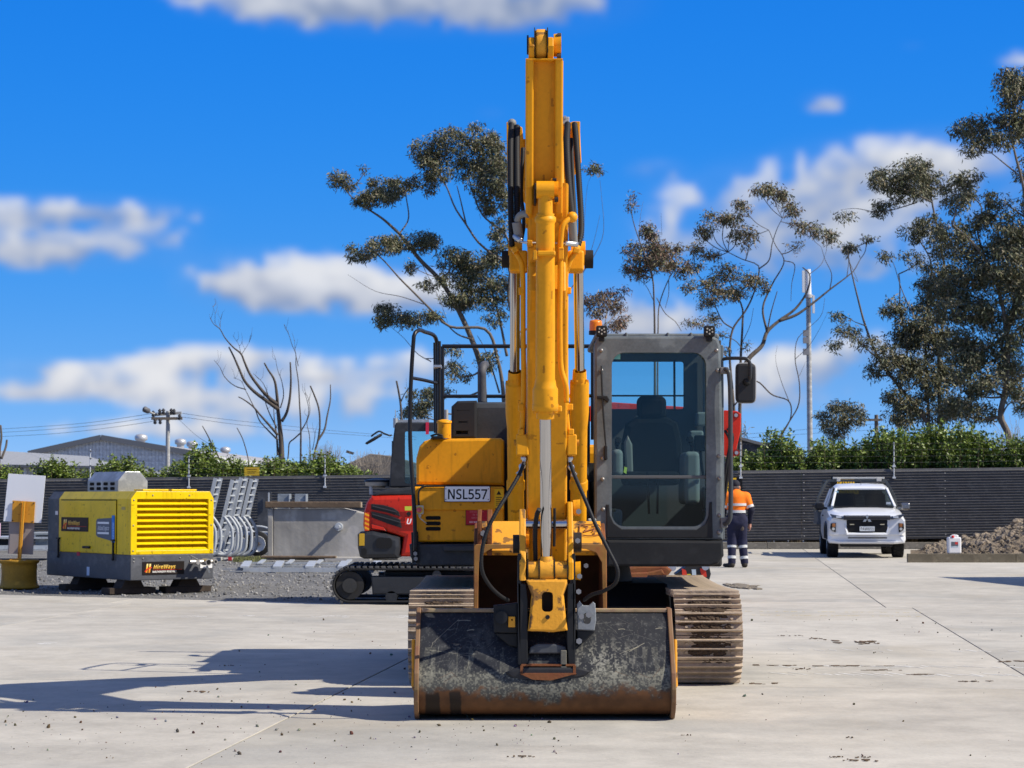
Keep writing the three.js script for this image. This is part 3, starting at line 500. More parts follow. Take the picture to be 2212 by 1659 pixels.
// power poles, wires, phone mast
{
  const conc = M(0.5, 0.5, 0.49, 0.85, { map: dullTex }), wood = M(0.16, 0.13, 0.1, 0.9), d = 105, dark = M(0.04, 0.04, 0.045, 0.6);
  const a = P(362, 1060, d), b = P(363, 888, d), o = thing('power_pole', 'concrete power pole with timber crossarms and a street lamp at left', 'pole', [a.x, 0, -d]);
  part('pole', cyl(new V3(a.x, 0, -d), b, 0.13, 0.1, 10), conc, o);
  part('crossarm', bar(P(327, 904, d - 0.2), P(394, 904, d - 0.2), 0.1, 0.14), wood, o); part('crossarm', bar(P(335, 896, d), P(392, 892, d), 0.1, 0.14), conc, o);
  for (const [x, y] of [[335, 909], [346, 909], [345, 889], [353, 888], [370, 888], [376, 889], [331, 893], [388, 900]]) { const p = P(x, y, d - 0.2); part('insulator', lathe(p.clone().add(new V3(0, -0.18, 0)), p.clone().add(new V3(0, 0.14, 0)), [[0, 0.02], [0.2, 0.1], [0.5, 0.06], [0.7, 0.1], [1, 0.02]], 8), dark, o); }
  const l = part('lamp_arm', tube([P(340, 895, d), P(330, 893, d - 0.3), P(322, 889, d - 0.6)], 0.05, 8, 6), conc, o); part('lamp_head', lathe(P(323, 889, d - 0.6), P(310, 883, d - 1.0), [[0, 0.05], [0.2, 0.14], [0.8, 0.16], [1, 0.04]], 10), M(0.12, 0.12, 0.13, 0.5), l);
  const line = (pts, dd, label) => { const q = thing('power_line', label, 'wire', [pts[0][0] * 0, 0, 0], 'power lines'); const v = pts.map(([x, y], i) => P(x, y, dd[i])); part('wire', tube(v, 0.01, 24, 4), dark, q); };
  line([[-40, 929], [80, 922], [200, 912], [350, 890]], [140, 130, 118, 105], 'uppermost power line left of the power pole');
  line([[-40, 937], [100, 928], [220, 917], [335, 900]], [140, 130, 118, 105], 'middle power line left of the power pole');
  line([[-40, 945], [100, 938], [220, 926], [346, 908]], [140, 130, 118, 105], 'lowest power line left of the power pole');
  line([[376, 890], [480, 905], [620, 920], [760, 934], [900, 944]], [105, 120, 135, 150, 160], 'upper power line right of the power pole');
  line([[388, 900], [520, 918], [660, 932], [800, 942], [900, 950]], [105, 120, 135, 150, 160], 'lower power line right of the power pole');
  line([[385, 905], [430, 945], [500, 985]], [105, 112, 122], 'service line dropping from the power pole to the shed');
  line([[1580, 940], [1660, 934], [1760, 926], [1900, 915]], [150, 150, 150, 150], 'upper thin power line behind the phone mast');
  line([[1580, 948], [1660, 943], [1760, 936], [1900, 928]], [150, 150, 150, 150], 'lower thin power line behind the phone mast');
  const md = 150, m0 = P(1751, 1060, md), m1 = P(1746, 640, md), m2 = P(1744, 582, md), mast = thing('phone_mast', 'slim pale phone mast with white antenna panels behind the trees', 'mast', [m0.x, 0, -md]), white = M(0.72, 0.73, 0.74, 0.5);
  part('pole', cyl(new V3(m0.x, 0, -md), m1, 0.22, 0.17, 12), conc, mast); part('antenna', cyl(m1, m2, 0.24, 0.24, 12), white, mast);
  part('antenna', box(0.18, 1.6, 0.2, m1.x - 0.36, m2.y - 0.9, -md + 0.1), white, mast); part('antenna', box(0.14, 1.7, 0.2, m1.x + 0.05, m1.y - 1.1, -md + 0.32), M(0.2, 0.2, 0.21, 0.6), mast); part('antenna', box(0.16, 1.3, 0.2, m1.x + 0.36, m1.y - 0.6, -md + 0.1), white, mast);
  part('collar', cyl(m1.clone().add(new V3(0, -0.12, 0)), m1.clone().add(new V3(0, 0.12, 0)), 0.32, 0.32, 12), M(0.45, 0.45, 0.46, 0.6), mast);
  for (const y of [720, 735, 760]) { const p = P(1741, y, md - 0.3); part('radio_box', box(0.4, 0.45, 0.3, p.x, p.y, p.z), M(0.25, 0.25, 0.26, 0.6), mast); }
  const p2 = P(1893, 1060, 130), p3 = P(1893, 896, 130), o2 = thing('power_pole', 'small dark power pole with one crossarm beside the right gum trees', 'pole', [p2.x, 0, -130]); part('pole', cyl(new V3(p2.x, 0, -130), p3, 0.16, 0.12, 8), wood, o2); part('crossarm', bar(P(1868, 907, 129.8), P(1906, 907, 129.8), 0.12, 0.14), wood, o2);
}
// ---------- trees ----------
const barkTex = tex(256, 0, (u, v) => { const k = 0.6 + 0.7 * (fbm(u, v, 6, 5, 301) - 0.35); return [k, k * 0.97, k * 0.92]; });
const gumLeaf = leafMat(0.6);
const barkOf = (r, g, b) => M(r, g, b, 0.85, { map: (() => { const t = barkTex.clone(); t.repeat.set(2, 0.6); return t; })() });
function gum({ name = 'gum_tree', label, group, d, map, limbs, clumps, colours, density = 120, bark = [0.2, 0.17, 0.14], leaf = 1, droop = 0.8, spread = 1.6, twig = 1, thick = 0.56, fill = [] }) {
  const at = ([x, y], dz = 0) => { const [px, py] = map(x, y); return P(px, py, d + dz); }, s = FOCAL / d, k = Math.abs(map(1, 0)[0] - map(0, 0)[0]);
  const foot = at(limbs[0].p[0]), o = thing(name, label, 'tree', [foot.x, 0, -d], group), bm = barkOf(...bark), nodes = [];
  limbs.forEach((l, li) => {
    let z = l.z0 ?? 0; const dz = l.z1 ?? rr(-spread, spread);
    const v = l.p.map((q, i) => at(q, mix(z, dz, i / (l.p.length - 1))));
    if (l.ground) v.unshift(new V3(v[0].x, 0, v[0].z));
    part(li ? 'branch' : 'trunk', tube(v, (t) => mix(l.r[0], l.r[1], Math.pow(t, 0.8)) * thick, Math.max(10, v.length * 5), li > 3 ? 6 : 8), bm, o);
    const c = new THREE.CatmullRomCurve3(v, false, 'centripetal'); for (let i = 2; i <= 16; i++) nodes.push([c.getPointAt(i / 16), mix(l.r[0], l.r[1], i / 16)]);
  });
  const list = [], tw = [];
  for (const [x0, y0, x1, y1, n] of fill) for (let i = 0; i < n; i++) clumps.push([rr(x0, x1), rr(y0, y1), rr(30, 60), rr(25, 45), 0.9]);
  for (const [cx, cy, rx, ry, den = 1] of clumps) {
    const c0 = at([cx, cy]); let best = null, bd = 1e9;
    for (const [q, r] of nodes) { const e = Math.hypot(q.x - c0.x, (q.y - c0.y) * (q.y > c0.y ? 2.2 : 1)); if (e < bd) { bd = e; best = [q, r]; } }
    const c = c0; c.z = best[0].z * 0.75 + c0.z * 0.25 + gauss() * 0.5;
    const ax = rx * 1.12 * k / s, ay = ry * 1.12 * k / s, az = Math.max(ax, ay) * 0.85;
    const nt = Math.max(4, Math.round(ax * ay * 20 * den)), tufts = [];
    for (let i = 0; i < nt; i++) { const u = unit(), r = Math.pow(rnd(), 0.42); tufts.push(new V3(c.x + u.x * r * ax, c.y + u.y * r * ay, c.z + u.z * r * az)); }
    const mid = best[0].clone().lerp(c, 0.5).add(new V3(gauss() * 0.15, -0.15 * bd, gauss() * 0.1)), hub = c.clone().add(new V3(0, -ay * 0.35, 0));
    tw.push(tube([best[0], mid, hub], (t) => mix(Math.min(best[1] * 0.6, 0.045), 0.018, t) * twig, 7, 5));
    tufts.forEach((t, i) => { if (i % 2 === 0) tw.push(tube([hub.clone().lerp(best[0], 0.25 * rnd()), hub.clone().lerp(t, 0.5).add(new V3(gauss() * 0.06, -0.05, gauss() * 0.06)), t], (q) => mix(0.014, 0.005, q) * twig, 4, 4)); });
    const n = Math.round(Math.PI * ax * ay * density * 9.5 * den);
    for (let i = 0; i < n; i++) {
      const t = tufts[i % nt], sp = 0.17 + 0.1 * ax, u = unit(), ur = Math.pow(rnd(), 0.4), loose = i % 5 < 2; const p = loose ? new V3(c.x + u.x * ur * ax, c.y + u.y * ur * ay, c.z + u.z * ur * az) : new V3(t.x + gauss() * sp, t.y + gauss() * sp * 0.75, t.z + gauss() * sp);
      const a = unit(); a.y -= droop; a.normalize(); const b = unit().cross(a).normalize(), col = colours[hash(i, list.length, 3) * colours.length | 0], f = rr(0.9, 2.4);
      list.push([p, a, b, (0.09 + 0.15 * Math.pow(rnd(), 1.6)) * leaf, rr(0.03, 0.056) * leaf, col.map((x) => x * f)]);
    }
  }
  if (tw.length) part('twigs', tw, bm, o);
  if (list.length) part('crown', leaves(list).translate(0, 0, 0), gumLeaf, o, { keep: true });
  return o;
}
const olive = [[0.085, 0.088, 0.036], [0.06, 0.07, 0.03], [0.11, 0.1, 0.05], [0.05, 0.056, 0.026], [0.14, 0.115, 0.068]];
const reddish = [[0.12, 0.075, 0.045], [0.1, 0.085, 0.045], [0.15, 0.085, 0.06], [0.08, 0.06, 0.04]];
const mixed = [...olive, [0.15, 0.1, 0.055], [0.17, 0.12, 0.08]];
const deep = [[0.06, 0.068, 0.034], [0.05, 0.058, 0.03], [0.08, 0.082, 0.04], [0.1, 0.09, 0.05], [0.11, 0.095, 0.055]];

const mA = (x, y) => [691 + x * 0.4, 249 + y * 0.4];
gum({ label: 'tall spreading gum tree with layered leaf clumps behind the yellow boom', group: 'gum trees', d: 78, map: mA, colours: olive,
  limbs: [
    { p: [[885, 1500], [870, 1360], [820, 1210], [720, 1000], [640, 880], [540, 780], [470, 690], [430, 640]], r: [0.3, 0.12], ground: true },
    { p: [[430, 640], [340, 560], [250, 500], [180, 450], [130, 390]], r: [0.11, 0.03] },
    { p: [[430, 640], [478, 560], [465, 430], [470, 380]], r: [0.06, 0.03] },
    { p: [[990, 1500], [960, 1320], [900, 1160], [700, 1140], [600, 1050], [500, 950], [430, 880], [360, 800], [300, 740]], r: [0.22, 0.04], ground: true },
    { p: [[1100, 1300], [1020, 1000], [1020, 820], [930, 750], [850, 680], [790, 590], [730, 500], [690, 400], [650, 320]], r: [0.24, 0.05], ground: true },
    { p: [[1040, 900], [1010, 660], [880, 540], [830, 430], [800, 320]], r: [0.12, 0.04] },
    { p: [[790, 590], [760, 460], [740, 380]], r: [0.06, 0.03] }, { p: [[880, 540], [920, 440], [940, 360]], r: [0.06, 0.03] },
    { p: [[1010, 1300], [960, 1060], [920, 940], [890, 860]], r: [0.12, 0.04] }, { p: [[640, 880], [560, 850], [500, 820]], r: [0.04, 0.015] },
    { p: [[560, 1020], [440, 980], [300, 950], [150, 860]], r: [0.035, 0.008] }, { p: [[600, 1330], [530, 1290], [450, 1200], [380, 1140]], r: [0.04, 0.012] },
    { p: [[820, 1210], [740, 1180], [650, 1090]], r: [0.07, 0.03] }, { z0: 0.4, z1: 0.2, p: [[1420, 850], [1480, 760], [1530, 640], [1520, 430], [1512, 350]], r: [0.03, 0.01] }, { z0: 0.4, z1: 0.1, p: [[1420, 860], [1480, 680], [1512, 540]], r: [0.03, 0.01] },
    { p: [[1420, 860], [1428, 600], [1440, 420], [1450, 360], [1470, 320]], r: [0.025, 0.01], z0: 0.4, z1: 0.2 }, { p: [[1060, 1180], [1180, 1120], [1320, 980], [1420, 850]], r: [0.09, 0.03], z0: 0, z1: 0.4 }, { p: [[970, 1500], [920, 1340], [880, 1240], [850, 1190]], r: [0.08, 0.02] }, { p: [[540, 780], [600, 900], [640, 980], [690, 1120]], r: [0.03, 0.015] },
  ],
  clumps: [[105, 340, 65, 42], [160, 380, 35, 30], [245, 450, 65, 45], [330, 390, 85, 75], [300, 440, 90, 50], [410, 345, 70, 50], [490, 350, 45, 40], [235, 285, 20, 30, 0.4], [215, 750, 75, 45], [330, 720, 90, 55], [400, 690, 80, 50], [530, 665, 105, 55], [610, 680, 50, 40], [560, 200, 75, 80], [690, 150, 110, 80], [850, 140, 110, 75], [930, 120, 50, 50], [640, 300, 85, 70], [800, 250, 120, 80], [940, 230, 70, 80], [880, 360, 100, 80], [990, 330, 60, 120], [600, 360, 45, 55], [930, 450, 80, 70], [720, 760, 100, 60], [830, 790, 120, 85], [940, 780, 70, 60], [790, 880, 110, 65], [930, 900, 70, 70], [700, 990, 60, 45], [500, 820, 38, 30], [570, 915, 42, 30], [660, 880, 40, 40], [360, 1050, 75, 50], [470, 1090, 105, 50], [570, 1090, 70, 45], [340, 1100, 50, 35], [850, 990, 100, 60], [960, 620, 50, 60], [970, 700, 40, 40], [1470, 285, 52, 30], [1000, 470, 40, 70], [760, 1000, 60, 50], [730, 1390, 75, 50, 0.8], [900, 1330, 70, 50, 0.8], [690, 1270, 70, 28, 0.6], [560, 1540, 90, 60], [520, 1600, 70, 50], [650, 1490, 50, 40, 0.7], [1000, 960, 60, 70], [950, 1090, 60, 60, 0.6]] });

const mB = (x, y) => [1272 + x * 0.3667, 387 + y * 0.3667];
gum({ label: 'slender gum tree with reddish brown leaves above the cab roof', group: 'gum trees', d: 76, map: mB, colours: [...reddish, ...reddish, ...olive], density: 95,
  limbs: [{ p: [[390, 1400], [388, 900], [384, 720], [375, 580], [340, 470], [290, 340], [255, 220], [245, 100]], r: [0.16, 0.02], ground: true }, { p: [[405, 1400], [408, 880], [415, 740], [470, 590], [510, 520]], r: [0.1, 0.03], ground: true }, { p: [[384, 720], [330, 620], [270, 580]], r: [0.03, 0.012] }, { p: [[400, 700], [450, 790], [510, 840], [545, 895]], r: [0.03, 0.02] }, { p: [[470, 590], [470, 680], [450, 760]], r: [0.03, 0.015] }, { p: [[300, 370], [300, 250], [320, 130]], r: [0.02, 0.006] }, { p: [[430, 330], [425, 200]], r: [0.012, 0.005] }],
  clumps: [[240, 190, 28, 45, 0.5], [250, 120, 12, 30, 0.5], [345, 290, 50, 45], [370, 330, 50, 40], [290, 440, 90, 60], [400, 410, 90, 65], [480, 440, 80, 60], [500, 500, 95, 50], [350, 520, 95, 50], [240, 500, 45, 50, 0.7], [410, 490, 90, 60], [560, 540, 40, 40, 0.7], [300, 560, 50, 35, 0.7], [200, 430, 20, 30, 0.4]] });
gum({ label: 'small gum tree with dark reddish leaves behind the orange beacon', group: 'gum trees', d: 74, map: mB, colours: reddish, density: 90,
  limbs: [{ p: [[80, 1400], [90, 900], [110, 760], [130, 660]], r: [0.07, 0.02], ground: true }, { p: [[90, 880], [50, 800], [20, 730]], r: [0.03, 0.012] }, { p: [[100, 860], [170, 780], [200, 700]], r: [0.03, 0.012] }],
  clumps: [[120, 670, 70, 45], [180, 730, 60, 40], [60, 720, 50, 45], [40, 790, 60, 35], [150, 850, 60, 35], [200, 830, 40, 35], [220, 620, 30, 25, 0.5], [-10, 720, 30, 50]] });
gum({ label: 'large open gum tree with long bare sweeping limbs right of the cab', group: 'gum trees', d: 80, map: mB, colours: mixed, density: 78, bark: [0.16, 0.135, 0.115],
  limbs: [
    { p: [[890, 1560], [890, 1300], [895, 1050], [905, 860], [905, 760], [860, 660]], r: [0.22, 0.05], ground: true },
    { p: [[870, 1560], [850, 1300], [830, 1000], [850, 880], [920, 780], [965, 690], [1000, 560], [1000, 510], [900, 470], [820, 430]], r: [0.17, 0.03], ground: true },
    { p: [[890, 1180], [940, 1060], [1020, 980], [1050, 900], [1120, 835], [1220, 760], [1290, 650], [1300, 560], [1260, 520]], r: [0.2, 0.04] },
    { p: [[1120, 835], [1220, 800], [1320, 730], [1420, 650], [1520, 575], [1560, 540], [1600, 470]], r: [0.12, 0.025] },
    { p: [[1050, 900], [1025, 760], [1080, 620], [1150, 480], [1100, 390], [1060, 300]], r: [0.09, 0.02] }, { p: [[1050, 900], [1075, 780], [1110, 660]], r: [0.06, 0.03] },
    { p: [[1000, 530], [1060, 480], [1080, 380], [1110, 290], [1140, 230]], r: [0.06, 0.02] }, { p: [[1150, 480], [1210, 500], [1195, 620], [1190, 720]], r: [0.04, 0.015] },
    { p: [[1420, 650], [1430, 560], [1390, 470], [1370, 400]], r: [0.04, 0.012] }, { p: [[1300, 560], [1370, 500], [1400, 420]], r: [0.03, 0.012] }, { p: [[1520, 575], [1530, 480], [1520, 430]], r: [0.03, 0.012] },
    { p: [[860, 1330], [980, 1190], [1080, 1270], [1180, 1310], [1190, 1400], [1130, 1520]], r: [0.06, 0.04] }, { p: [[1110, 1560], [1180, 1430], [1235, 1330], [1240, 1200], [1215, 1060], [1230, 940], [1290, 880], [1370, 800], [1390, 700]], r: [0.1, 0.012], ground: true },
    { p: [[1180, 1310], [1130, 1180], [1100, 1060], [1110, 980]], r: [0.03, 0.008] }, { p: [[905, 960], [950, 860], [970, 760]], r: [0.03, 0.012] }, { p: [[850, 880], [790, 840], [750, 760], [700, 640], [640, 560]], r: [0.06, 0.02] }, { p: [[905, 1000], [860, 950], [720, 900], [650, 860]], r: [0.04, 0.015] },
    { p: [[1240, 1160], [1280, 1070]], r: [0.02, 0.006] }, { p: [[1215, 1060], [1290, 990], [1350, 900], [1410, 780]], r: [0.025, 0.006] },
  ],
  clumps: [[720, 250, 85, 55], [670, 310, 50, 45], [800, 220, 60, 40], [860, 230, 70, 50], [960, 280, 55, 40], [990, 85, 65, 45], [1070, 75, 75, 48], [1130, 120, 70, 48], [1210, 170, 55, 55], [930, 150, 60, 40], [880, 330, 70, 40], [1240, 265, 55, 30], [1300, 290, 80, 42], [1400, 330, 70, 42], [1530, 390, 45, 30], [1650, 340, 38, 20, 0.7], [700, 430, 90, 40], [620, 400, 45, 35], [620, 520, 40, 45], [820, 530, 100, 55], [960, 590, 95, 50], [700, 620, 90, 50], [780, 680, 110, 50], [590, 640, 45, 35], [900, 650, 85, 50], [1030, 640, 40, 35], [640, 850, 65, 30, 0.8], [720, 820, 55, 40, 0.7], [690, 735, 50, 35], [1230, 380, 55, 30, 0.5], [950, 370, 50, 40, 0.6], [780, 920, 45, 30, 0.6], [800, 1010, 45, 30, 0.5], [930, 980, 25, 30, 0.5], [920, 1480, 15, 40, 0.5]] });

const mC = (x, y) => [1714.6 + x * 0.5335, 138.3 + y * 0.5335];
gum({ label: 'many-stemmed dark gum tree left of the tallest tree at right', group: 'gum trees', d: 72, map: mC, colours: [...deep, ...olive], density: 105, bark: [0.2, 0.18, 0.16], fill: [[430, 1020, 680, 1400, 11], [560, 560, 680, 1000, 5]],
  limbs: [
    { p: [[552, 1560], [540, 1450], [515, 1415], [430, 1310], [345, 1195], [290, 1060], [260, 950], [225, 800], [215, 740]], r: [0.22, 0.03], ground: true },
    { p: [[548, 1560], [545, 1400], [535, 1250], [535, 1100], [545, 950], [555, 800], [500, 700]], r: [0.16, 0.04], ground: true },
    { p: [[598, 1560], [592, 1400], [585, 1250], [600, 1080], [620, 900], [600, 760], [560, 560], [540, 450]], r: [0.18, 0.05], ground: true },
    { p: [[345, 1195], [280, 1140], [220, 1085], [165, 1135]], r: [0.05, 0.012] }, { p: [[290, 1060], [240, 1040], [195, 1010]], r: [0.04, 0.012] }, { p: [[430, 1310], [460, 1150], [430, 1000], [430, 900], [425, 850]], r: [0.07, 0.04] }, { p: [[560, 560], [480, 520], [400, 500]], r: [0.06, 0.02] }, { p: [[330, 600], [250, 585], [190, 590]], r: [0.03, 0.008], z0: 0 },
    { p: [[225, 800], [260, 880], [240, 860]], r: [0.02, 0.01] }, { p: [[500, 560], [400, 590], [320, 600]], r: [0.04, 0.025] }, { p: [[500, 1050], [440, 920], [400, 800], [380, 780]], r: [0.05, 0.015] },
  ],
  clumps: [[375, 480, 70, 50], [455, 430, 75, 50], [540, 390, 50, 50], [560, 480, 70, 55], [465, 510, 80, 50], [370, 575, 45, 35], [330, 490, 35, 35], [500, 660, 60, 38, 0.8], [560, 650, 65, 55], [380, 775, 35, 28, 0.7], [200, 620, 40, 24, 0.5], [235, 735, 42, 22, 0.6], [310, 708, 26, 14, 0.5], [600, 860, 75, 70], [500, 790, 45, 45, 0.6], [420, 980, 55, 50], [480, 1080, 75, 70], [560, 1130, 85, 70], [300, 1130, 65, 32, 0.8], [220, 1080, 55, 28, 0.8], [155, 1135, 38, 20, 0.7], [195, 1020, 42, 20, 0.7], [380, 1190, 75, 50, 0.9], [330, 1250, 50, 30, 0.8], [480, 1240, 90, 70], [600, 1270, 85, 80], [430, 1340, 60, 50], [510, 1390, 95, 60], [440, 1420, 80, 45], [620, 1400, 80, 55], [560, 1000, 70, 60], [620, 1120, 70, 70]] });
gum({ label: 'tallest broad gum tree filling the right edge of the view', group: 'gum trees', d: 66, map: mC, colours: [...deep, ...olive], density: 105, bark: [0.24, 0.21, 0.18], spread: 2, fill: [[680, 600, 960, 1000, 13], [660, 1000, 960, 1350, 12]],
  limbs: [
    { p: [[878, 1560], [865, 1490], [838, 1430], [855, 1330], [868, 1200], [862, 1080], [830, 920], [780, 800], [720, 720], [640, 650]], r: [0.28, 0.06], ground: true },
    { p: [[862, 1080], [920, 900], [940, 700], [930, 500], [900, 380], [870, 250]], r: [0.2, 0.05] }, { p: [[935, 620], [880, 580], [850, 560]], r: [0.06, 0.03] }, { p: [[780, 800], [745, 680], [760, 580], [715, 530]], r: [0.08, 0.03] },
    { p: [[900, 440], [850, 400], [800, 360]], r: [0.06, 0.025] }, { p: [[868, 1200], [790, 1010], [785, 960]], r: [0.06, 0.03] }, { p: [[855, 1330], [930, 1260], [990, 1150]], r: [0.1, 0.04] }, { p: [[930, 500], [990, 400], [1040, 300]], r: [0.1, 0.04] }, { p: [[838, 1430], [880, 1370], [960, 1380]], r: [0.06, 0.03] },
  ],
  clumps: [[700, 480, 80, 50], [745, 430, 50, 38], [650, 560, 55, 45], [640, 690, 60, 55], [830, 120, 62, 60], [890, 100, 70, 70], [960, 130, 60, 80], [760, 250, 85, 55], [675, 280, 45, 50], [870, 230, 90, 75], [800, 325, 75, 38], [700, 355, 55, 30, 0.8], [960, 260, 70, 70], [850, 560, 60, 50], [900, 690, 85, 100], [760, 640, 80, 60], [690, 790, 105, 75], [820, 840, 105, 100], [900, 940, 90, 110], [760, 990, 105, 85], [650, 1010, 85, 70], [700, 1140, 105, 80], [850, 1150, 105, 95], [760, 1280, 100, 65], [900, 1290, 65, 90], [650, 1390, 80, 50], [760, 1420, 80, 45], [960, 560, 60, 70], [990, 800, 60, 100], [980, 1050, 50, 100], [700, 900, 90, 70], [560, 880, 50, 50, 0.7], [950, 420, 60, 60, 0.8], [870, 760, 80, 70], [910, 1400, 50, 40]] });
gum({ label: 'small rounded tree standing above the hedge left of the dark gums', d: 80, map: mC, colours: deep, density: 110,
  limbs: [{ p: [[205, 1560], [205, 1470], [195, 1400], [190, 1370]], r: [0.08, 0.02], ground: true }, { p: [[205, 1470], [240, 1430], [260, 1410]], r: [0.03, 0.01] }, { p: [[205, 1470], [160, 1440], [140, 1420]], r: [0.03, 0.01] }],
  clumps: [[180, 1390, 45, 35], [230, 1400, 45, 35], [150, 1430, 40, 30], [210, 1450, 55, 35], [255, 1440, 30, 25], [180, 1490, 45, 30], [140, 1475, 25, 25]] });

// bare dead trees on the left
const mD = (x, y) => [387 + x * 0.2667, 636 + y * 0.2667], deadBark = [0.13, 0.11, 0.095];
const bare = (label, limbs, twigs = 3) => {
  const all = [...limbs];
  for (const l of limbs) if (l.r[1] < 0.03) for (let i = 0; i < twigs; i++) { const j = Math.max(1, l.p.length - 1 - (i % 2)), a = l.p[j], b = l.p[j - 1], t = rr(0, 0.8), q = [mix(a[0], b[0], t), mix(a[1], b[1], t)], s = rnd() < 0.5 ? -1 : 1; all.push({ p: [q, [q[0] + s * rr(8, 25), q[1] - rr(20, 50)], [q[0] + s * rr(10, 35), q[1] - rr(60, 110)]], r: [0.014, 0.005] }); }
  gum({ name: 'dead_tree', label, group: 'bare dead trees', d: 70, map: mD, limbs: all, clumps: [], colours: olive, bark: deadBark, spread: 0.8, thick: 0.5 });
};
bare('large bare dead tree with many upswept limbs left of the red excavator', [
  { p: [[825, 1420], [830, 1330], [825, 1180], [812, 1040], [800, 930], [790, 800], [770, 690], [720, 610], [690, 555]], r: [0.36, 0.05], ground: true },
  { p: [[805, 930], [720, 870], [600, 780], [530, 700], [480, 590], [440, 500], [402, 425]], r: [0.15, 0.05] }, { p: [[795, 890], [720, 830], [640, 740], [570, 640], [530, 550], [500, 480], [440, 430], [370, 350], [330, 280], [280, 240], [250, 190]], r: [0.14, 0.015] },
  { p: [[830, 1030], [870, 960], [895, 850], [905, 700], [900, 548]], r: [0.11, 0.05] }, { p: [[800, 1140], [740, 1070], [660, 980], [600, 910], [520, 850], [480, 830]], r: [0.11, 0.04] }, { p: [[800, 1180], [720, 1100], [650, 1020], [620, 940], [590, 880], [540, 780], [500, 700], [440, 675]], r: [0.07, 0.012] },
  { p: [[540, 770], [450, 740], [370, 670], [330, 590], [280, 530]], r: [0.05, 0.012] }, { p: [[790, 1080], [730, 960], [695, 860], [680, 780]], r: [0.06, 0.02] }, { p: [[820, 920], [845, 820], [830, 700], [800, 620], [780, 520]], r: [0.05, 0.012] }, { p: [[330, 280], [335, 220], [345, 160]], r: [0.02, 0.006] }, { p: [[290, 230], [290, 150], [270, 90]], r: [0.015, 0.005] },
  { p: [[500, 480], [480, 400], [430, 330]], r: [0.02, 0.006] }, { p: [[510, 480], [560, 400], [590, 330]], r: [0.02, 0.006] }, { p: [[740, 870], [680, 720], [600, 640]], r: [0.04, 0.012] }, { p: [[800, 1300], [790, 1150], [770, 1000], [765, 900]], r: [0.09, 0.02] },
]);
bare('thin straight bare dead tree standing beside the large dead tree', [
  { p: [[983, 1420], [985, 1250], [985, 1060], [975, 880], [965, 700], [945, 560], [945, 480], [915, 410], [890, 330], [850, 240]], r: [0.12, 0.012], ground: true }, { p: [[985, 1120], [930, 1170], [895, 1200], [885, 1290], [875, 1380]], r: [0.05, 0.04] }, { p: [[985, 1110], [1030, 1030], [1050, 940], [1020, 800]], r: [0.05, 0.012] }, { p: [[965, 580], [940, 460], [935, 370]], r: [0.03, 0.008] },
]);
bare('forked bare dead sapling right of the thin dead tree', [
  { p: [[1085, 1420], [1095, 1290], [1125, 1180], [1140, 1060], [1130, 920], [1100, 830], [1062, 740]], r: [0.1, 0.05], ground: true }, { p: [[1125, 1180], [1175, 1100], [1200, 980], [1225, 850], [1225, 730]], r: [0.08, 0.03] }, { p: [[1070, 1420], [1060, 1250], [1055, 1140], [1035, 1040], [1060, 950], [1045, 840], [1025, 800]], r: [0.07, 0.012], ground: true }, { p: [[1080, 1260], [1095, 1180], [1100, 1115]], r: [0.03, 0.012] },
]);
bare('short leaning dead stick above the hedge near the shed vents', [{ p: [[370, 1420], [330, 1340], [280, 1240], [230, 1140], [188, 1065]], r: [0.07, 0.03], ground: false }], 0);
bare('curved bare dead stick above the hedge left of the large dead tree', [{ p: [[570, 1420], [565, 1370], [545, 1270], [510, 1160], [468, 1080]], r: [0.06, 0.03], ground: true }], 0);
bare('broken dead stump standing behind the handrail of the yellow excavator', [{ p: [[1800, 1100], [1795, 900], [1780, 800], [1760, 700]], r: [0.16, 0.06], ground: true }, { p: [[1795, 870], [1830, 800], [1870, 740]], r: [0.05, 0.02] }], 1);
bare('pale bare dead stump at the left edge above the hedge', [{ p: [[-1460, 1420], [-1452, 1250], [-1440, 1160], [-1446, 1060]], r: [0.12, 0.07], ground: true }, { p: [[-1440, 1330], [-1405, 1240], [-1395, 1180]], r: [0.09, 0.07] }], 0);
// dry grey bushes
{
  const m = leafMat(0.9);
  for (const [px, py, w, h, label] of [[2185, 960, 60, 60, 'dry grey bush above the hedge at the right edge'], [700, 985, 45, 26, 'dry pale bush behind the hedge left of the brown roof'], [800, 1000, 60, 22, 'dry pale scrub in front of the brown roof']]) {
    const d = 63, c = P(px, py, d), s = FOCAL / d, o = thing('dry_bush', label, 'bush', [c.x, 0, -d]), tw = [];
    for (let i = 0; i < 170; i++) { const a = new V3(c.x + gauss() * 0.2, 0.6, c.z + gauss() * 0.2), t = new V3(c.x + gauss() * w / s * 0.7, c.y + gauss() * h / s * 0.6, c.z + gauss() * 0.5); tw.push(tube([a, a.clone().lerp(t, 0.55).add(new V3(0, 0.2, 0)), t, t.clone().add(new V3(gauss() * 0.15, rr(0.05, 0.25), gauss() * 0.1))], (q) => mix(0.014, 0.004, q), 6, 3)); }
    part('twigs', tw, M(0.3, 0.26, 0.22, 0.95), o);
  }
}
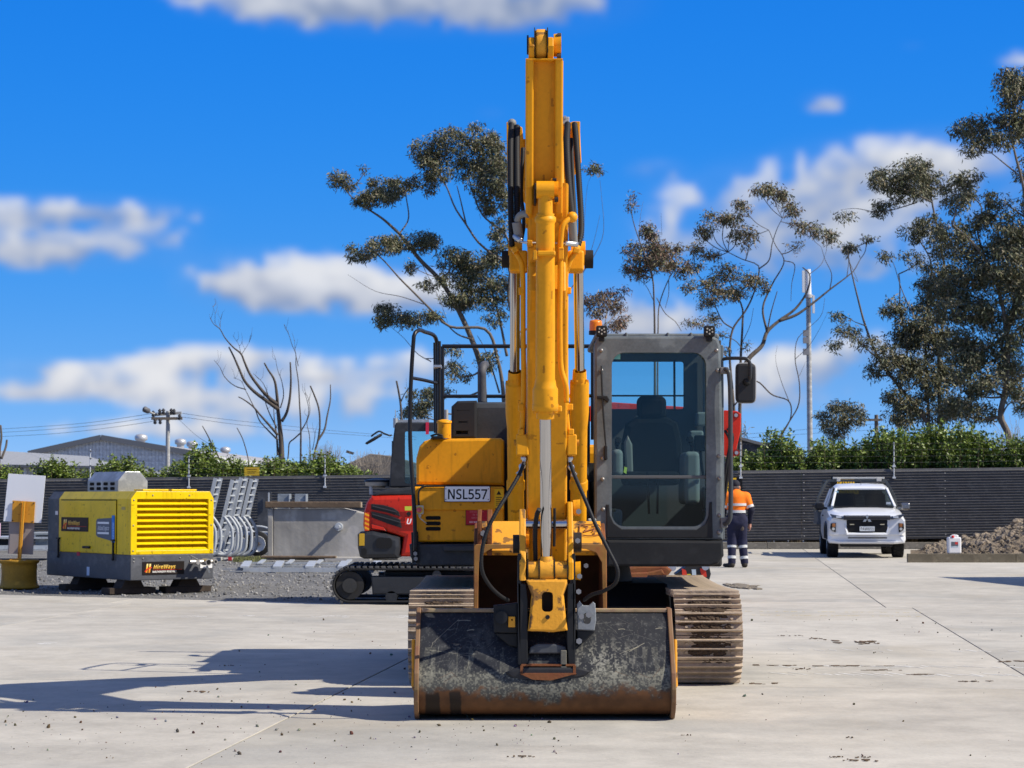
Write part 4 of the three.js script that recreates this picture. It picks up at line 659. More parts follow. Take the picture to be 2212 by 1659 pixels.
// ---------- the yellow excavator ----------
const EX = thing('excavator', 'yellow excavator with upright arm and wide black bucket in the middle of the yard', 'excavator', [0.4725, 0, -17.25]);
const boltM = M(0.28, 0.27, 0.26, 0.45, { metalness: 0.6 }), hoseM = M(0.012, 0.012, 0.013, 0.6), pinBlack = M(0.02, 0.02, 0.022, 0.5);
{
  // crawler tracks: shoe plates carried round an oval
  const shoeM = M(0.5, 0.4, 0.3, 0.65, { map: dullTex, bumpMap: fineBump, bumpScale: 0.003 }), N = 42, R = 0.31, zc = 17.25, half = 1.44, W = 0.5;
  const shoe = mergeG([box(W, 0.016, 0.184, 0, 0, 0), ...[-0.066, 0, 0.066].map((z) => box(W, 0.036, 0.012, 0, 0.024, z, 0.003)), ...[-0.09, 0.09].map((x) => box(0.05, 0.05, 0.16, x, -0.03, 0)), ...[-0.17, 0.17].flatMap((x) => [-0.033, 0.033].map((z) => cyl(new V3(x, 0.004, z), new V3(x, 0.02, z), 0.012, 0.012, 6)))]);
  metreUV(shoe);
  const per = 4 * half + 2 * Math.PI * R;
  const spot = (s) => {   // [forward, up, tilt] at the way s round the oval, from the bottom rear forwards
    s = ((s % per) + per) % per;
    if (s < 2 * half) return [-half + s, R - R, Math.PI]; s -= 2 * half;
    if (s < Math.PI * R) { const a = s / R; return [half + Math.sin(a) * R, R - Math.cos(a) * R, Math.PI - a]; } s -= Math.PI * R;
    if (s < 2 * half) { const t = s / (2 * half); return [half - s, 2 * R - 0.018 * Math.sin(t * Math.PI), 0]; } s -= 2 * half;
    const a = s / R; return [-half - Math.sin(a) * R, R + Math.cos(a) * R, -a];
  };
  for (const [cx, nm] of [[1.47, 'right'], [-0.525, 'left']]) {
    const tr = new THREE.Group(); tr.name = 'track'; EX.add(tr); bases.set(tr, bases.get(EX));
    for (let i = 0; i < N; i++) {
      const [f, u, a] = spot(i * per / N + (nm === 'left' ? 0.06 : 0)), m = new THREE.Mesh(shoe, shoeM); m.name = 'track_shoe'; m.castShadow = m.receiveShadow = true;
      m.position.set(cx - 0.4725, u + 0.04, f); m.rotation.x = a; tr.add(m);
    }
    const frame = [side([[zc - half, 0.2], [zc - half, 0.42], [zc + half, 0.42], [zc + half, 0.2], [zc + 1.1, 0.14], [zc - 1.1, 0.14]], cx - 0.15, cx + 0.15, 0.02)];
    part('track_frame', frame, blackPaint, tr);
    part('idler', cyl(new V3(cx - 0.06, R + 0.04, -(zc - half)), new V3(cx + 0.06, R + 0.04, -(zc - half)), 0.265, 0.265, 28), dull(0.06, 0.05, 0.045), tr);
    part('sprocket', cyl(new V3(cx - 0.06, R + 0.04, -(zc + half)), new V3(cx + 0.06, R + 0.04, -(zc + half)), 0.265, 0.265, 16), blackPaint, tr);
    // caked soil between the grousers at the front of the track
    const lumps = [];
    for (let i = 0; i < 380; i++) { const s = 2 * half + rr(0.3, 0.98) * Math.PI * R, [f, u, a] = spot(s + gauss() * 0.02), g = new THREE.IcosahedronGeometry(1, 1), r = rr(0.01, 0.026), q = g.attributes.position; for (let j = 0; j < q.count; j++) { const k = 0.7 + 0.6 * hash(Math.round(q.getX(j) * 9), Math.round(q.getY(j) * 9 + q.getZ(j) * 31), i); q.setXYZ(j, q.getX(j) * k, q.getY(j) * k, q.getZ(j) * k); } g.computeVertexNormals(); g.scale(r * rr(1.2, 3.2), r * 0.9, r); g.rotateX(a); const nn = [Math.sin(a), Math.cos(a)]; lumps.push(g.translate(cx + clamp(gauss() * 0.13, -0.23, 0.23), u + 0.05 + nn[1] * 0.004, -(zc - f) + nn[0] * 0.004)); }
    part('caked_soil', lumps, M(0.07, 0.048, 0.032, 0.95, { bumpMap: fineBump, bumpScale: 0.01 }), tr, { kind: 'stuff' });
  }
  part('car_body', [side([[16.35, 0.3], [16.35, 0.55], [16.6, 0.72], [17.9, 0.72], [18.2, 0.55], [18.2, 0.3]], -0.3, 1.25, 0.03), cyl(new V3(0.4725, 0.6, -17.25), new V3(0.4725, 0.86, -17.25), 0.55, 0.5, 36), side([[16.2, 0.2], [16.2, 0.5], [18.3, 0.5], [18.3, 0.2]], -0.1, 1.05, 0.03)], blackPaint, EX);
}
const HD = 16.2;   // front of the upper body
{
  // right-hand body: tank, tool box, skirt
  part('tank', plate([[899, 1046], [899, 990], [906, 964], [916, 953], [930, 948], [1082, 946], [1089, 952], [1089, 1049]], HD + 0.25, 1.0, 0.022), yellow, EX);
  const tb = part('tool_box', [rect(892, 1051, 1089, 1171, HD + 0.02, 1.2, 0.02), rect(903, 1053, 1070, 1102, HD, 0.05, 0.008)], yellow, EX);
  part('box_lid', rect(1071, 1062, 1088, 1102, HD + 0.005, 0.04, 0.004), yellow, tb);
  part('air_slot', [[1023], [1033.5], [1044]].map((_, i) => plate(rpts(919.5, 1115 + i * 11.7, 952, 1123 + i * 11.7, 3.8), HD + 0.014, 0.02)), M(0.008, 0.008, 0.008, 0.9), tb);
  part('seal_strip', [tube([P(905, 1101, HD - 0.004), P(905.5, 1060, HD - 0.004), P(912, 1052, HD - 0.004), P(930, 1050.5, HD - 0.004), P(1060, 1050.5, HD - 0.004)], 0.008, 30, 6)], hoseM, tb);
  const sk = part('skirt', plate([[884, 1176], [1100, 1174], [1100, 1222], [910, 1222], [893, 1214], [886, 1202]], HD - 0.02, 1.9, 0.015), M(0.045, 0.052, 0.06, 0.6, { map: dullTex }), EX);
  part('skirt_step', rect(958, 1180, 1100, 1190, HD - 0.07, 0.08, 0.006), M(0.04, 0.045, 0.05, 0.6), sk);
  // registration plate
  const np = part('number_plate', sheet(0.36, 0.125, 0.006, [P(1009.5, 1067, HD - 0.012).x, P(1009.5, 1067, HD - 0.012).y, -(HD - 0.012)]), print(0.36, 0.125, 512, (x, w, h) => { x.fillStyle = '#10131a'; x.fillRect(0, 0, w, h); x.fillStyle = '#e9edf0'; x.beginPath(); x.roundRect(6, 6, w - 12, h - 12, 14); x.fill(); x.fillStyle = '#0b0c10'; x.textAlign = 'center'; x.textBaseline = 'middle'; x.font = `${h * 0.83}px sans-serif`; x.save(); x.translate(w / 2, h * 0.53); x.lineWidth = 5; x.strokeStyle = '#0b0c10'; x.fillText('NSL557', 0, 0, w * 0.88); x.strokeText('NSL557', 0, 0, w * 0.88); x.restore(); }), EX, { keep: true });
  part('screw', [[963, 1056], [963, 1079], [1055, 1056], [1055, 1079]].map(([x, y]) => sph(P(x, y, HD - 0.017), 0.005, 6)), boltM, np);
  const wp = P(1031, 1105.5, HD + 0.012);
  part('warning_label', sheet(0.172, 0.186, 0.003, [P(1029.5, 1109, HD).x, P(1029.5, 1109, HD).y, -HD - 0.012]), print(0.172, 0.186, 256, (x, w, h) => { x.fillStyle = '#20100f'; x.fillRect(0, 0, w, h); x.fillStyle = '#b3202c'; x.fillRect(6, h * 0.2, w - 12, h * 0.77); x.fillStyle = '#e8e3da'; x.textAlign = 'center'; x.font = `bold ${h * 0.14}px sans-serif`; x.fillText('IMPORTANT', w / 2, h * 0.15, w * 0.92); x.fillStyle = '#d98a86'; x.font = `${h * 0.1}px sans-serif`; ['LOW SULPHUR', 'DIESEL ONLY', 'IN THIS', 'MACHINE'].forEach((s, i) => x.fillText(s, w / 2, h * (0.33 + i * 0.13), w * 0.86)); x.fillStyle = '#f0d8d4'; x.font = `bold ${h * 0.1}px sans-serif`; x.fillText('DO NOT FILL', w / 2, h * 0.9, w * 0.8); }), EX, { keep: true });
  part('caution_label', sheet(0.075, 0.15, 0.003, [P(1077.5, 1077, HD).x, P(1077.5, 1077, HD).y, -HD - 0.002]), print(0.075, 0.15, 96, (x, w, h) => { x.fillStyle = '#e0b018'; x.fillRect(0, 0, w, h); x.fillStyle = '#1a1a12'; x.beginPath(); x.moveTo(w * 0.5, h * 0.08); x.lineTo(w * 0.75, h * 0.3); x.lineTo(w * 0.25, h * 0.3); x.fill(); for (let i = 0; i < 5; i++) x.fillRect(w * 0.2, h * (0.42 + i * 0.1), w * (i % 2 ? 0.5 : 0.62), h * 0.035); }), EX, { keep: true });
  // emergency stop
  const eb = part('stop_switch', rect(895.5, 1092, 915, 1111, HD - 0.05, 0.07, 0.008), M(0.6, 0.56, 0.45, 0.6), EX), ec = P(905.5, 1101.5, HD - 0.05);
  part('stop_ring', cyl(ec, ec.clone().add(new V3(0, 0, 0.006)), 0.029, 0.029, 20), M(0.75, 0.55, 0.06, 0.5), eb); part('stop_button', lathe(ec, ec.clone().add(new V3(0, 0, 0.035)), [[0, 0.013], [0.3, 0.013], [0.4, 0.02], [0.9, 0.02], [1, 0]], 18), M(0.6, 0.12, 0.14, 0.5), eb);
  part('switch_wire', tube([P(906, 1111, HD - 0.03), P(907, 1118, HD - 0.03), P(913, 1124, HD - 0.02), P(922, 1131, HD + 0.02)], 0.005, 12, 5), M(0.6, 0.58, 0.5, 0.6), eb);
  part('cable_gland', cyl(P(907, 1110, HD - 0.03), P(907, 1116, HD - 0.03), 0.012, 0.012, 8), M(0.5, 0.5, 0.5, 0.5), eb);
  part('filler_plate', [plate([[930, 948], [933, 942], [956, 941], [958, 948]], HD + 0.05, 0.3, 0.008), tube([P(930, 942, HD + 0.1), P(943, 938, HD + 0.1), P(956, 941, HD + 0.1)], 0.008, 8, 5)], blackPaint, EX);
  part('filler_neck', [cyl(P(959.5, 947, HD + 0.3), P(959.5, 912, HD + 0.3), 0.055, 0.055, 20), lathe(P(959.5, 914, HD + 0.3), P(959.5, 906, HD + 0.3), [[0, 0.06], [0.6, 0.06], [1, 0.02]], 20)], yellow, EX);
  // engine cover
  const hood = part('engine_cover', [plate([[984, 948], [984, 880], [1000, 868], [1110, 868], [1260, 868], [1275, 880], [1275, 1060], [984, 1060]], HD + 1.0, 1.3, 0.05)], M(0.055, 0.06, 0.068, 0.55, { map: dullTex, bumpMap: fineBump, bumpScale: 0.0005 }), EX);
  part('cover_rim', plate([[974, 948], [975, 878], [988, 866], [1030, 865], [1030, 948]], HD + 0.93, 0.12, 0.02, [rpts(984, 881, 1016, 892, 2), rpts(986, 905, 1014, 918, 2), rpts(980, 925, 1016, 943, 2)]), M(0.02, 0.021, 0.024, 0.5), hood);
  part('exhaust', [tube([P(1041, 872, 17.7), P(1041, 820, 17.7), P(1041, 800, 17.7), P(1044, 791, 17.74), P(1048, 788, 17.85)], (t) => 0.037, 20, 16)], M(0.09, 0.09, 0.1, 0.6, { map: dullTex }), EX);
  part('aerial_mount', cyl(P(964, 946, HD + 0.6), P(964, 885, HD + 0.6), 0.02, 0.016, 8), galv, EX);
  // grab hoop at the front right corner
  const hr = 0.0165, hoop = part('handrail', [
    tube([P(897, 1190, HD - 0.06), P(896, 1130, HD - 0.06), P(893, 1070, HD - 0.05), P(887, 980, HD - 0.02), P(885.5, 900, HD), P(889, 800, HD), P(893, 740, HD), P(895, 722, HD), P(903, 714, HD + 0.05), P(918, 717, HD + 0.3), P(940, 728, HD + 0.6), P(944, 742, HD + 0.65), P(944.5, 840, HD + 0.65), P(945, 940, HD + 0.65)], hr, 90, 10),
    tube([P(888, 816, HD), P(915, 821, HD + 0.3), P(944, 828, HD + 0.65)], 0.014, 10, 8), cyl(P(939, 740, HD + 0.72), P(940, 935, HD + 0.72), 0.012, 0.012, 8), cyl(P(949, 737, HD + 0.5), P(949, 942, HD + 0.5), 0.0135, 0.0135, 8)], M(0.015, 0.015, 0.017, 0.35), EX);
  part('clamp', [rect(936, 788, 953, 794, HD + 0.47, 0.2, 0.004)], zinc, hoop); part('bolt', [[897, 1196], [898, 1207]].map(([x, y]) => cyl(P(x, y, HD - 0.09), P(x, y, HD - 0.05), 0.017, 0.017, 6)), boltM, hoop);
  part('foot_bracket', plate([[888, 1150], [903, 1148], [906, 1214], [890, 1216]], HD - 0.045, 0.03, 0.004), blackPaint, hoop);
  part('rear_rail', [tube([P(955, 748, 18.2), P(1100, 748, 18.2), P(1290, 748, 18.2)], 0.018, 6, 8), tube([P(955, 856, 18.2), P(1100, 856, 18.2), P(1290, 855, 18.2)], 0.016, 6, 8), cyl(P(956, 748, 18.2), P(956, 950, 18.2), 0.016, 0.016, 8), cyl(P(1280, 748, 18.2), P(1280, 950, 18.2), 0.016, 0.016, 8)], M(0.015, 0.015, 0.017, 0.35), EX);
  // the dark middle of the upper body behind the boom foot, and the counterweight
  part('revolving_frame', [rect(1085, 1000, 1290, 1222, HD + 0.55, 0.4), rect(900, 1180, 1560, 1224, HD + 0.4, 1.9, 0.02), side([[16.1, 1.0], [16.1, 1.5], [16.5, 1.95], [17.4, 1.95], [17.4, 1.0]], 0.12, 0.16, 0.01), side([[16.1, 1.0], [16.1, 1.5], [16.5, 1.95], [17.4, 1.95], [17.4, 1.0]], 0.56, 0.6, 0.01)], M(0.03, 0.03, 0.032, 0.7), EX);
  part('counterweight', plate(rpts(915, 960, 1520, 1200, 40).map(([x, y]) => [x, y]), 18.25, 0.55, 0.08), yellow, EX);
}
// cab
{
  const cf = M(0.16, 0.185, 0.2, 0.5, { map: dullTex, bumpMap: fineBump, bumpScale: 0.0004 }), cd = 15.97, L = 1.6, lower = M(0.02, 0.022, 0.025, 0.6, { map: dullTex });
  const cab = part('cab', [plate([[1284, 1166], [1284, 742], [1290, 730], [1300, 726], [1540, 726], [1552, 732], [1557, 750], [1562, 1000], [1562, 1166]], cd, 0.09, 0.02, [rpts(1316, 756, 1531, 1143, 34, 8)]),
    rect(1284, 720, 1554, 733, cd + 0.06, L - 0.1, 0.02), ...[1350, 1440, 1490].map((x) => rect(x, 718, x + 6, 731, cd + 0.05, L - 0.2, 0.01)),
    rect(1284, 745, 1296, 1166, cd + 0.08, 0.1, 0.01), rect(1284, 745, 1297, 1166, cd + L - 0.12, 0.12, 0.01), rect(1552, 745, 1563, 1166, cd + 0.08, 0.1, 0.01), rect(1544, 745, 1556, 1166, cd + L - 0.12, 0.12, 0.01), rect(1284, 1040, 1290, 1166, cd + 0.1, L - 0.2), rect(1556, 1050, 1562, 1166, cd + 0.1, L - 0.2)], cf, EX);
  const bk = cd + L - 0.1;
  part('rear_panel', plate([[1284, 1160], [1284, 735], [1558, 735], [1558, 1160]], bk, 0.06, 0.01, [rpts(1314, 778, 1480, 886, 8)]), M(0.05, 0.055, 0.06, 0.7), cab);
  part('base_box', plate([[1310, 1166], [1562, 1168], [1564, 1200], [1552, 1218], [1535, 1224], [1310, 1224]], cd - 0.03, L + 0.1, 0.02), lower, cab);
  part('lower_frame', plate([[1310, 1090], [1316, 1090], [1318, 1112], [1326, 1130], [1344, 1143], [1506, 1144], [1524, 1132], [1531, 1114], [1533, 1085], [1538, 1084], [1540, 1162], [1310, 1162]], cd - 0.015, 0.03, 0.006), lower, cab);
  const fl = part('windscreen', rect(1312, 752, 1535, 1030, cd + 0.045, 0.006), cabGlass, cab), lw = part('lower_window', rect(1312, 1033, 1535, 1146, cd + 0.04, 0.006), cabGlass, cab);
  each('hand_stop', [rect(1314, 1100, 1330, 1106, cd + 0.09, 0.03, 0.004), rect(1518, 1100, 1534, 1106, cd + 0.09, 0.03, 0.004)], blackPaint, cab);
  part('glazing_bar', rect(1314, 1027, 1533, 1034, cd + 0.02, 0.04, 0.006), M(0.1, 0.105, 0.11, 0.35), cab);
  part('rear_window', rect(1312, 776, 1482, 888, bk + 0.03, 0.006), cabGlass, cab);
  part('window_rail', [rect(1316, 853, 1480, 856.5, bk - 0.02, 0.02), rect(1455, 778, 1459, 886, bk - 0.02, 0.02)], blackPaint, cab);
  part('door_window', rect(1557, 760, 1558.5, 1040, cd + 0.2, L - 0.4), cabGlass, cab);
  // inside the cab
  const dk = M(0.004, 0.004, 0.005, 0.95, { specularIntensity: 0.2 }), gry = M(0.13, 0.14, 0.145, 0.8);
  const seat = part('seat', [plate([[1345, 1030], [1343, 960], [1352, 915], [1375, 900], [1440, 900], [1464, 912], [1474, 955], [1476, 1030]], cd + 0.95, 0.16, 0.05), plate(rpts(1376, 855, 1440, 905, 14), cd + 0.95, 0.1, 0.04), rect(1348, 1018, 1470, 1048, cd + 0.5, 0.5, 0.04)], dk, cab);
  part('seat_bolster', [plate([[1352, 1024], [1348, 955], [1356, 940], [1366, 960], [1368, 1024]], cd + 0.9, 0.05, 0.015)], M(0.16, 0.16, 0.155, 0.9), seat);
  part('console', [rect(1322, 970, 1346, 1030, cd + 0.5, 0.5, 0.04), rect(1478, 975, 1512, 1090, cd + 0.5, 0.6, 0.04)], gry, cab); part('console', [rect(1318, 1100, 1345, 1160, cd + 0.3, 0.6, 0.03)], gry, cab);
  part('lever', [tube([P(1334, 972, cd + 0.55), P(1333, 960, cd + 0.55), P(1336, 950, cd + 0.5)], (t) => mix(0.012, 0.03, t), 8, 8), tube([P(1494, 978, cd + 0.55), P(1495, 960, cd + 0.55), P(1490, 948, cd + 0.5)], (t) => mix(0.012, 0.03, t), 8, 8), tube([P(1402, 1110, cd + 0.3), P(1400, 1060, cd + 0.3), P(1398, 1020, cd + 0.35)], 0.01, 8, 6), tube([P(1420, 1110, cd + 0.3), P(1421, 1060, cd + 0.3), P(1424, 1020, cd + 0.35)], 0.01, 8, 6)], dk, cab);
  part('side_trim', [rect(1505, 890, 1548, 920, bk - 0.25, 0.2, 0.02), rect(1490, 930, 1520, 965, bk - 0.3, 0.2, 0.02), rect(1520, 760, 1530, 960, bk - 0.1, 0.08, 0.02)], gry, cab);
  part('monitor', [plate(rpts(1500, 940, 1526, 975, 4), cd + 0.35, 0.05, 0.01), tube([P(1513, 975, cd + 0.38), P(1515, 1000, cd + 0.4), P(1520, 1030, cd + 0.5)], 0.012, 6, 6)], dk, cab);
  part('inside_label', [rect(1399, 1037, 1411, 1047, cd + 1.4, 0.01)], M(0.7, 0.5, 0.05, 0.6), cab); part('tag', [plate([[1349, 1008], [1355, 1010], [1353, 1024], [1347, 1020]], cd + 0.45, 0.01)], M(0.55, 0.7, 0.1, 0.7), cab); part('yellow_strap', tube([P(1527, 975, cd + 0.4), P(1531, 990, cd + 0.4), P(1529, 1012, cd + 0.4)], 0.008, 8, 5), M(0.75, 0.6, 0.05, 0.7), cab);
  part('floor', rect(1300, 1150, 1550, 1160, cd + 0.1, L - 0.2), dk, cab);
  part('window_sticker', rect(1319, 765, 1340, 776, cd + 0.035, 0.004), M(0.2, 0.55, 0.5, 0.6), cab);
  // outside fittings
  for (const [x, lb] of [[1300, 0], [1533, 1]]) { const l = part('work_light', plate(rpts(x - 12, 703, x + 12, 727, 4), cd - 0.06, 0.06, 0.01), M(0.012, 0.012, 0.013, 0.5), cab); part('light_lens', [[-5, -5], [5, -5], [-6, 2], [6, 2], [0, -2], [0, 6]].map(([u, v]) => { const p = P(x + u, 715 + v, cd - 0.06); return cyl(p, p.clone().add(new V3(0, 0, 0.004)), 0.007, 0.007, 8); }), M(0.4, 0.4, 0.36, 0.3), l); part('light_bracket', [rect(x - 6, 727, x + 6, 737, cd - 0.03, 0.04, 0.004)], blackPaint, l); }
  const bc = part('beacon', [lathe(P(1287, 716, cd + 0.3), P(1287, 690, cd + 0.3), [[0, 0.052], [0.7, 0.05], [0.9, 0.046], [1, 0]], 20)], new THREE.MeshPhysicalMaterial({ color: C(0.95, 0.28, 0.01), roughness: 0.3, transmission: 0.3, thickness: 0 }), cab); part('beacon_base', [cyl(P(1287, 723, cd + 0.3), P(1287, 715, cd + 0.3), 0.055, 0.055, 16), cyl(P(1286, 760, cd + 0.3), P(1287, 722, cd + 0.3), 0.012, 0.012, 8)], blackPaint, bc);
  part('bolt', [[1299, 757], [1299, 800], [1302, 990], [1302, 1035], [1303, 1100], [1548, 757], [1550, 800], [1553, 985], [1554, 1033], [1554, 1113], [1553, 1150]].map(([x, y]) => sph(P(x, y, cd - 0.006), 0.016, 8)), boltM, cab);
  part('wiper', [tube([P(1311, 992, cd - 0.02), P(1303, 880, cd - 0.03), P(1299, 790, cd - 0.02)], 0.006, 10, 5), tube([P(1308, 960, cd - 0.03), P(1303, 900, cd - 0.035), P(1298, 800, cd - 0.03)], 0.005, 10, 5), plate(rpts(1305, 962, 1312, 994, 3), cd - 0.03, 0.03, 0.006), plate([[1290, 855], [1312, 855], [1317, 863], [1313, 870], [1303, 862], [1290, 862]], cd - 0.04, 0.04, 0.006)], blackPaint, cab);
  const mr = part('mirror', plate(rpts(1590, 785, 1632, 870, 9), cd + 0.06, 0.05, 0.018), M(0.02, 0.02, 0.022, 0.45), cab); part('mirror_arm', tube([P(1558, 778, cd + 0.1), P(1566, 775, cd + 0.08), P(1600, 774, cd + 0.03), P(1614, 776, cd + 0.02), P(1620, 786, cd + 0.02), P(1620, 815, cd + 0.02), P(1617, 822, cd + 0.04)], 0.014, 30, 8), M(0.03, 0.032, 0.035, 0.4), mr); part('mirror_joint', sph(P(1613, 825, cd + 0.05), 0.03, 10), blackPaint, mr); part('mirror_rim', tube(rpts(1590.5, 785.5, 1631.5, 869.5, 9).map(([x, y]) => P(x, y, cd + 0.085)), 0.008, 60, 6, true), M(0.3, 0.3, 0.31, 0.4), mr);
  const gr = part('grab_rail', tube([P(1560, 797, cd), P(1572, 800, cd - 0.04), P(1576, 820, cd - 0.05), P(1578, 950, cd - 0.05), P(1578, 1100, cd - 0.05), P(1576, 1122, cd - 0.05), P(1568, 1132, cd - 0.03), P(1558, 1128, cd)], 0.018, 60, 8), M(0.05, 0.055, 0.06, 0.4), cab); each('rail_bracket', [rect(1556, 793, 1574, 807, cd - 0.03, 0.08, 0.006), rect(1557, 1118, 1572, 1140, cd - 0.03, 0.06, 0.006)], M(0.16, 0.16, 0.16, 0.5), gr);
  part('control_box', rect(1270, 1120, 1288, 1142, 15.7, 0.08, 0.01), M(0.45, 0.44, 0.38, 0.6), EX);
}
// boom and its cylinders
const DD = (py) => 12.62 + (py - 72) / 1143 * 0.8;            // metres to the front of the leaning arm at a given row
const Q = (px, py, off = 0) => P(px, py, DD(py) + off);
{
  const bx0 = P(1143, 600, 13.3).x, bx1 = P(1220, 600, 13.3).x;
  const foot = [16.75, 1.75], apex = P(1180, 268, 14.1), boomPin = Q(1180, 640, 0.3);
  part('boom', [side([[16.6, 1.15], [16.35, 1.1], [15.3, 2.2], [14.55, 3.0], [13.9, 3.2], [13.15, boomPin.y - 0.16], [12.95, boomPin.y], [13.0, boomPin.y + 0.16], [13.7, apex.y - 0.1], [14.1, apex.y], [14.5, apex.y - 0.08], [15.3, 3.05], [16.1, 2.0], [16.7, 1.4]], bx0, bx1, 0.012)], yellow, EX);
  // hose guide plates on the crown of the boom
  part('hose_plate', [plate([[1095, 345], [1094, 264], [1102, 262], [1128, 275], [1136, 345], [1136, 420]], 13.9, 0.03, 0.004), plate([[1100, 300], [1096, 300], [1096, 395], [1136, 440], [1136, 300]], 14.05, 0.04, 0.004)], yellow, EX);
  part('hose_plate', [plate([[1216, 300], [1216, 270], [1238, 262], [1252, 262], [1256, 350], [1230, 400], [1216, 400]], 13.95, 0.03, 0.004), rect(1244, 262, 1253, 350, 13.85, 0.12, 0.004)], yellow, EX);
  part('manifold', [rect(1214, 252, 1230, 268, 13.85, 0.08, 0.006), rect(1218, 250, 1223, 256, 13.84, 0.04)], galv, EX);
  // boom cylinders
  for (const [top, mid, bot, bx] of [[[1113, 548], [1112, 802], [1115, 1165], -1], [[1249, 548], [1252, 800], [1249, 1165], 1]]) {
    const pt = P(...top, 14.7), pm = P(...mid, 15.35), pb = P(...bot, 16.0), dir = pt.clone().sub(pb).normalize(), at = (t) => pb.clone().lerp(pm, t);
    const c = part('boom_cylinder', [lathe(pb, pm, [[0, 0.06], [0.02, 0.062], [0.66, 0.062], [0.68, 0.064], [0.74, 0.07], [0.76, 0.072], [0.93, 0.072], [0.935, 0.055], [1, 0.05]], 28), cyl(pb.clone().add(new V3(-0.09, 0, 0)), pb.clone().add(new V3(0.09, 0, 0)), 0.085, 0.085, 20), lathe(at(0.3), at(0.36), [[0, 0.062], [0.1, 0.07], [0.9, 0.07], [1, 0.062]], 24), lathe(at(0.02), at(0.06), [[0, 0.062], [0.1, 0.072], [0.9, 0.072], [1, 0.062]], 24)], yellow, EX);
    part('gland_bolt', Array.from({ length: 10 }, (_, i) => { const a = i / 10 * 6.283, e = at(0.935); return box(0.014, 0.018, 0.014, e.x + Math.cos(a) * 0.062, e.y + 0.005, e.z + Math.sin(a) * 0.062); }), yellow, c);
    part('cylinder_rod', cyl(pm, pt, 0.0365, 0.0365, 28), chrome, c);
    part('rod_eye', [cyl(pt.clone().add(new V3(-0.05, 0.02, 0)), pt.clone().add(new V3(0.05, 0.02, 0)), 0.07, 0.07, 22)], yellow, c);
  }
  const pa = P(1093, 560, 14.7), pb = P(1272, 560, 14.7); const pin = part('boom_pin', cyl(pa, pb, 0.045, 0.045, 20), yellow, EX);
  each('pin_cap', [cyl(pa.clone().add(new V3(-0.03, 0, 0)), pa.clone().add(new V3(0.03, 0, 0)), 0.062, 0.062, 24), cyl(pb.clone().add(new V3(-0.03, 0, 0)), pb.clone().add(new V3(0.03, 0, 0)), 0.066, 0.066, 24)], blackRubber, pin);
  part('cylinder_boss', [rect(1100, 540, 1140, 585, 14.55, 0.2, 0.02), rect(1226, 540, 1262, 585, 14.55, 0.2, 0.02)], yellow, EX);
}
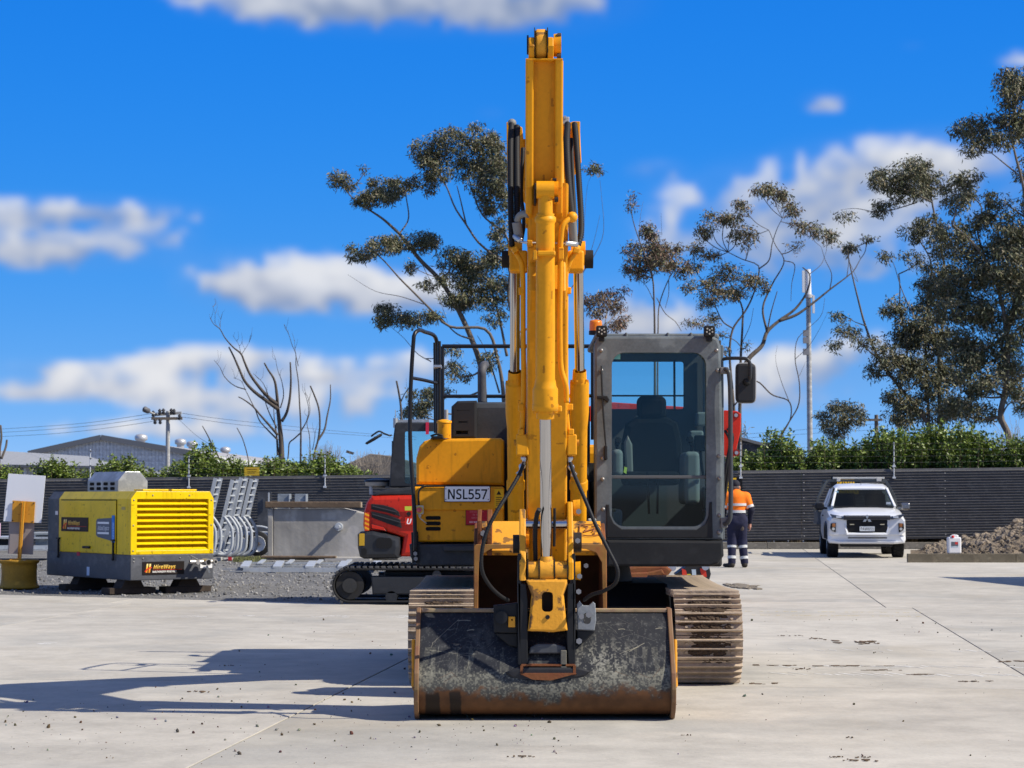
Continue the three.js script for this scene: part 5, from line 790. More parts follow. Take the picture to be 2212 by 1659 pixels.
// arm
{
  const f = (y) => { const p = Q(1180, y); return [-p.z, p.y]; }, off = (y, o) => { const [d, h] = f(y); return [d + o, h]; };
  const xa = Q(1135.5, 300).x, xb = Q(1216, 300).x, xl = Q(1140, 900).x, xr = Q(1226, 900).x;
  const arm = part('arm', [
    side([off(392, 0.07), off(128, 0.07), off(128, 0.3), off(400, 0.46)], xa + 0.02, xb - 0.02, 0.005),      // recessed web of the upper arm
    side([off(405, 0), off(128, 0), off(128, 0.3), off(405, 0.46)], xa, xa + 0.05, 0.012), side([off(405, 0), off(128, 0), off(128, 0.3), off(405, 0.46)], xb - 0.05, xb, 0.012),
    side([off(392, 0.06), off(392, 0.47), off(620, 0.56), off(700, 0.5), off(1212, 0.28), off(1225, 0.2), off(1212, 0.06)], xl, xr, 0.014),
    side([off(392, 0.01), off(460, 0.02), off(480, 0.1), off(480, 0.3), off(392, 0.3)], xa, xa + 0.045, 0.01), side([off(392, 0.01), off(460, 0.02), off(480, 0.1), off(480, 0.3), off(392, 0.3)], xb - 0.045, xb, 0.01),
    plate([[1135.5, 126], [1136.5, 128.5], [1215.5, 128.5], [1216, 126]], DD(127) - 0.004, 0.3)], yellow, EX);
  // ears and the eye of the arm cylinder at the top
  for (const [x0, x1] of [[1142, 1154.5], [1183, 1196]]) part('ear', side([off(130, 0.02), off(100, -0.01), off(80, 0.02), off(74, 0.08), off(76, 0.16), off(92, 0.24), off(130, 0.28)], Q(x0, 100).x, Q(x1, 100).x, 0.006), yellow, arm);
  const e0 = Q(1155, 98, 0.11), e1 = Q(1182.5, 98, 0.11); part('cylinder_eye', lathe(e0, e1, [[0, 0.06], [0.03, 0.09], [0.2, 0.1], [0.8, 0.1], [0.97, 0.09], [1, 0.06]], 26), yellowOld, arm);
  const grease = M(0.02, 0.015, 0.01, 0.5); each('grease_line', [cyl(Q(1153.8, 97, 0.1), Q(1155.6, 97, 0.1), 0.108, 0.108, 22), cyl(Q(1181.6, 97, 0.1), Q(1183.6, 97, 0.1), 0.108, 0.108, 22)], grease, arm);
  part('arm_cylinder', [cyl(Q(1169, 100, 0.12), P(1175, 280, 14.0), 0.036, 0.036, 20)], chrome, EX);
  part('pin_boss', cyl(Q(1196, 98, 0.11), Q(1212, 98, 0.11), 0.07, 0.075, 22), yellow, arm); part('pin_cap', [cyl(Q(1138, 97, 0.11), Q(1142, 97, 0.11), 0.06, 0.06, 18)], pinBlack, arm);
  part('locking_bolt', [cyl(Q(1204, 78, 0.08), Q(1212, 78, 0.08), 0.02, 0.02, 8), cyl(Q(1203, 122, 0.06), Q(1212, 122, 0.06), 0.022, 0.022, 8)], M(0.06, 0.05, 0.045, 0.6), arm);
  // bucket cylinder
  const ce = (y) => Q(1178, y, -0.08 - 0.09 * ss(400, 850, y)); const A = ce(470), B = ce(905);
  const along = (y) => (y - 470) / (905 - 470);
  const bc = part('bucket_cylinder', [lathe(A, B, [[-0.02, 0.04], [0, 0.067], [0.018, 0.067], [0.03, 0.058], [along(700), 0.061], [along(818), 0.061], [along(824), 0.066], [along(834), 0.07], [along(840), 0.08], [along(872), 0.08], [along(873), 0.083], [along(886), 0.083], [along(887), 0.058], [along(904), 0.056], [1, 0.045]], 36),
    lathe(ce(468), ce(395), [[0, 0.05], [0.08, 0.058], [0.1, 0.046], [0.75, 0.044], [0.9, 0.04], [1, 0.025]], 22), cyl(ce(410).add(new V3(-0.055, 0, 0.0)), ce(410).add(new V3(0.055, 0, 0)), 0.055, 0.055, 20), rect(1152, 541, 1160, 560, DD(550) - 0.2, 0.05, 0.004), rect(1160, 541, 1200, 552, DD(550) - 0.2, 0.12, 0.01)], yellow, EX);
  part('gland_bolt', Array.from({ length: 12 }, (_, i) => { const a = i / 12 * 6.283, e = ce(889); return box(0.016, 0.016, 0.016, e.x + Math.cos(a) * 0.07, e.y - 0.004, e.z + Math.sin(a) * 0.07, 0.003); }), yellow, bc);
  part('clevis', [rect(1189, 385, 1197, 425, DD(400) - 0.06, 0.14, 0.01), cyl(Q(1192, 410, 0.0), Q(1206, 410, 0.0), 0.05, 0.055, 18), rect(1196, 424, 1204, 438, DD(430) - 0.04, 0.06)], yellow, bc); part('grease_stain', [rect(1186, 392, 1190, 425, DD(400) - 0.055, 0.12, 0.006), rect(1154, 395, 1159, 440, DD(400) - 0.02, 0.12, 0.006)], M(0.03, 0.022, 0.015, 0.6), bc); part('locking_bolt', [cyl(Q(1198, 431, -0.05), Q(1206, 431, -0.05), 0.016, 0.016, 8), cyl(Q(1194, 388, -0.05), Q(1202, 388, -0.05), 0.01, 0.01, 8)], pinBlack, bc);
  const R0 = ce(900), R1 = Q(1180, 1214, -0.21); part('cylinder_rod', cyl(R0, R1, 0.0365, 0.0365, 32), chrome, bc);
  // linkage at the foot of the arm
  const lk = DD(1220) - 0.28;
  const cross = part('cross_tube', [cyl(P(1141, 1233, lk + 0.06), P(1226, 1233, lk + 0.06), 0.062, 0.062, 26), lathe(P(1164, 1233, lk + 0.06), P(1197, 1233, lk + 0.06), [[0, 0.05], [0.02, 0.07], [0.1, 0.074], [0.9, 0.074], [0.98, 0.07], [1, 0.05]], 26), lathe(P(1180, 1232, lk + 0.06), P(1180, 1202, lk + 0.06), [[0, 0.055], [0.6, 0.05], [1, 0.04]], 20)], yellowOld, EX);
  each('grease_line', [[1163, 1165.5], [1196, 1199], [1139, 1141.5], [1224.5, 1227]].map(([a, b]) => cyl(P(a, 1233, lk + 0.06), P(b, 1233, lk + 0.06), 0.0765, 0.0765, 24)), M(0.02, 0.015, 0.01, 0.5), cross);
  part('guide_link', [side([[lk - 0.01, P(0, 1254, lk).y], [lk - 0.01, P(0, 1215, lk).y], [lk + 0.18, P(0, 1100, lk).y], [lk + 0.32, P(0, 1100, lk).y], [lk + 0.14, P(0, 1254, lk).y]], P(1122, 1200, lk).x, P(1136, 1200, lk).x, 0.008)], yellowOld, EX);
  part('guide_link', [side([[lk - 0.01, P(0, 1252, lk).y], [lk - 0.01, P(0, 1215, lk).y], [lk + 0.16, P(0, 1084, lk).y], [lk + 0.32, P(0, 1084, lk).y], [lk + 0.14, P(0, 1252, lk).y]], P(1227, 1200, lk).x, P(1239, 1200, lk).x, 0.008), cyl(P(1238, 1097, lk + 0.24), P(1253, 1097, lk + 0.24), 0.05, 0.055, 20), cyl(P(1238, 1233, lk + 0.06), P(1254, 1233, lk + 0.06), 0.055, 0.06, 20)], yellow, EX);
  part('link_pin', [cyl(P(1135, 1132, lk + 0.24), P(1228, 1132, lk + 0.24), 0.035, 0.035, 18)], chrome, EX); part('pivot_boss', [cyl(P(1136, 1160, lk + 0.3), P(1143, 1160, lk + 0.3), 0.08, 0.08, 20)], yellow, EX);
  part('bolt', [[1250, 1105], [1252, 1245], [1248, 1168]].map(([x, y]) => cyl(P(x, y, lk - 0.0), P(x, y, lk + 0.04), 0.018, 0.018, 6)), boltM, EX);
  each('pin_cap', [cyl(P(1238, 1170, lk + 0.2), P(1256, 1170, lk + 0.2), 0.06, 0.06, 18), cyl(P(1108, 1175, lk + 0.2), P(1122, 1175, lk + 0.2), 0.06, 0.06, 18)], pinBlack, EX);
  const bl = part('bucket_link', [plate([[1136, 1252], [1224, 1252], [1226, 1262], [1218, 1285], [1222, 1330], [1226, 1362], [1195, 1366], [1140, 1364], [1144, 1330], [1148, 1285], [1140, 1264]], lk - 0.02, 0.14, 0.016, [rpts(1165, 1273, 1200, 1327, 14)]), rect(1138, 1250, 1226, 1262, lk + 0.0, 0.1, 0.01)], yellowOld, EX);
  part('link_hole', cyl(P(1183, 1333, lk - 0.028), P(1183, 1333, lk - 0.01), 0.014, 0.014, 12), M(0.01, 0.01, 0.01, 0.8), bl); part('link_web', rect(1160, 1275, 1206, 1325, lk + 0.1, 0.04), M(0.012, 0.012, 0.013, 0.6), bl);
  // hitch: two black cheeks, tray, side plates
  const hm = M(0.013, 0.014, 0.016, 0.5, { map: wearTex });
  const hitch = part('hitch', [plate([[1118, 1258], [1136, 1262], [1140, 1300], [1140, 1445], [1126, 1448], [1120, 1380]], lk + 0.0, 0.05, 0.006), plate([[1226, 1262], [1242, 1258], [1243, 1300], [1240, 1440], [1228, 1442], [1224, 1380]], lk + 0.0, 0.05, 0.006), side([[lk, 1.05], [lk, 0.35], [lk + 0.4, 0.3], [lk + 0.45, 0.9]], P(1118, 1300, lk).x, P(1126, 1300, lk).x, 0.006), side([[lk, 1.05], [lk, 0.35], [lk + 0.4, 0.3], [lk + 0.45, 0.9]], P(1236, 1300, lk).x, P(1243, 1300, lk).x, 0.006), rect(1138, 1400, 1228, 1430, lk + 0.08, 0.2, 0.01), rect(1130, 1366, 1236, 1400, lk + 0.22, 0.1, 0.01)], hm, EX);
  part('hitch_cap', [plate([[1142, 1412], [1146, 1398], [1160, 1391], [1200, 1391], [1222, 1398], [1226, 1412]], lk + 0.02, 0.16, 0.01)], M(0.08, 0.085, 0.095, 0.5, { map: wearTex }), hitch);
  part('hitch_tray', [rect(1126, 1435, 1242, 1439, lk - 0.02, 0.1), rect(1126, 1454, 1244, 1458, lk - 0.04, 0.12), rect(1124, 1438, 1130, 1456, lk - 0.03, 0.1), rect(1238, 1438, 1244, 1456, lk - 0.03, 0.1), plate([[1122, 1455], [1246, 1455], [1190, 1470], [1150, 1468]], lk - 0.05, 0.02)], rust, hitch); part('lock_block', rect(1211, 1405, 1224, 1448, lk - 0.02, 0.05, 0.006), M(0.17, 0.16, 0.13, 0.5, { map: dullTex }), hitch);
  const sp1 = part('side_plate', [plate([[1066, 1308], [1118, 1302], [1118, 1368], [1066, 1366]], lk + 0.05, 0.06, 0.006), cyl(P(1083, 1334, lk + 0.0), P(1083, 1334, lk + 0.06), 0.04, 0.04, 20)], hm, hitch); part('yellow_tab', plate(rpts(1098, 1332, 1113, 1355, 1.5), lk + 0.02, 0.03, 0.003, [rpts(1103, 1336, 1109, 1342, 2.8)]), yellowOld, sp1);
  const sp2 = part('side_plate', [plate([[1246, 1306], [1252, 1298], [1260, 1308], [1272, 1308], [1281, 1300], [1286, 1304], [1288, 1340], [1284, 1362], [1248, 1360]], lk + 0.03, 0.03, 0.005, [rpts(1258, 1322, 1278, 1350, 9)])], M(0.3, 0.32, 0.34, 0.4, { map: dullTex }), hitch); part('bolt', [cyl(P(1272, 1328, lk + 0.02), P(1272, 1328, lk + 0.08), 0.02, 0.02, 6), cyl(P(1256, 1332, lk - 0.01), P(1256, 1332, lk + 0.05), 0.018, 0.018, 6), cyl(P(1250, 1278, lk - 0.01), P(1250, 1278, lk + 0.04), 0.018, 0.018, 6), cyl(P(1251, 1385, lk - 0.01), P(1251, 1385, lk + 0.04), 0.02, 0.02, 6)], boltM, sp2);
  part('hitch_wing', [plate([[1246, 1362], [1286, 1364], [1262, 1388], [1246, 1390]], lk + 0.05, 0.15, 0.006), plate([[1068, 1368], [1118, 1368], [1118, 1398], [1100, 1395]], lk + 0.08, 0.15, 0.006)], hm, hitch);
  part('hitch_pipe', [cyl(P(1160, 1366, lk + 0.2), P(1160, 1395, lk + 0.2), 0.01, 0.01, 8)], M(0.35, 0.01, 0.03, 0.4), hitch); part('hitch_spring', [cyl(P(1186, 1364, lk + 0.18), P(1186, 1392, lk + 0.18), 0.012, 0.012, 8)], zinc, hitch);

  // yellow pipes along the arm
  const pr = 0.0175, fr = (y) => DD(y);
  const pipe = (pts, r = pr) => part('hydraulic_pipe', tube(pts.map(([x, y, o]) => Q(x, y, o)), r, 70, 10), yellow, EX);
  pipe([[1110, 535, 0.15], [1116, 548, 0.12], [1126, 566, 0.1], [1129, 590, 0.1], [1130, 700, 0.1], [1131, 850, 0.12], [1128, 930, 0.12], [1126, 960, 0.12]]);
  pipe([[1250, 532, 0.12], [1243, 544, 0.1], [1233, 560, 0.08], [1223, 590, 0.08], [1222, 640, 0.08], [1222, 800, 0.1], [1224, 900, 0.12], [1230, 960, 0.12]]);
  pipe([[1238, 468, -0.02], [1228, 474, -0.04], [1216, 486, -0.06], [1212, 510, -0.06], [1210, 600, -0.07], [1210, 760, -0.09], [1213, 800, -0.1], [1223, 835, -0.12], [1224, 870, -0.13]]);
  part('pipe_flange', [plate([[1103, 536], [1116, 530], [1121, 540], [1110, 548]], DD(540) + 0.08, 0.06, 0.006), plate([[1240, 532], [1254, 538], [1250, 548], [1236, 544]], DD(540) + 0.06, 0.06, 0.006), sph(Q(1236, 469, -0.02), 0.035, 8), rect(1186, 876, 1214, 890, DD(880) - 0.16, 0.1, 0.01)], yellow, EX);
  part('pipe_clip', [rect(1120, 620, 1132, 636, DD(630) + 0.08, 0.05, 0.006), rect(1219, 620, 1234, 634, DD(630) + 0.06, 0.05, 0.006), rect(1120, 872, 1132, 888, DD(880) + 0.09, 0.05, 0.006), rect(1218, 872, 1238, 886, DD(880) + 0.09, 0.05, 0.006), rect(1206, 534, 1218, 560, DD(545) - 0.1, 0.08, 0.006), rect(1138, 518, 1150, 532, DD(525) - 0.01, 0.05, 0.006), rect(1204, 520, 1214, 532, DD(525) - 0.03, 0.05, 0.006)], yellow, EX);
  part('cross_pipe', [tube([Q(1112, 512, 0.1), Q(1122, 520, 0.04), Q(1135, 524, 0.0), Q(1180, 525, 0.02), Q(1230, 526, 0.02), Q(1246, 528, 0.05)], 0.008, 24, 7)], zinc, EX); part('hose_fitting', [tube([Q(1113, 510, 0.1), Q(1125, 520, 0.03)], 0.02, 3, 8), tube([Q(1220, 525, 0.01), Q(1247, 528, 0.05)], 0.018, 3, 8)], zinc, EX);
  for (const [x0, x1, ym] of [[1115, 1142, 0], [1225, 1246, 1]]) { const m = part('valve_block', [rect(x0, 938, x1, 984, DD(960) + 0.06, 0.12, 0.01), rect(ym ? 1227 : 1120, 926, ym ? 1240 : 1132, 940, DD(930) + 0.08, 0.07, 0.008)], yellow, EX); part('plug', [cyl(Q(ym ? 1246 : 1110, 956, 0.1), Q(ym ? 1251 : 1116, 956, 0.1), 0.022, 0.022, 6)], M(0.5, 0.22, 0.02, 0.5), m); }
  // corrugated hoses over the boom crown
  const rib = (pts, r, n) => part('ribbed_hose', tube(pts, (t) => r * (1 + 0.1 * Math.sin(t * n * 6.283)), n * 4, 10), hoseM, EX);
  rib([P(1105, 268, 13.75), P(1103, 300, 13.6), P(1103, 400, 13.3), P(1104, 480, 13.1), P(1106, 532, 13.08)], 0.019, 62); rib([P(1117, 274, 13.75), P(1116, 310, 13.6), P(1117, 420, 13.25), P(1118, 500, 13.1), P(1120, 522, 13.1)], 0.021, 58);
  rib([P(1226, 268, 13.75), P(1224, 310, 13.5), P(1229, 400, 13.2), P(1233, 440, 13.05), P(1236, 466, 12.95)], 0.021, 44); rib([P(1241, 268, 13.8), P(1245, 310, 13.6), P(1251, 400, 13.35), P(1255, 470, 13.2), P(1254, 510, 13.1), P(1248, 532, 13.06)], 0.019, 60);
  part('thin_hose', [tube([P(1234, 300, 13.7), P(1238, 400, 13.5), P(1242, 470, 13.4), P(1243, 524, 13.2)], 0.014, 30, 7), tube([P(1130, 320, 13.6), P(1126, 420, 13.5), P(1132, 480, 13.3), P(1126, 520, 13.2)], 0.014, 30, 7)], hoseM, EX);
  part('hose_sleeve', [cyl(Q(1116, 480, 0.1), Q(1121, 512, 0.1), 0.03, 0.03, 12), cyl(Q(1236, 478, 0.02), Q(1239, 524, 0.06), 0.028, 0.028, 12), sph(P(1106, 266, 13.76), 0.03, 10), tube([Q(1118, 478, 0.1), Q(1122, 466, 0.08), Q(1132, 462, 0.06), Q(1142, 464, 0.04)], 0.022, 10, 8)], M(0.22, 0.22, 0.21, 0.6), EX);
  part('arm_hose', [tube([P(1165, 1100, lk - 0.06), P(1160, 1112, lk - 0.02), P(1156, 1150, lk + 0.04), P(1157, 1215, lk + 0.1)], (t) => 0.015 * (1 + 0.1 * Math.sin(t * 200)), 120, 8), tube([P(1198, 1098, lk), P(1198, 1130, lk + 0.02), P(1197, 1180, lk + 0.06)], (t) => 0.009 * (1 + 0.1 * Math.sin(t * 200)), 100, 7)], hoseM, EX);
  // the two slack hoses to the hitch
  const slack = (pts) => part('slack_hose', tube(pts.map(([x, y, o]) => P(x, y, lk + o)), (t) => 0.0125 * (1 + 0.05 * Math.sin(t * 420)), 240, 9), hoseM, EX);
  slack([[1132, 1000, 0.02], [1122, 1024, -0.04], [1095, 1070, -0.12], [1070, 1110, -0.18], [1050, 1152, -0.2], [1040, 1200, -0.2], [1042, 1235, -0.18], [1058, 1265, -0.12], [1082, 1288, -0.04], [1098, 1297, 0.02]]);
  slack([[1232, 1000, 0.02], [1240, 1024, -0.04], [1262, 1075, -0.12], [1285, 1130, -0.18], [1315, 1190, -0.22], [1334, 1232, -0.24], [1330, 1258, -0.22], [1305, 1276, -0.14], [1280, 1284, -0.06], [1262, 1296, 0.03]]);
  part('hose_fitting', [tube([Q(1132, 985, 0.1), Q(1133, 995, 0.08), Q(1130, 1003, 0.06), Q(1121, 1025, 0.02)], (t) => 0.017 + 0.006 * Math.sin(t * 14), 16, 8), tube([Q(1231, 985, 0.1), Q(1230, 997, 0.08), Q(1233, 1008, 0.06), Q(1240, 1026, 0.02)], (t) => 0.017 + 0.006 * Math.sin(t * 14), 16, 8)], zinc, EX);
}
// wide bucket on the ground in front
{
  const prof = [[13.44, 0.665], [13.36, 0.6], [13.28, 0.5], [13.2, 0.4], [13.135, 0.3], [13.1, 0.22], [13.1, 0.15], [13.13, 0.085], [13.2, 0.04], [13.3, 0.022], [13.7, 0.02], [14.1, 0.02]];
  const xl = P(906, 1450, 13.2).x, xr = P(1447, 1450, 13.2).x;
  // paint, bare scuffed steel and rust as they lie on the bucket's back: u across, v down the back
  const strokes = []; for (let i = 0; i < 170; i++) { const right = rnd() < 0.62, x = right ? rr(0.55, 0.98) : rr(0.03, 0.42), y = rr(0.04, 0.55), a = rr(-0.5, 1.2) + (right ? 0 : 2), l = 0.02 + 0.1 * Math.pow(rnd(), 3); strokes.push([x, y, a, l, rr(0.0006, 0.0018), rr(0.25, 0.8)]); }
  const BW = 1400, BH = 700;
  const cv = document.createElement('canvas'); cv.width = BW; cv.height = BH; const cx = cv.getContext('2d');
  const img = cx.createImageData(BW, BH);
  for (let j = 0; j < BH; j++) for (let i = 0; i < BW; i++) {
    const u = i / BW, v = j / BH, n = fbm(u * 1, v * 0.5, 8, 6, 401), n2 = fbm(u, v * 0.5, 40, 4, 402), n3 = fbm(u, v * 0.5, 160, 2, 403), streak = fbm(u, v * 0.06, 60, 4, 404);
    let c = [0.016, 0.018, 0.023]; const dust = ss(0.52, 0.75, n2 * 0.6 + n * 0.4) * 0.5 + (n3 > 0.72 ? 0.5 : 0); c = c.map((x, k) => mix(x, [0.12, 0.12, 0.115][k], dust * 0.6));
    const edge = 0.56 + 0.16 * (n - 0.5) + 0.06 * (streak - 0.5) - 0.05 * Math.exp(-Math.pow((u - 0.5) / 0.16, 2)) * -1.6;
    const pale = ss(edge - 0.1, edge - 0.01, v + 0.12 * (n2 - 0.5) + 0.05 * (n3 - 0.5)) * (1 - ss(edge + 0.07, edge + 0.16, v + 0.14 * (n2 - 0.5)));
    const sp = (streak > 0.6 && v > 0.3 && v < 0.55 ? 0.35 : 0); c = c.map((x, k) => mix(x, [0.27, 0.26, 0.2][k], clamp(pale * (0.16 + 0.36 * ss(0.4, 0.62, n2 * 0.35 + n3 * 0.65)) + sp * n3 * 0.8)));
    const wearR = Math.exp(-Math.pow((u - 0.72) / 0.12, 2) - Math.pow((v - 0.42) / 0.16, 2)) * ss(0.4, 0.62, n2 + (n3 - 0.5) * 0.5); c = c.map((x, k) => mix(x, [0.3, 0.29, 0.24][k], wearR * 0.6 * ss(0.45, 0.6, streak * 0.6 + n3 * 0.4)));
    const ru = ss(edge + 0.06, edge + 0.16, v + 0.16 * (n2 - 0.5) + 0.05 * (n - 0.5)), tone = 0.6 + 0.8 * (n - 0.2); c = c.map((x, k) => mix(x, [0.115, 0.05, 0.019][k] * tone * (0.8 + 0.5 * n2), ru));
    const wet = (x0, w, y0) => ss(w, w * 0.75, Math.abs(u - x0 + 0.012 * (n2 - 0.5))) * ss(y0, y0 + 0.04, v + 0.05 * (n2 - 0.5)); const wt = Math.max(wet(0.055, 0.032, 0.68), wet(0.145, 0.026, 0.67)); c = c.map((x, k) => mix(x, [0.012, 0.009, 0.007][k], wt * 0.9));
    const o = (j * BW + i) * 4; for (let k = 0; k < 3; k++) img.data[o + k] = toS(clamp(c[k])); img.data[o + 3] = 255;
  }
  cx.putImageData(img, 0, 0); cx.lineCap = 'round';
  for (const [x, y, a, l, w, al] of strokes) { cx.strokeStyle = `rgba(150,145,130,${al * 0.6})`; cx.lineWidth = w * BW; cx.beginPath(); cx.moveTo(x * BW, y * BH); cx.quadraticCurveTo((x + Math.cos(a) * l * 0.5) * BW + rr(-8, 8), y * BH + Math.sin(a) * l * 0.5 * BW, (x + Math.cos(a + 0.3) * l) * BW, y * BH + Math.sin(a) * l * BW); cx.stroke(); }
  for (const [x, y, x1, y1, w] of [[0.155, 0.06, 0.05, 0.27, 4], [0.05, 0.27, 0.045, 0.31, 4], [0.15, 0.075, 0.2, 0.075, 9], [0.19, 0.16, 0.215, 0.155, 12], [0.04, 0.33, 0.2, 0.38, 4], [0.8, 0.15, 0.825, 0.15, 9], [0.95, 0.145, 0.975, 0.14, 9], [0.9, 0.27, 0.84, 0.34, 9], [0.88, 0.3, 0.8, 0.36, 5], [0.2, 0.38, 0.19, 0.5, 4]]) { cx.strokeStyle = 'rgba(175,168,142,0.6)'; cx.lineWidth = w * 0.55; cx.beginPath(); cx.moveTo(x * BW, y * BH); cx.quadraticCurveTo((x + x1) / 2 * BW + 6, (y + y1) / 2 * BH - 6, x1 * BW, y1 * BH); cx.stroke(); }
  for (const [x, y, x1, y1] of [[0.08, 0.57, 0.13, 0.52], [0.13, 0.52, 0.15, 0.56], [0.6, 0.5, 0.64, 0.56], [0.86, 0.52, 0.92, 0.57], [0.78, 0.51, 0.83, 0.55], [0.96, 0.48, 0.93, 0.56], [0.36, 0.5, 0.38, 0.56], [0.1, 0.6, 0.14, 0.55]]) { cx.strokeStyle = 'rgba(84,44,22,0.35)'; cx.lineWidth = 3; cx.beginPath(); cx.moveTo(x * BW, y * BH); cx.lineTo(x1 * BW, y1 * BH); cx.stroke(); }
  const bt = new THREE.CanvasTexture(cv); bt.colorSpace = THREE.SRGBColorSpace; bt.magFilter = THREE.LinearFilter;
  const bm = M(1, 1, 1, 0.68, { map: bt, bumpMap: (() => { const t = lumpBump.clone(); t.repeat.set(1.6, 0.9); return t; })(), bumpScale: 0.004 });
  const curve = new THREE.CatmullRomCurve3(prof.slice(0, 11).map(([d, h]) => new V3(0, h, -d)), false, 'centripetal'), nu = 24, nv = 40, pos = [], uv = [], idx = [];
  for (let j = 0; j <= nv; j++) { const p = curve.getPoint(j / nv); for (let i = 0; i <= nu; i++) { const u = i / nu; pos.push(mix(xl, xr, u), p.y, p.z - 0.012 * Math.sin(u * Math.PI) * 0); uv.push(u, 1 - clamp((0.665 - p.y) / 0.65 * 0.93 + (j / nv > 0.75 ? (j / nv - 0.75) * 0.28 : 0))); } }
  for (let j = 0; j < nv; j++) for (let i = 0; i < nu; i++) { const a = j * (nu + 1) + i; idx.push(a, a + nu + 1, a + 1, a + 1, a + nu + 1, a + nu + 2); }
  const g = new THREE.BufferGeometry(); g.setAttribute('position', new THREE.Float32BufferAttribute(pos, 3)); g.setAttribute('uv', new THREE.Float32BufferAttribute(uv, 2)); g.setIndex(idx); g.computeVertexNormals();
  const bk = new THREE.Group(); bk.name = 'bucket'; EX.add(bk); bases.set(bk, bases.get(EX));
  part('bucket_back', g, bm, bk, { keep: true });
  const inner = side([...prof.map(([d, h]) => [d + 0.004, h + 0.002]), [14.1, 0.045], [13.35, 0.05], [13.22, 0.075], [13.16, 0.12], [13.14, 0.2], [13.16, 0.3], [13.26, 0.43], [13.42, 0.61], [13.48, 0.66]], xl, xr, 0); part('bucket_shell', inner, rust, bk);
  const sideM = M(0.2, 0.115, 0.06, 0.6, { map: rust.map }); const lipM = M(0.36, 0.27, 0.17, 0.6, { map: rust.map });
  part('top_rim', [bar(new V3(xl, 0.675, -13.45), new V3(xr, 0.675, -13.45), 0.05, 0.025, 0.006)], lipM, bk);
  for (const [x0, x1] of [[xl - 0.03, xl], [xr, xr + 0.03]]) part('bucket_side', side([[13.42, 0.69], [13.2, 0.44], [13.085, 0.3], [13.06, 0.2], [13.07, 0.12], [13.11, 0.06], [13.2, 0.004], [14.12, 0.004], [14.12, 0.1], [13.9, 0.4], [13.55, 0.69]], x0, x1, 0.006), sideM, bk);
  part('wear_pad', [side([[13.3, 0.5], [13.25, 0.2], [13.5, 0.15], [13.6, 0.45]], xr + 0.03, xr + 0.055, 0.01), side([[13.3, 0.5], [13.25, 0.2], [13.5, 0.15], [13.6, 0.45]], xl - 0.055, xl - 0.03, 0.01)], yellowOld, bk);
  part('mount_pad', [plate([[1092, 1452], [1120, 1442], [1250, 1442], [1276, 1450], [1262, 1462], [1200, 1474], [1140, 1474], [1105, 1464]], 13.115, 0.09, 0.012)], M(0.03, 0.03, 0.033, 0.5, { map: wearTex }), bk);
}
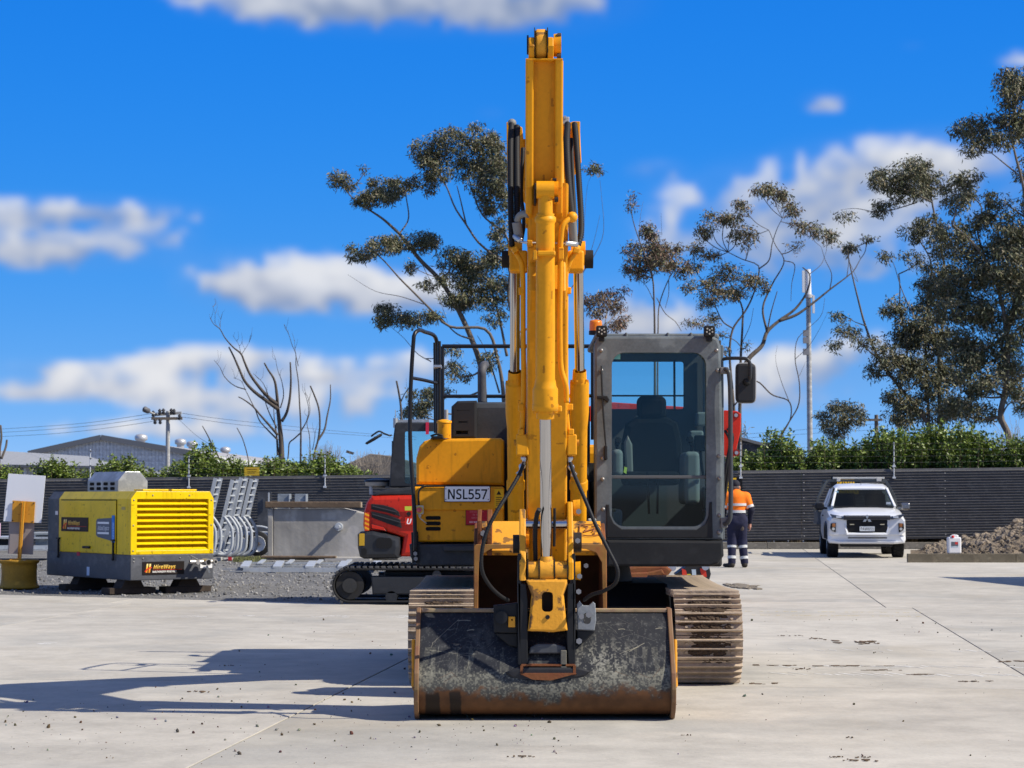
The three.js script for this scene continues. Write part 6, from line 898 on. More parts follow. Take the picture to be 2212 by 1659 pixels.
// the old orange digging bucket standing behind the hitch
{
  const d = 14.5, o = thing('digging_bucket', 'old rusty orange digging bucket standing open behind the excavator hitch', 'bucket', [P(1167, 1500, d).x, 0, -d - 0.3]);
  const xl = P(1023, 1300, d).x, xr = P(1311, 1300, d).x, inside = M(0.055, 0.026, 0.012, 0.85, { map: rust.map });  // interior shade put into the colour: a darkened copy of the rust
  const prof = [[d, 0.015], [d, 1.0], [d + 0.05, 1.07], [d + 0.35, 1.22], [d + 0.6, 1.1], [d + 0.75, 0.6], [d + 0.6, 0.15], [d + 0.3, 0.015]];
  for (const [a, b] of [[xl, xl + 0.03], [xr - 0.03, xr]]) part('side_wall', side(prof, a, b, 0.006), rust, o);
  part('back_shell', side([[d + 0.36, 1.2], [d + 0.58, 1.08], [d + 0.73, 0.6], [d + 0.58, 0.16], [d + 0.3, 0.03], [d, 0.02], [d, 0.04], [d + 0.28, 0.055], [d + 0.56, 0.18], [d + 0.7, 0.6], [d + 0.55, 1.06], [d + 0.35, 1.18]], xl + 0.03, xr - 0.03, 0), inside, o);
  const top = part('top_plate', side([[d + 0.02, 1.02], [d + 0.06, 1.085], [d + 0.35, 1.235], [d + 0.37, 1.2], [d + 0.08, 1.05], [d + 0.05, 1.0]], xl + 0.03, xr - 0.03, 0.003), yellowOld, o);
  const hole = (sgn) => plate([[sgn > 0 ? 1262 : 1075, 1177], [sgn > 0 ? 1302 : 1034, 1177], [sgn > 0 ? 1308 : 1027, 1220], [sgn > 0 ? 1308 : 1027, 1179], [sgn > 0 ? 1262 : 1075, 1176]], d, 0.02);
  part('front_gusset', [plate([[1244, 1176], [1310, 1176], [1310, 1330], [1303, 1330], [1300, 1215], [1288, 1194], [1266, 1186], [1244, 1184]], d - 0.004, 0.02, 0.003), plate([[1024, 1176], [1116, 1176], [1116, 1184], [1060, 1186], [1044, 1196], [1034, 1215], [1032, 1330], [1024, 1330]], d - 0.004, 0.02, 0.003)], M(0.34, 0.17, 0.05, 0.7, { map: rust.map }), o);
  for (const [x0, x1] of [[1052, 1063], [1031, 1040]]) part('ear', side([[d + 0.02, 1.0], [d + 0.0, 1.24], [d + 0.06, 1.32], [d + 0.18, 1.32], [d + 0.28, 1.2]], P(x0, 1120, d).x, P(x1, 1120, d).x, 0.006), rust, o);
  part('bolt', [cyl(P(1044, 1152, d - 0.03), P(1044, 1152, d + 0.05), 0.022, 0.022, 6), cyl(P(1266, 1222, d - 0.05), P(1266, 1222, d + 0.05), 0.018, 0.018, 6)], boltM, o);
  // the number 77 welded on the top plate
  const a = P(1251, 1176, d), slope = Math.atan2(0.15, 0.29), wm = M(0.28, 0.1, 0.03, 0.7), c0 = new V3(P(1274, 1160, d + 0.2).x, 1.165, -d - 0.2);
  const w = (pts, r = 0.005) => tube(pts.map(([x, y]) => [x * 0.62, y * 0.62]).map(([x, y]) => new V3(c0.x + x, c0.y + y * Math.sin(slope) + 0.004, c0.z - y * Math.cos(slope))), r, 12, 6);
  part('weld_number', [w([[-0.07, 0.1], [-0.02, 0.1], [-0.06, 0.0]]), w([[0.02, 0.1], [0.08, 0.1], [0.03, -0.02]]), w([[-0.11, 0.14], [0.1, 0.15], [0.12, -0.08], [-0.1, -0.1], [-0.11, 0.13]], 0.004), w([[-0.08, -0.03], [0.0, 0.02], [0.09, 0.07]]), w([[0.05, -0.03], [0.05, -0.08]])], wm, top);
}
// ---------- the red excavator behind ----------
{
  const d = 27.4, red = M(0.6, 0.028, 0.012, 0.35, { map: wearTex }), dark = M(0.035, 0.038, 0.044, 0.4, { map: dullTex }), o = thing('excavator', 'smaller red excavator with a black cab parked side-on behind the yellow one', 'excavator', [P(930, 1200, d).x, 0, -d - 0.9]);
  const K = (x, y) => [719 + x * 0.26, 885 + y * 0.26], k = (l) => l.map(([x, y]) => K(x, y));
  for (const td of [d, d + 1.5]) {
    const tr = new THREE.Group(); tr.name = 'track'; o.add(tr); bases.set(tr, bases.get(o));
    const c0 = P(755, 1265, d), c1 = P(1085, 1265, d), R = c0.y - P(755, 1303, d).y, loop = [], n = 14, W = 0.4;
    for (let i = 0; i <= n; i++) { const a = Math.PI / 2 + Math.PI * i / n; loop.push([c0.x + Math.cos(a) * R, c0.y + Math.sin(a) * R]); } for (let i = 0; i <= n; i++) { const a = -Math.PI / 2 + Math.PI * i / n; loop.push([c1.x + Math.cos(a) * R, c0.y + Math.sin(a) * R]); }
    const hole = loop.map(([x, y]) => { const cx = clamp(x, c0.x, c1.x); return [cx + (x - cx) * 0.86, c0.y + (y - c0.y) * 0.86]; });
    part('rubber_belt', extr(loop, W, 0.015, [hole]).translate(0, 0, -td), blackRubber, tr);
    const lug = []; for (let i = 0; i < 26; i++) { const x = mix(c0.x - 0.05, c1.x, i / 25); lug.push(box(0.05, 0.03, W, x, c0.y + R + 0.01, -td - W / 2, 0.006)); }
    for (let i = 0; i < 9; i++) { const a = Math.PI * (0.55 + i * 0.1); lug.push(box(0.05, 0.03, W, 0, R + 0.01, 0, 0.006).rotateZ(a - Math.PI / 2).translate(c0.x, c0.y, -td - W / 2)); }
    part('track_lug', lug, M(0.09, 0.09, 0.092, 0.8, { map: dullTex }), tr);
    part('track_frame', extr([[c0.x + 0.28, c0.y + 0.12], [c1.x, c0.y + 0.12], [c1.x, c0.y - 0.12], [c0.x + 0.3, c0.y - 0.12]], W - 0.1, 0.02).translate(0, 0, -td - 0.03), dark, tr);
    part('idler', [cyl(new V3(c0.x, c0.y, -td - 0.05), new V3(c0.x, c0.y, -td - W), R * 0.8, R * 0.8, 28)], dull(0.035, 0.034, 0.033), tr); part('idler_hub', cyl(new V3(c0.x, c0.y, -td - 0.02), new V3(c0.x, c0.y, -td - 0.06), R * 0.42, R * 0.38, 22), dull(0.05, 0.05, 0.05), tr);
    for (let i = 0; i < 4; i++) part('roller', cyl(new V3(c0.x + 0.55 + i * 0.45, c0.y - R * 0.66, -td - 0.03), new V3(c0.x + 0.55 + i * 0.45, c0.y - R * 0.66, -td - W), 0.08, 0.08, 14), dark, tr);
    part('carrier_roller', cyl(new V3(c0.x + 1.15, c0.y + R * 0.6, -td - 0.02), new V3(c0.x + 1.15, c0.y + R * 0.6, -td - W), 0.06, 0.06, 14), dark, tr);
  }
  part('chassis', rect(830, 1232, 1080, 1275, d + 0.4, 1.1, 0.03), dark, o); part('slew_ring', cyl(new V3(P(935, 1240, d).x, P(935, 1232, d).y - 0.1, -d - 0.95), new V3(P(935, 1240, d).x, P(935, 1222, d).y, -d - 0.95), 0.5, 0.5, 30), dark, o);
  const body = part('engine_cover', plate(k([[262, 1010], [250, 960], [256, 850], [278, 770], [320, 712], [640, 705], [1100, 705], [1100, 1220], [560, 1220], [585, 1060], [430, 1010]]), d + 0.02, 1.85, 0.06), red, o);
  part('bonnet', plate(k([[322, 712], [345, 690], [430, 664], [640, 640], [1100, 640], [1100, 715]]), d + 0.05, 1.8, 0.04), M(0.04, 0.043, 0.048, 0.5, { map: dullTex }), o);
  part('counterweight', plate(k([[203, 1038], [230, 1012], [330, 1000], [450, 1030], [555, 1060], [560, 1150], [545, 1235], [260, 1240], [222, 1222], [206, 1150]]), d - 0.02, 1.95, 0.06), dark, o);
  part('side_vent', [plate(k([[318, 782], [420, 792], [500, 815], [545, 845], [560, 888], [450, 855], [318, 828]]), d - 0.002, 0.06, 0.006), plate(k([[318, 845], [450, 872], [560, 912], [572, 985], [450, 945], [320, 895]]), d - 0.002, 0.06, 0.006), plate(k([[318, 945], [420, 975], [450, 1010], [318, 990]]), d + 0.01, 0.05, 0.004)], M(0.015, 0.015, 0.017, 0.6), body);
  part('vent_bar', [bar(P(...K(330, 800), d - 0.012), P(...K(530, 850), d - 0.012), 0.012, 0.012), bar(P(...K(330, 868), d - 0.012), P(...K(560, 935), d - 0.012), 0.012, 0.012)], M(0.05, 0.05, 0.055, 0.4), body);
  part('red_insert', plate(k([[322, 952], [420, 978], [440, 1005], [322, 985]]), d - 0.004, 0.03, 0.004), red, body);
  const hz = print(0.12, 0.4, 96, (x, w, h) => { x.fillStyle = '#c8461a'; x.fillRect(0, 0, w, h); x.fillStyle = '#e8a020'; for (let i = 0; i < 4; i++) { x.beginPath(); x.moveTo(0, h * i / 4); x.lineTo(w, h * (i + 0.5) / 4); x.lineTo(w, h * (i + 0.9) / 4); x.lineTo(0, h * (i + 0.5) / 4); x.fill(); } });
  const h1 = P(...K(284, 930), d - 0.004); part('hazard_label', sheet(0.06, 0.24, 0.004, [h1.x, h1.y, h1.z + 0.015]), hz, body, { keep: true }); const h2 = P(...K(240, 1080), d - 0.03); part('reflector', box(0.07, 0.16, 0.012, h2.x, h2.y, h2.z, 0.004), M(0.5, 0.3, 0.02, 0.4), body);
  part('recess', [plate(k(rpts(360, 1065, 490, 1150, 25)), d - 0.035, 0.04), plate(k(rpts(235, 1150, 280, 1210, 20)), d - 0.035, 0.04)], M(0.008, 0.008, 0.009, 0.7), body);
  const u = P(...K(638, 925), d); part('model_letter', sheet(0.26, 0.1, 0.004, [u.x + 0.07, u.y, u.z + 0.004]), print(0.26, 0.1, 128, (x, w, h) => { x.fillStyle = '#c42a18'; x.fillRect(0, 0, w, h); x.fillStyle = '#eee'; x.font = `italic bold ${h}px sans-serif`; x.textBaseline = 'middle'; x.fillText('U', 4, h * 0.55); }), body, { keep: true });
  part('small_label', box(0.09, 0.055, 0.004, P(...K(626, 820), d).x, P(...K(626, 820), d).y, -d + 0.004), M(0.5, 0.55, 0.05, 0.6), body); part('hole', [cyl(P(...K(632, 865), d - 0.004), P(...K(632, 865), d + 0.03), 0.03, 0.03, 16)], M(0.01, 0.01, 0.01, 0.8), body);
  // cab
  const cd = d + 0.15, cl = M(0.035, 0.038, 0.044, 0.45, { map: dullTex });
  const cab = part('cab', [plate(k([[470, 642], [482, 420], [502, 230], [515, 125], [535, 108], [1000, 108], [1010, 642]]), cd, 0.07, 0.015, [k(rpts(588, 170, 960, 625, 25))]), plate(k([[470, 642], [482, 420], [502, 230], [515, 125], [535, 108], [1000, 108], [1010, 642]]), cd + 1.0, 0.07, 0.015, [k(rpts(588, 170, 960, 625, 25))]), rect(...K(515, 104), ...K(1005, 130), cd + 0.02, 1.05, 0.02), rect(...K(470, 560), ...K(1010, 645), cd + 0.05, 1.0), rect(...K(488, 260), ...K(520, 640), cd + 0.05, 1.0)], cl, o);
  part('cab_window', rect(...K(580, 165), ...K(965, 630), cd + 0.03, 0.006), cabGlass, cab); part('cab_window', rect(...K(580, 165), ...K(965, 630), cd + 1.03, 0.006), cabGlass, cab); part('seat', [rect(...K(720, 420), ...K(760, 640), cd + 0.35, 0.4, 0.05)], M(0.05, 0.05, 0.055, 0.8), cab);
  part('roof_rack', [bar(P(...K(540, 100), cd + 0.1), P(...K(800, 96), cd + 0.1), 0.05, 0.05), cyl(P(...K(520, 150), cd + 0.05), P(...K(520, 70), cd + 0.05), 0.03, 0.03, 8), cyl(P(...K(521, 70), cd + 0.05), P(...K(520, 0), cd + 0.05), 0.005, 0.005, 5)], galv, cab); part('red_lamp', box(0.04, 0.16, 0.04, P(...K(785, 155), cd).x, P(...K(785, 155), cd).y, -cd + 0.02), M(0.5, 0.02, 0.06, 0.4), cab);
  part('mirror_arm', tube([P(...K(485, 212), cd), P(...K(470, 214), cd - 0.1), P(...K(430, 200), cd - 0.1), P(...K(385, 180), cd - 0.1), P(...K(340, 205), cd - 0.1), P(...K(318, 222), cd - 0.1)], 0.012, 30, 7), cl, cab); part('mirror', lathe(P(...K(336, 236), cd - 0.1), P(...K(348, 256), cd - 0.1), [[0, 0.0], [0.05, 0.13], [0.8, 0.12], [1, 0]], 20).clone(), cl, cab);
  part('air_cleaner', lathe(P(...K(374, 650), d + 0.5), P(...K(374, 572), d + 0.5), [[0, 0.09], [0.15, 0.1], [0.2, 0.155], [0.22, 0.17], [0.6, 0.17], [0.62, 0.175], [0.85, 0.17], [1, 0.05]], 22), M(0.3, 0.29, 0.26, 0.5), o); part('cleaner_cap', lathe(P(...K(374, 602), d + 0.5), P(...K(374, 568), d + 0.5), [[0, 0.18], [0.5, 0.178], [1, 0.03]], 22), dark, o); part('stay', [bar(P(...K(312, 705), d + 0.4), P(...K(312, 612), d + 0.4), 0.03, 0.03), bar(P(...K(325, 705), d + 0.4), P(...K(322, 640), d + 0.4), 0.02, 0.02)], galv, o);
  // boom, arm and hitch at the far end
  const bd = d + 0.75;
  part('boom', [plate([[1100, 1060], [1160, 1010], [1262, 880], [1310, 868], [1560, 884], [1568, 900], [1560, 912], [1310, 900], [1275, 910], [1180, 1050], [1120, 1100]], bd, 0.24, 0.015)], red, o);
  const arm = part('arm', [plate([[1556, 892], [1566, 886], [1592, 888], [1601, 894], [1600, 930], [1592, 965], [1588, 985], [1580, 990], [1562, 982], [1558, 990], [1545, 1100], [1530, 1215], [1512, 1216], [1530, 1080], [1540, 960]], bd - 0.04, 0.3, 0.012)], red, o);
  part('pin', [[1590, 897], [1591, 978]].map(([x, y]) => cyl(P(x, y, bd - 0.06), P(x, y, bd - 0.02), 0.045, 0.045, 16)), M(0.3, 0.02, 0.012, 0.5), arm); each('pin_cap', [[1590, 897], [1591, 978]].map(([x, y]) => cyl(P(x, y, bd - 0.066), P(x, y, bd - 0.05), 0.025, 0.025, 12)), zinc, arm);
  part('arm_hose', [tube([P(1572, 925, bd - 0.08), P(1582, 940, bd - 0.1), P(1578, 975, bd - 0.1), P(1570, 1040, bd - 0.05), P(1560, 1110, bd)], 0.022, 24, 7), tube([P(1566, 930, bd - 0.06), P(1576, 950, bd - 0.12), P(1570, 1000, bd - 0.1), P(1556, 1090, bd)], 0.02, 24, 7)], hoseM, arm);
  const hb = part('hitch', [plate([[1495, 1214], [1530, 1214], [1536, 1240], [1530, 1262], [1470, 1262], [1460, 1240]], bd - 0.1, 0.4, 0.015)], pinBlack, o); part('pin', [[1524, 1224], [1453, 1226]].map(([x, y]) => cyl(P(x, y, bd - 0.13), P(x, y, bd - 0.08), 0.05, 0.05, 14)), zinc, hb);
  part('hitch_label', [plate([[1512, 1228], [1524, 1228], [1527, 1246], [1516, 1248]], bd - 0.104, 0.01), plate([[1473, 1228], [1482, 1232], [1486, 1250], [1474, 1248]], bd - 0.104, 0.01)], M(0.55, 0.04, 0.02, 0.5), hb); part('hitch_label', [plate([[1494, 1230], [1503, 1230], [1505, 1250], [1496, 1250]], bd - 0.104, 0.01)], M(0.4, 0.48, 0.55, 0.5), hb); part('hitch_label', [plate([[1484, 1240], [1492, 1240], [1493, 1252], [1485, 1252]], bd - 0.104, 0.01)], M(0.6, 0.45, 0.03, 0.5), hb);
  part('bucket', [plate([[1350, 1228], [1380, 1222], [1440, 1222], [1452, 1232], [1440, 1248], [1420, 1262], [1345, 1270], [1340, 1250]], bd - 0.2, 0.7, 0.03), plate([[1345, 1238], [1400, 1236], [1430, 1230], [1436, 1240], [1400, 1252], [1345, 1256]], bd - 0.25, 0.1, 0.02)], rust, o);
}
// ---------- the compressor ----------
{
  const th = Math.atan2(0.6, 0.8), lemon = M(0.88, 0.6, 0.004, 0.35, { map: wearTex, bumpMap: lumpBump, bumpScale: 0.0006 }), grey = M(0.11, 0.115, 0.13, 0.5, { map: dullTex }), grille = M(0.006, 0.006, 0.006, 0.9);
  const o = thing('air_compressor', 'yellow and grey silenced air compressor with louvred end standing on timber blocks', 'compressor', [-5.55, 0, -30.2], undefined, th, true);
  const W = 1.36, L = 2.9, y0 = 0.2, y1 = 0.575, y2 = 1.5, ch = 0.11;
  const end = (w0, w1) => [[w0, y1], [w1, y1], [w1, y2 - ch], [w1 - ch * 0.6, y2], [w0 + ch * 0.8, y2], [w0, y2 - ch]];
  part('base', box(W, y1 - y0, L, W / 2, (y0 + y1) / 2, -L / 2, 0.015), grey, o);
  const can = part('canopy', [extr(end(0, W), 2.35, 0.008).translate(0, 0, -0.12)], lemon, o);
  part('rear_canopy', extr(end(0.004, W - 0.004), 0.43, 0.03).translate(0, 0, -2.47), grey, o);
  // louvred end: frame, dark back, eight sloping slats
  const lx0 = 0.1, lx1 = 1.27, ly0 = 0.635, ly1 = 1.385;
  part('end_panel', extr(end(0, W), 0.12, 0.006, [[[lx0, ly0], [lx1, ly0], [lx1, ly1], [lx0, ly1]]]).translate(0, 0, 0), lemon, can);
  part('louvre_back', box(lx1 - lx0, ly1 - ly0, 0.01, (lx0 + lx1) / 2, (ly0 + ly1) / 2, -0.115), lemon, can);
  const slatG = metreUV(plain(box(lx1 - lx0 - 0.01, 0.012, 0.1, 0, 0, 0))); for (let i = 0; i < 9; i++) { const m = new THREE.Mesh(slatG, lemon); m.name = 'louvre_slat'; m.castShadow = m.receiveShadow = true; m.rotation.x = 0.62; m.position.set((lx0 + lx1) / 2, ly0 + 0.03 + i * (ly1 - ly0) / 9, -0.045); can.add(m); }
  part('rivet', [[0.045, 1.37], [0.04, 1.0], [0.04, 0.63], [1.32, 1.37], [1.32, 1.0], [1.32, 0.63], [0.35, 1.44], [0.95, 1.44], [0.05, 0.52], [0.05, 0.47], [0.2, 0.52], [0.8, 0.52], [1.0, 0.52]].map(([x, y]) => sph(new V3(x, y, 0.0), 0.013, 8)), boltM, can);
  // side door
  part('door', box(0.012, 0.78, 1.9, -0.008, 0.975, -1.42, 0.005), lemon, can); part('door_gap', [box(0.006, 0.012, 1.92, -0.003, 1.372, -1.42), box(0.006, 0.79, 0.01, -0.003, 0.975, -0.46)], grille, can);
  part('door_handle', [box(0.05, 0.035, 0.24, -0.02, 0.66, -1.42, 0.008)], blackPaint, can);
  for (const z of [-0.52, -2.42]) part('door_latch', [box(0.03, 0.3, 0.025, -0.025, 0.63, z, 0.006), box(0.03, 0.02, 0.1, -0.03, 0.78, z), sph(new V3(-0.03, 0.5, z), 0.022, 8)], blackPaint, can);
  const logo = (x, w, h) => { x.fillStyle = '#1d1512'; x.fillRect(0, 0, w, h); const g = x.createLinearGradient(0, h * 0.1, 0, h * 0.7); g.addColorStop(0, '#fff2b8'); g.addColorStop(0.6, '#f0b93a'); g.addColorStop(1, '#d98a20'); x.fillStyle = g; for (const a of [0.1, 0.165]) { x.beginPath(); x.moveTo(w * a, h * 0.16); x.lineTo(w * (a + 0.04), h * 0.16); x.lineTo(w * (a + 0.015), h * 0.84); x.lineTo(w * (a - 0.025), h * 0.84); x.fill(); } x.strokeStyle = '#cc2a1c'; x.lineWidth = h * 0.1; x.beginPath(); x.moveTo(w * 0.06, h * 0.78); x.quadraticCurveTo(w * 0.1, h * 0.5, w * 0.22, h * 0.44); x.stroke(); x.fillStyle = g; x.font = `italic bold ${h * 0.42}px sans-serif`; x.textBaseline = 'alphabetic'; x.fillText('HireWays', w * 0.25, h * 0.55, w * 0.7); x.fillStyle = '#b3281c'; x.fillRect(w * 0.25, h * 0.62, w * 0.69, h * 0.035); x.fillStyle = '#f2eee6'; x.font = `italic bold ${h * 0.2}px sans-serif`; x.fillText('MACHINERY RENTALS', w * 0.23, h * 0.85, w * 0.72); };
  const lm = print(0.9, 0.25, 512, logo);
  part('rental_sign', sheet(0.68, 0.19, 0.006, [0.53, 0.375, 0.005]), lm, o, { keep: true });
  part('rental_sign', sheet(0.95, 0.215, 0.006, [-0.018, 1.0, -1.86], -Math.PI / 2), print(0.95, 0.215, 512, logo), can, { keep: true });
  part('maker_panel', [extr([[-0.52, 1.11], [-1.07, 1.09], [-1.11, 1.06], [-1.11, 0.85], [-1.05, 0.82], [-0.52, 0.76]].map(([z, y]) => [z, y]), 0.006).rotateY(-Math.PI / 2).translate(-0.02, 0, 0)], M(0.11, 0.13, 0.17, 0.5), can);
  part('maker_print', sheet(0.42, 0.2, 0.004, [-0.023, 0.955, -0.86], -Math.PI / 2), print(0.42, 0.2, 256, (x, w, h) => { x.fillStyle = '#5d6574'; x.fillRect(0, 0, w, h); x.fillStyle = '#e6e8ea'; x.fillRect(w * 0.04, h * 0.04, w * 0.92, h * 0.15); x.fillRect(w * 0.04, h * 0.8, w * 0.92, h * 0.15); x.font = `italic ${h * 0.44}px serif`; x.textAlign = 'center'; x.textBaseline = 'middle'; x.fillText('AtlasCopco', w / 2, h * 0.5, w * 0.92); }), can, { keep: true });
  part('model_strip', sheet(0.09, 0.4, 0.004, [-0.023, 0.945, -0.53], -Math.PI / 2), print(0.09, 0.4, 96, (x, w, h) => { x.fillStyle = '#2a78d0'; x.fillRect(0, 0, w, h); x.save(); x.translate(w * 0.55, h * 0.58); x.rotate(-Math.PI / 2); x.fillStyle = '#a8c8ec'; x.font = `bold ${w * 0.7}px sans-serif`; x.textAlign = 'center'; x.textBaseline = 'middle'; x.fillText('XAVS450', 0, 0, h * 0.7); x.restore(); }), can, { keep: true });
  part('small_label', [box(0.004, 0.07, 0.1, -0.003, 0.56, -1.75)], M(0.5, 0.03, 0.06, 0.5), o); part('small_label', [box(0.004, 0.13, 0.09, -0.004, 0.3, -1.4)], M(0.5, 0.6, 0.75, 0.5), o); part('small_label', [box(0.004, 0.06, 0.09, -0.001, 1.17, -2.55)], M(0.7, 0.7, 0.72, 0.5), o); part('small_label', [box(0.004, 0.045, 0.12, -0.003, 1.25, -0.24)], M(0.45, 0.35, 0.1, 0.5), o); part('small_label', [box(0.2, 0.08, 0.004, 1.24, 0.4, 0.003)], M(0.75, 0.75, 0.76, 0.5), o);
  // outlet valves
  const v = part('outlet_valve', [cyl(new V3(1.0, 0.455, 0), new V3(1.0, 0.455, 0.2), 0.035, 0.035, 14), cyl(new V3(0.88, 0.46, 0.16), new V3(1.3, 0.46, 0.16), 0.03, 0.03, 12), cyl(new V3(1.14, 0.455, 0.1), new V3(1.14, 0.455, 0.26), 0.05, 0.05, 16), cyl(new V3(1.28, 0.46, 0.1), new V3(1.28, 0.46, 0.22), 0.035, 0.035, 12)], M(0.5, 0.48, 0.45, 0.35, { metalness: 0.6 }), o); each('valve_mouth', [cyl(new V3(1.14, 0.455, 0.258), new V3(1.14, 0.455, 0.264), 0.036, 0.036, 14), cyl(new V3(1.28, 0.46, 0.218), new V3(1.28, 0.46, 0.223), 0.02, 0.02, 10)], grille, v); part('valve_handle', [bar(new V3(1.0, 0.5, 0.16), new V3(0.86, 0.56, 0.2), 0.03, 0.012), bar(new V3(1.14, 0.4, 0.2), new V3(1.18, 0.3, 0.22), 0.05, 0.03)], M(0.3, 0.3, 0.29, 0.4, { metalness: 0.5 }), v);
  // exhaust box and lifting covers on the roof
  const mx0 = 0.23, mx1 = 0.72, mz0 = -0.9, mz1 = -1.95, mh = 0.3; const mp = [[mx0, y2], [mx1, y2], [mx1, y2 + 0.16], [mx1 - 0.13, y2 + mh], [mx0 + 0.12, y2 + mh], [mx0, y2 + 0.16]], hl = [];
  const mb = part('exhaust_box', extr(mp, 1.05, 0.006).translate(0, 0, mz0), M(0.4, 0.43, 0.47, 0.4, { map: dullTex, metalness: 0.5 }), o);
  part('exhaust_slot', [0, 1, 2, 3].flatMap((i) => [0, 1].map((j) => extr(rpts(-0.075, -0.024, 0.075, 0.024, 0.022), 0.006).rotateY(-Math.PI / 2).translate(mx0 - 0.003, y2 + 0.045 + j * 0.07, mz1 + 0.16 + i * 0.235))), grille, mb);
  part('roof_cover', [box(0.42, 0.025, 0.3, 0.5, y2 + 0.02, -0.35, 0.006), box(0.42, 0.025, 0.3, 1.05, y2 + 0.02, -0.5, 0.006)], lemon, o);
  // timber blocks beneath
  const tb = M(0.06, 0.045, 0.035, 0.9, { map: dullTex });
  const blocks = [[0.15, 0.06, -0.35, 0.25, 0.2, 0.28, 'under its near corner'], [1.05, 0.06, -0.3, 0.25, 0.2, 0.25, 'under its louvred end'], [0.3, 0.06, -2.0, 0.4, 0.2, 0.25, 'under its rear']];
  blocks.forEach(([x, , z, w, h, l, s]) => { const q = new V3(x, 0, z).applyAxisAngle(new V3(0, 1, 0), th).add(new V3(-5.55, 0, -30.2)), t = thing('timber_block', 'dark timber block holding up the compressor ' + s, 'block', q.toArray(), 'blocks under the compressor', th, true); part('bearer', [box(w + 0.5, 0.09, l, 0, 0.045, 0, 0.01)], tb, t); part('packer', [extr([[-w / 2 - 0.06, 0.09], [w / 2 + 0.06, 0.09], [w / 2, 0.198], [-w / 2, 0.198]], l).translate(0, 0, l / 2)], tb, t); });
}
// ---------- sign board in a wheel rim ----------
{
  const d = 32.2, o = thing('wheel_rim', 'rusty yellow truck wheel rim used as a sign base at the left edge', 'wheel rim', [P(41, 1270, d).x, 0, -d]), c = new V3(P(41, 1270, d).x, 0, -d), ochre = M(0.5, 0.27, 0.03, 0.6, { map: dullTex });
  const R = 0.3, prof = [[0.27, 0], [0.31, 0.01], [0.315, 0.04], [0.285, 0.06], [0.275, 0.12], [0.27, 0.14], [0.268, 0.3], [0.275, 0.33], [0.27, 0.38], [0.3, 0.4], [0.31, 0.43], [0.3, 0.445], [0.285, 0.44], [0.26, 0.4], [0.245, 0.35], [0.235, 0.3], [0.235, 0.05]];
  part('rim', new THREE.LatheGeometry(prof.map(([r, y]) => new THREE.Vector2(r, y)), 40).translate(c.x, 0, c.z), ochre, o);
  const fl = []; for (let i = 0; i < 40; i++) { const a = rr(0, 6.28), r = rr(0, 0.22); fl.push(sph(new V3(c.x + Math.cos(a) * r, 0.37 + rr(0, 0.03), c.z + Math.sin(a) * r), rr(0.03, 0.05), 6)); } part('gravel_fill', [...fl, cyl(new V3(c.x, 0.3, c.z), new V3(c.x, 0.37, c.z), 0.23, 0.23, 20)], M(0.45, 0.43, 0.4, 0.9), o, { kind: 'stuff' });
  const s = thing('sign_board', 'back of a white sign board on an orange angle-iron post in the wheel rim', 'sign', [c.x, 0.4, c.z]), om = M(0.72, 0.33, 0.03, 0.55, { map: wearTex });
  part('white_board', plate([[18, 1023], [98.5, 1028], [89, 1130], [7, 1126]], d + 0.02, 0.012, 0.002), M(0.74, 0.76, 0.8, 0.5), s);
  part('lower_board', plate([[20, 1118], [75, 1120], [72, 1184], [71, 1198], [17, 1196]], d + 0.05, 0.01, 0.002), M(0.3, 0.26, 0.25, 0.7), s);
  const pl = part('mount_plate', plate([[27, 1081], [76, 1084], [73, 1130], [25, 1127]], d - 0.005, 0.012, 0.002), om, s); part('bolt', [[29, 1085], [73, 1087], [70, 1127], [27, 1124]].map(([x, y]) => sph(P(x, y, d - 0.008), 0.012, 6)), M(0.08, 0.05, 0.04, 0.7), pl);
  const a = P(43, 1215, d - 0.05), b = P(52, 1083, d - 0.05); part('post', [bar(a, b, 0.035, 0.035, 0.004), bar(a.clone().add(new V3(-0.035, 0, -0.02)), b.clone().add(new V3(-0.04, 0, -0.02)), 0.05, 0.012)], om, s); part('foot_bracket', plate([[20, 1208], [44, 1205], [46, 1216], [22, 1219]], d - 0.06, 0.02, 0.003), om, s);
}
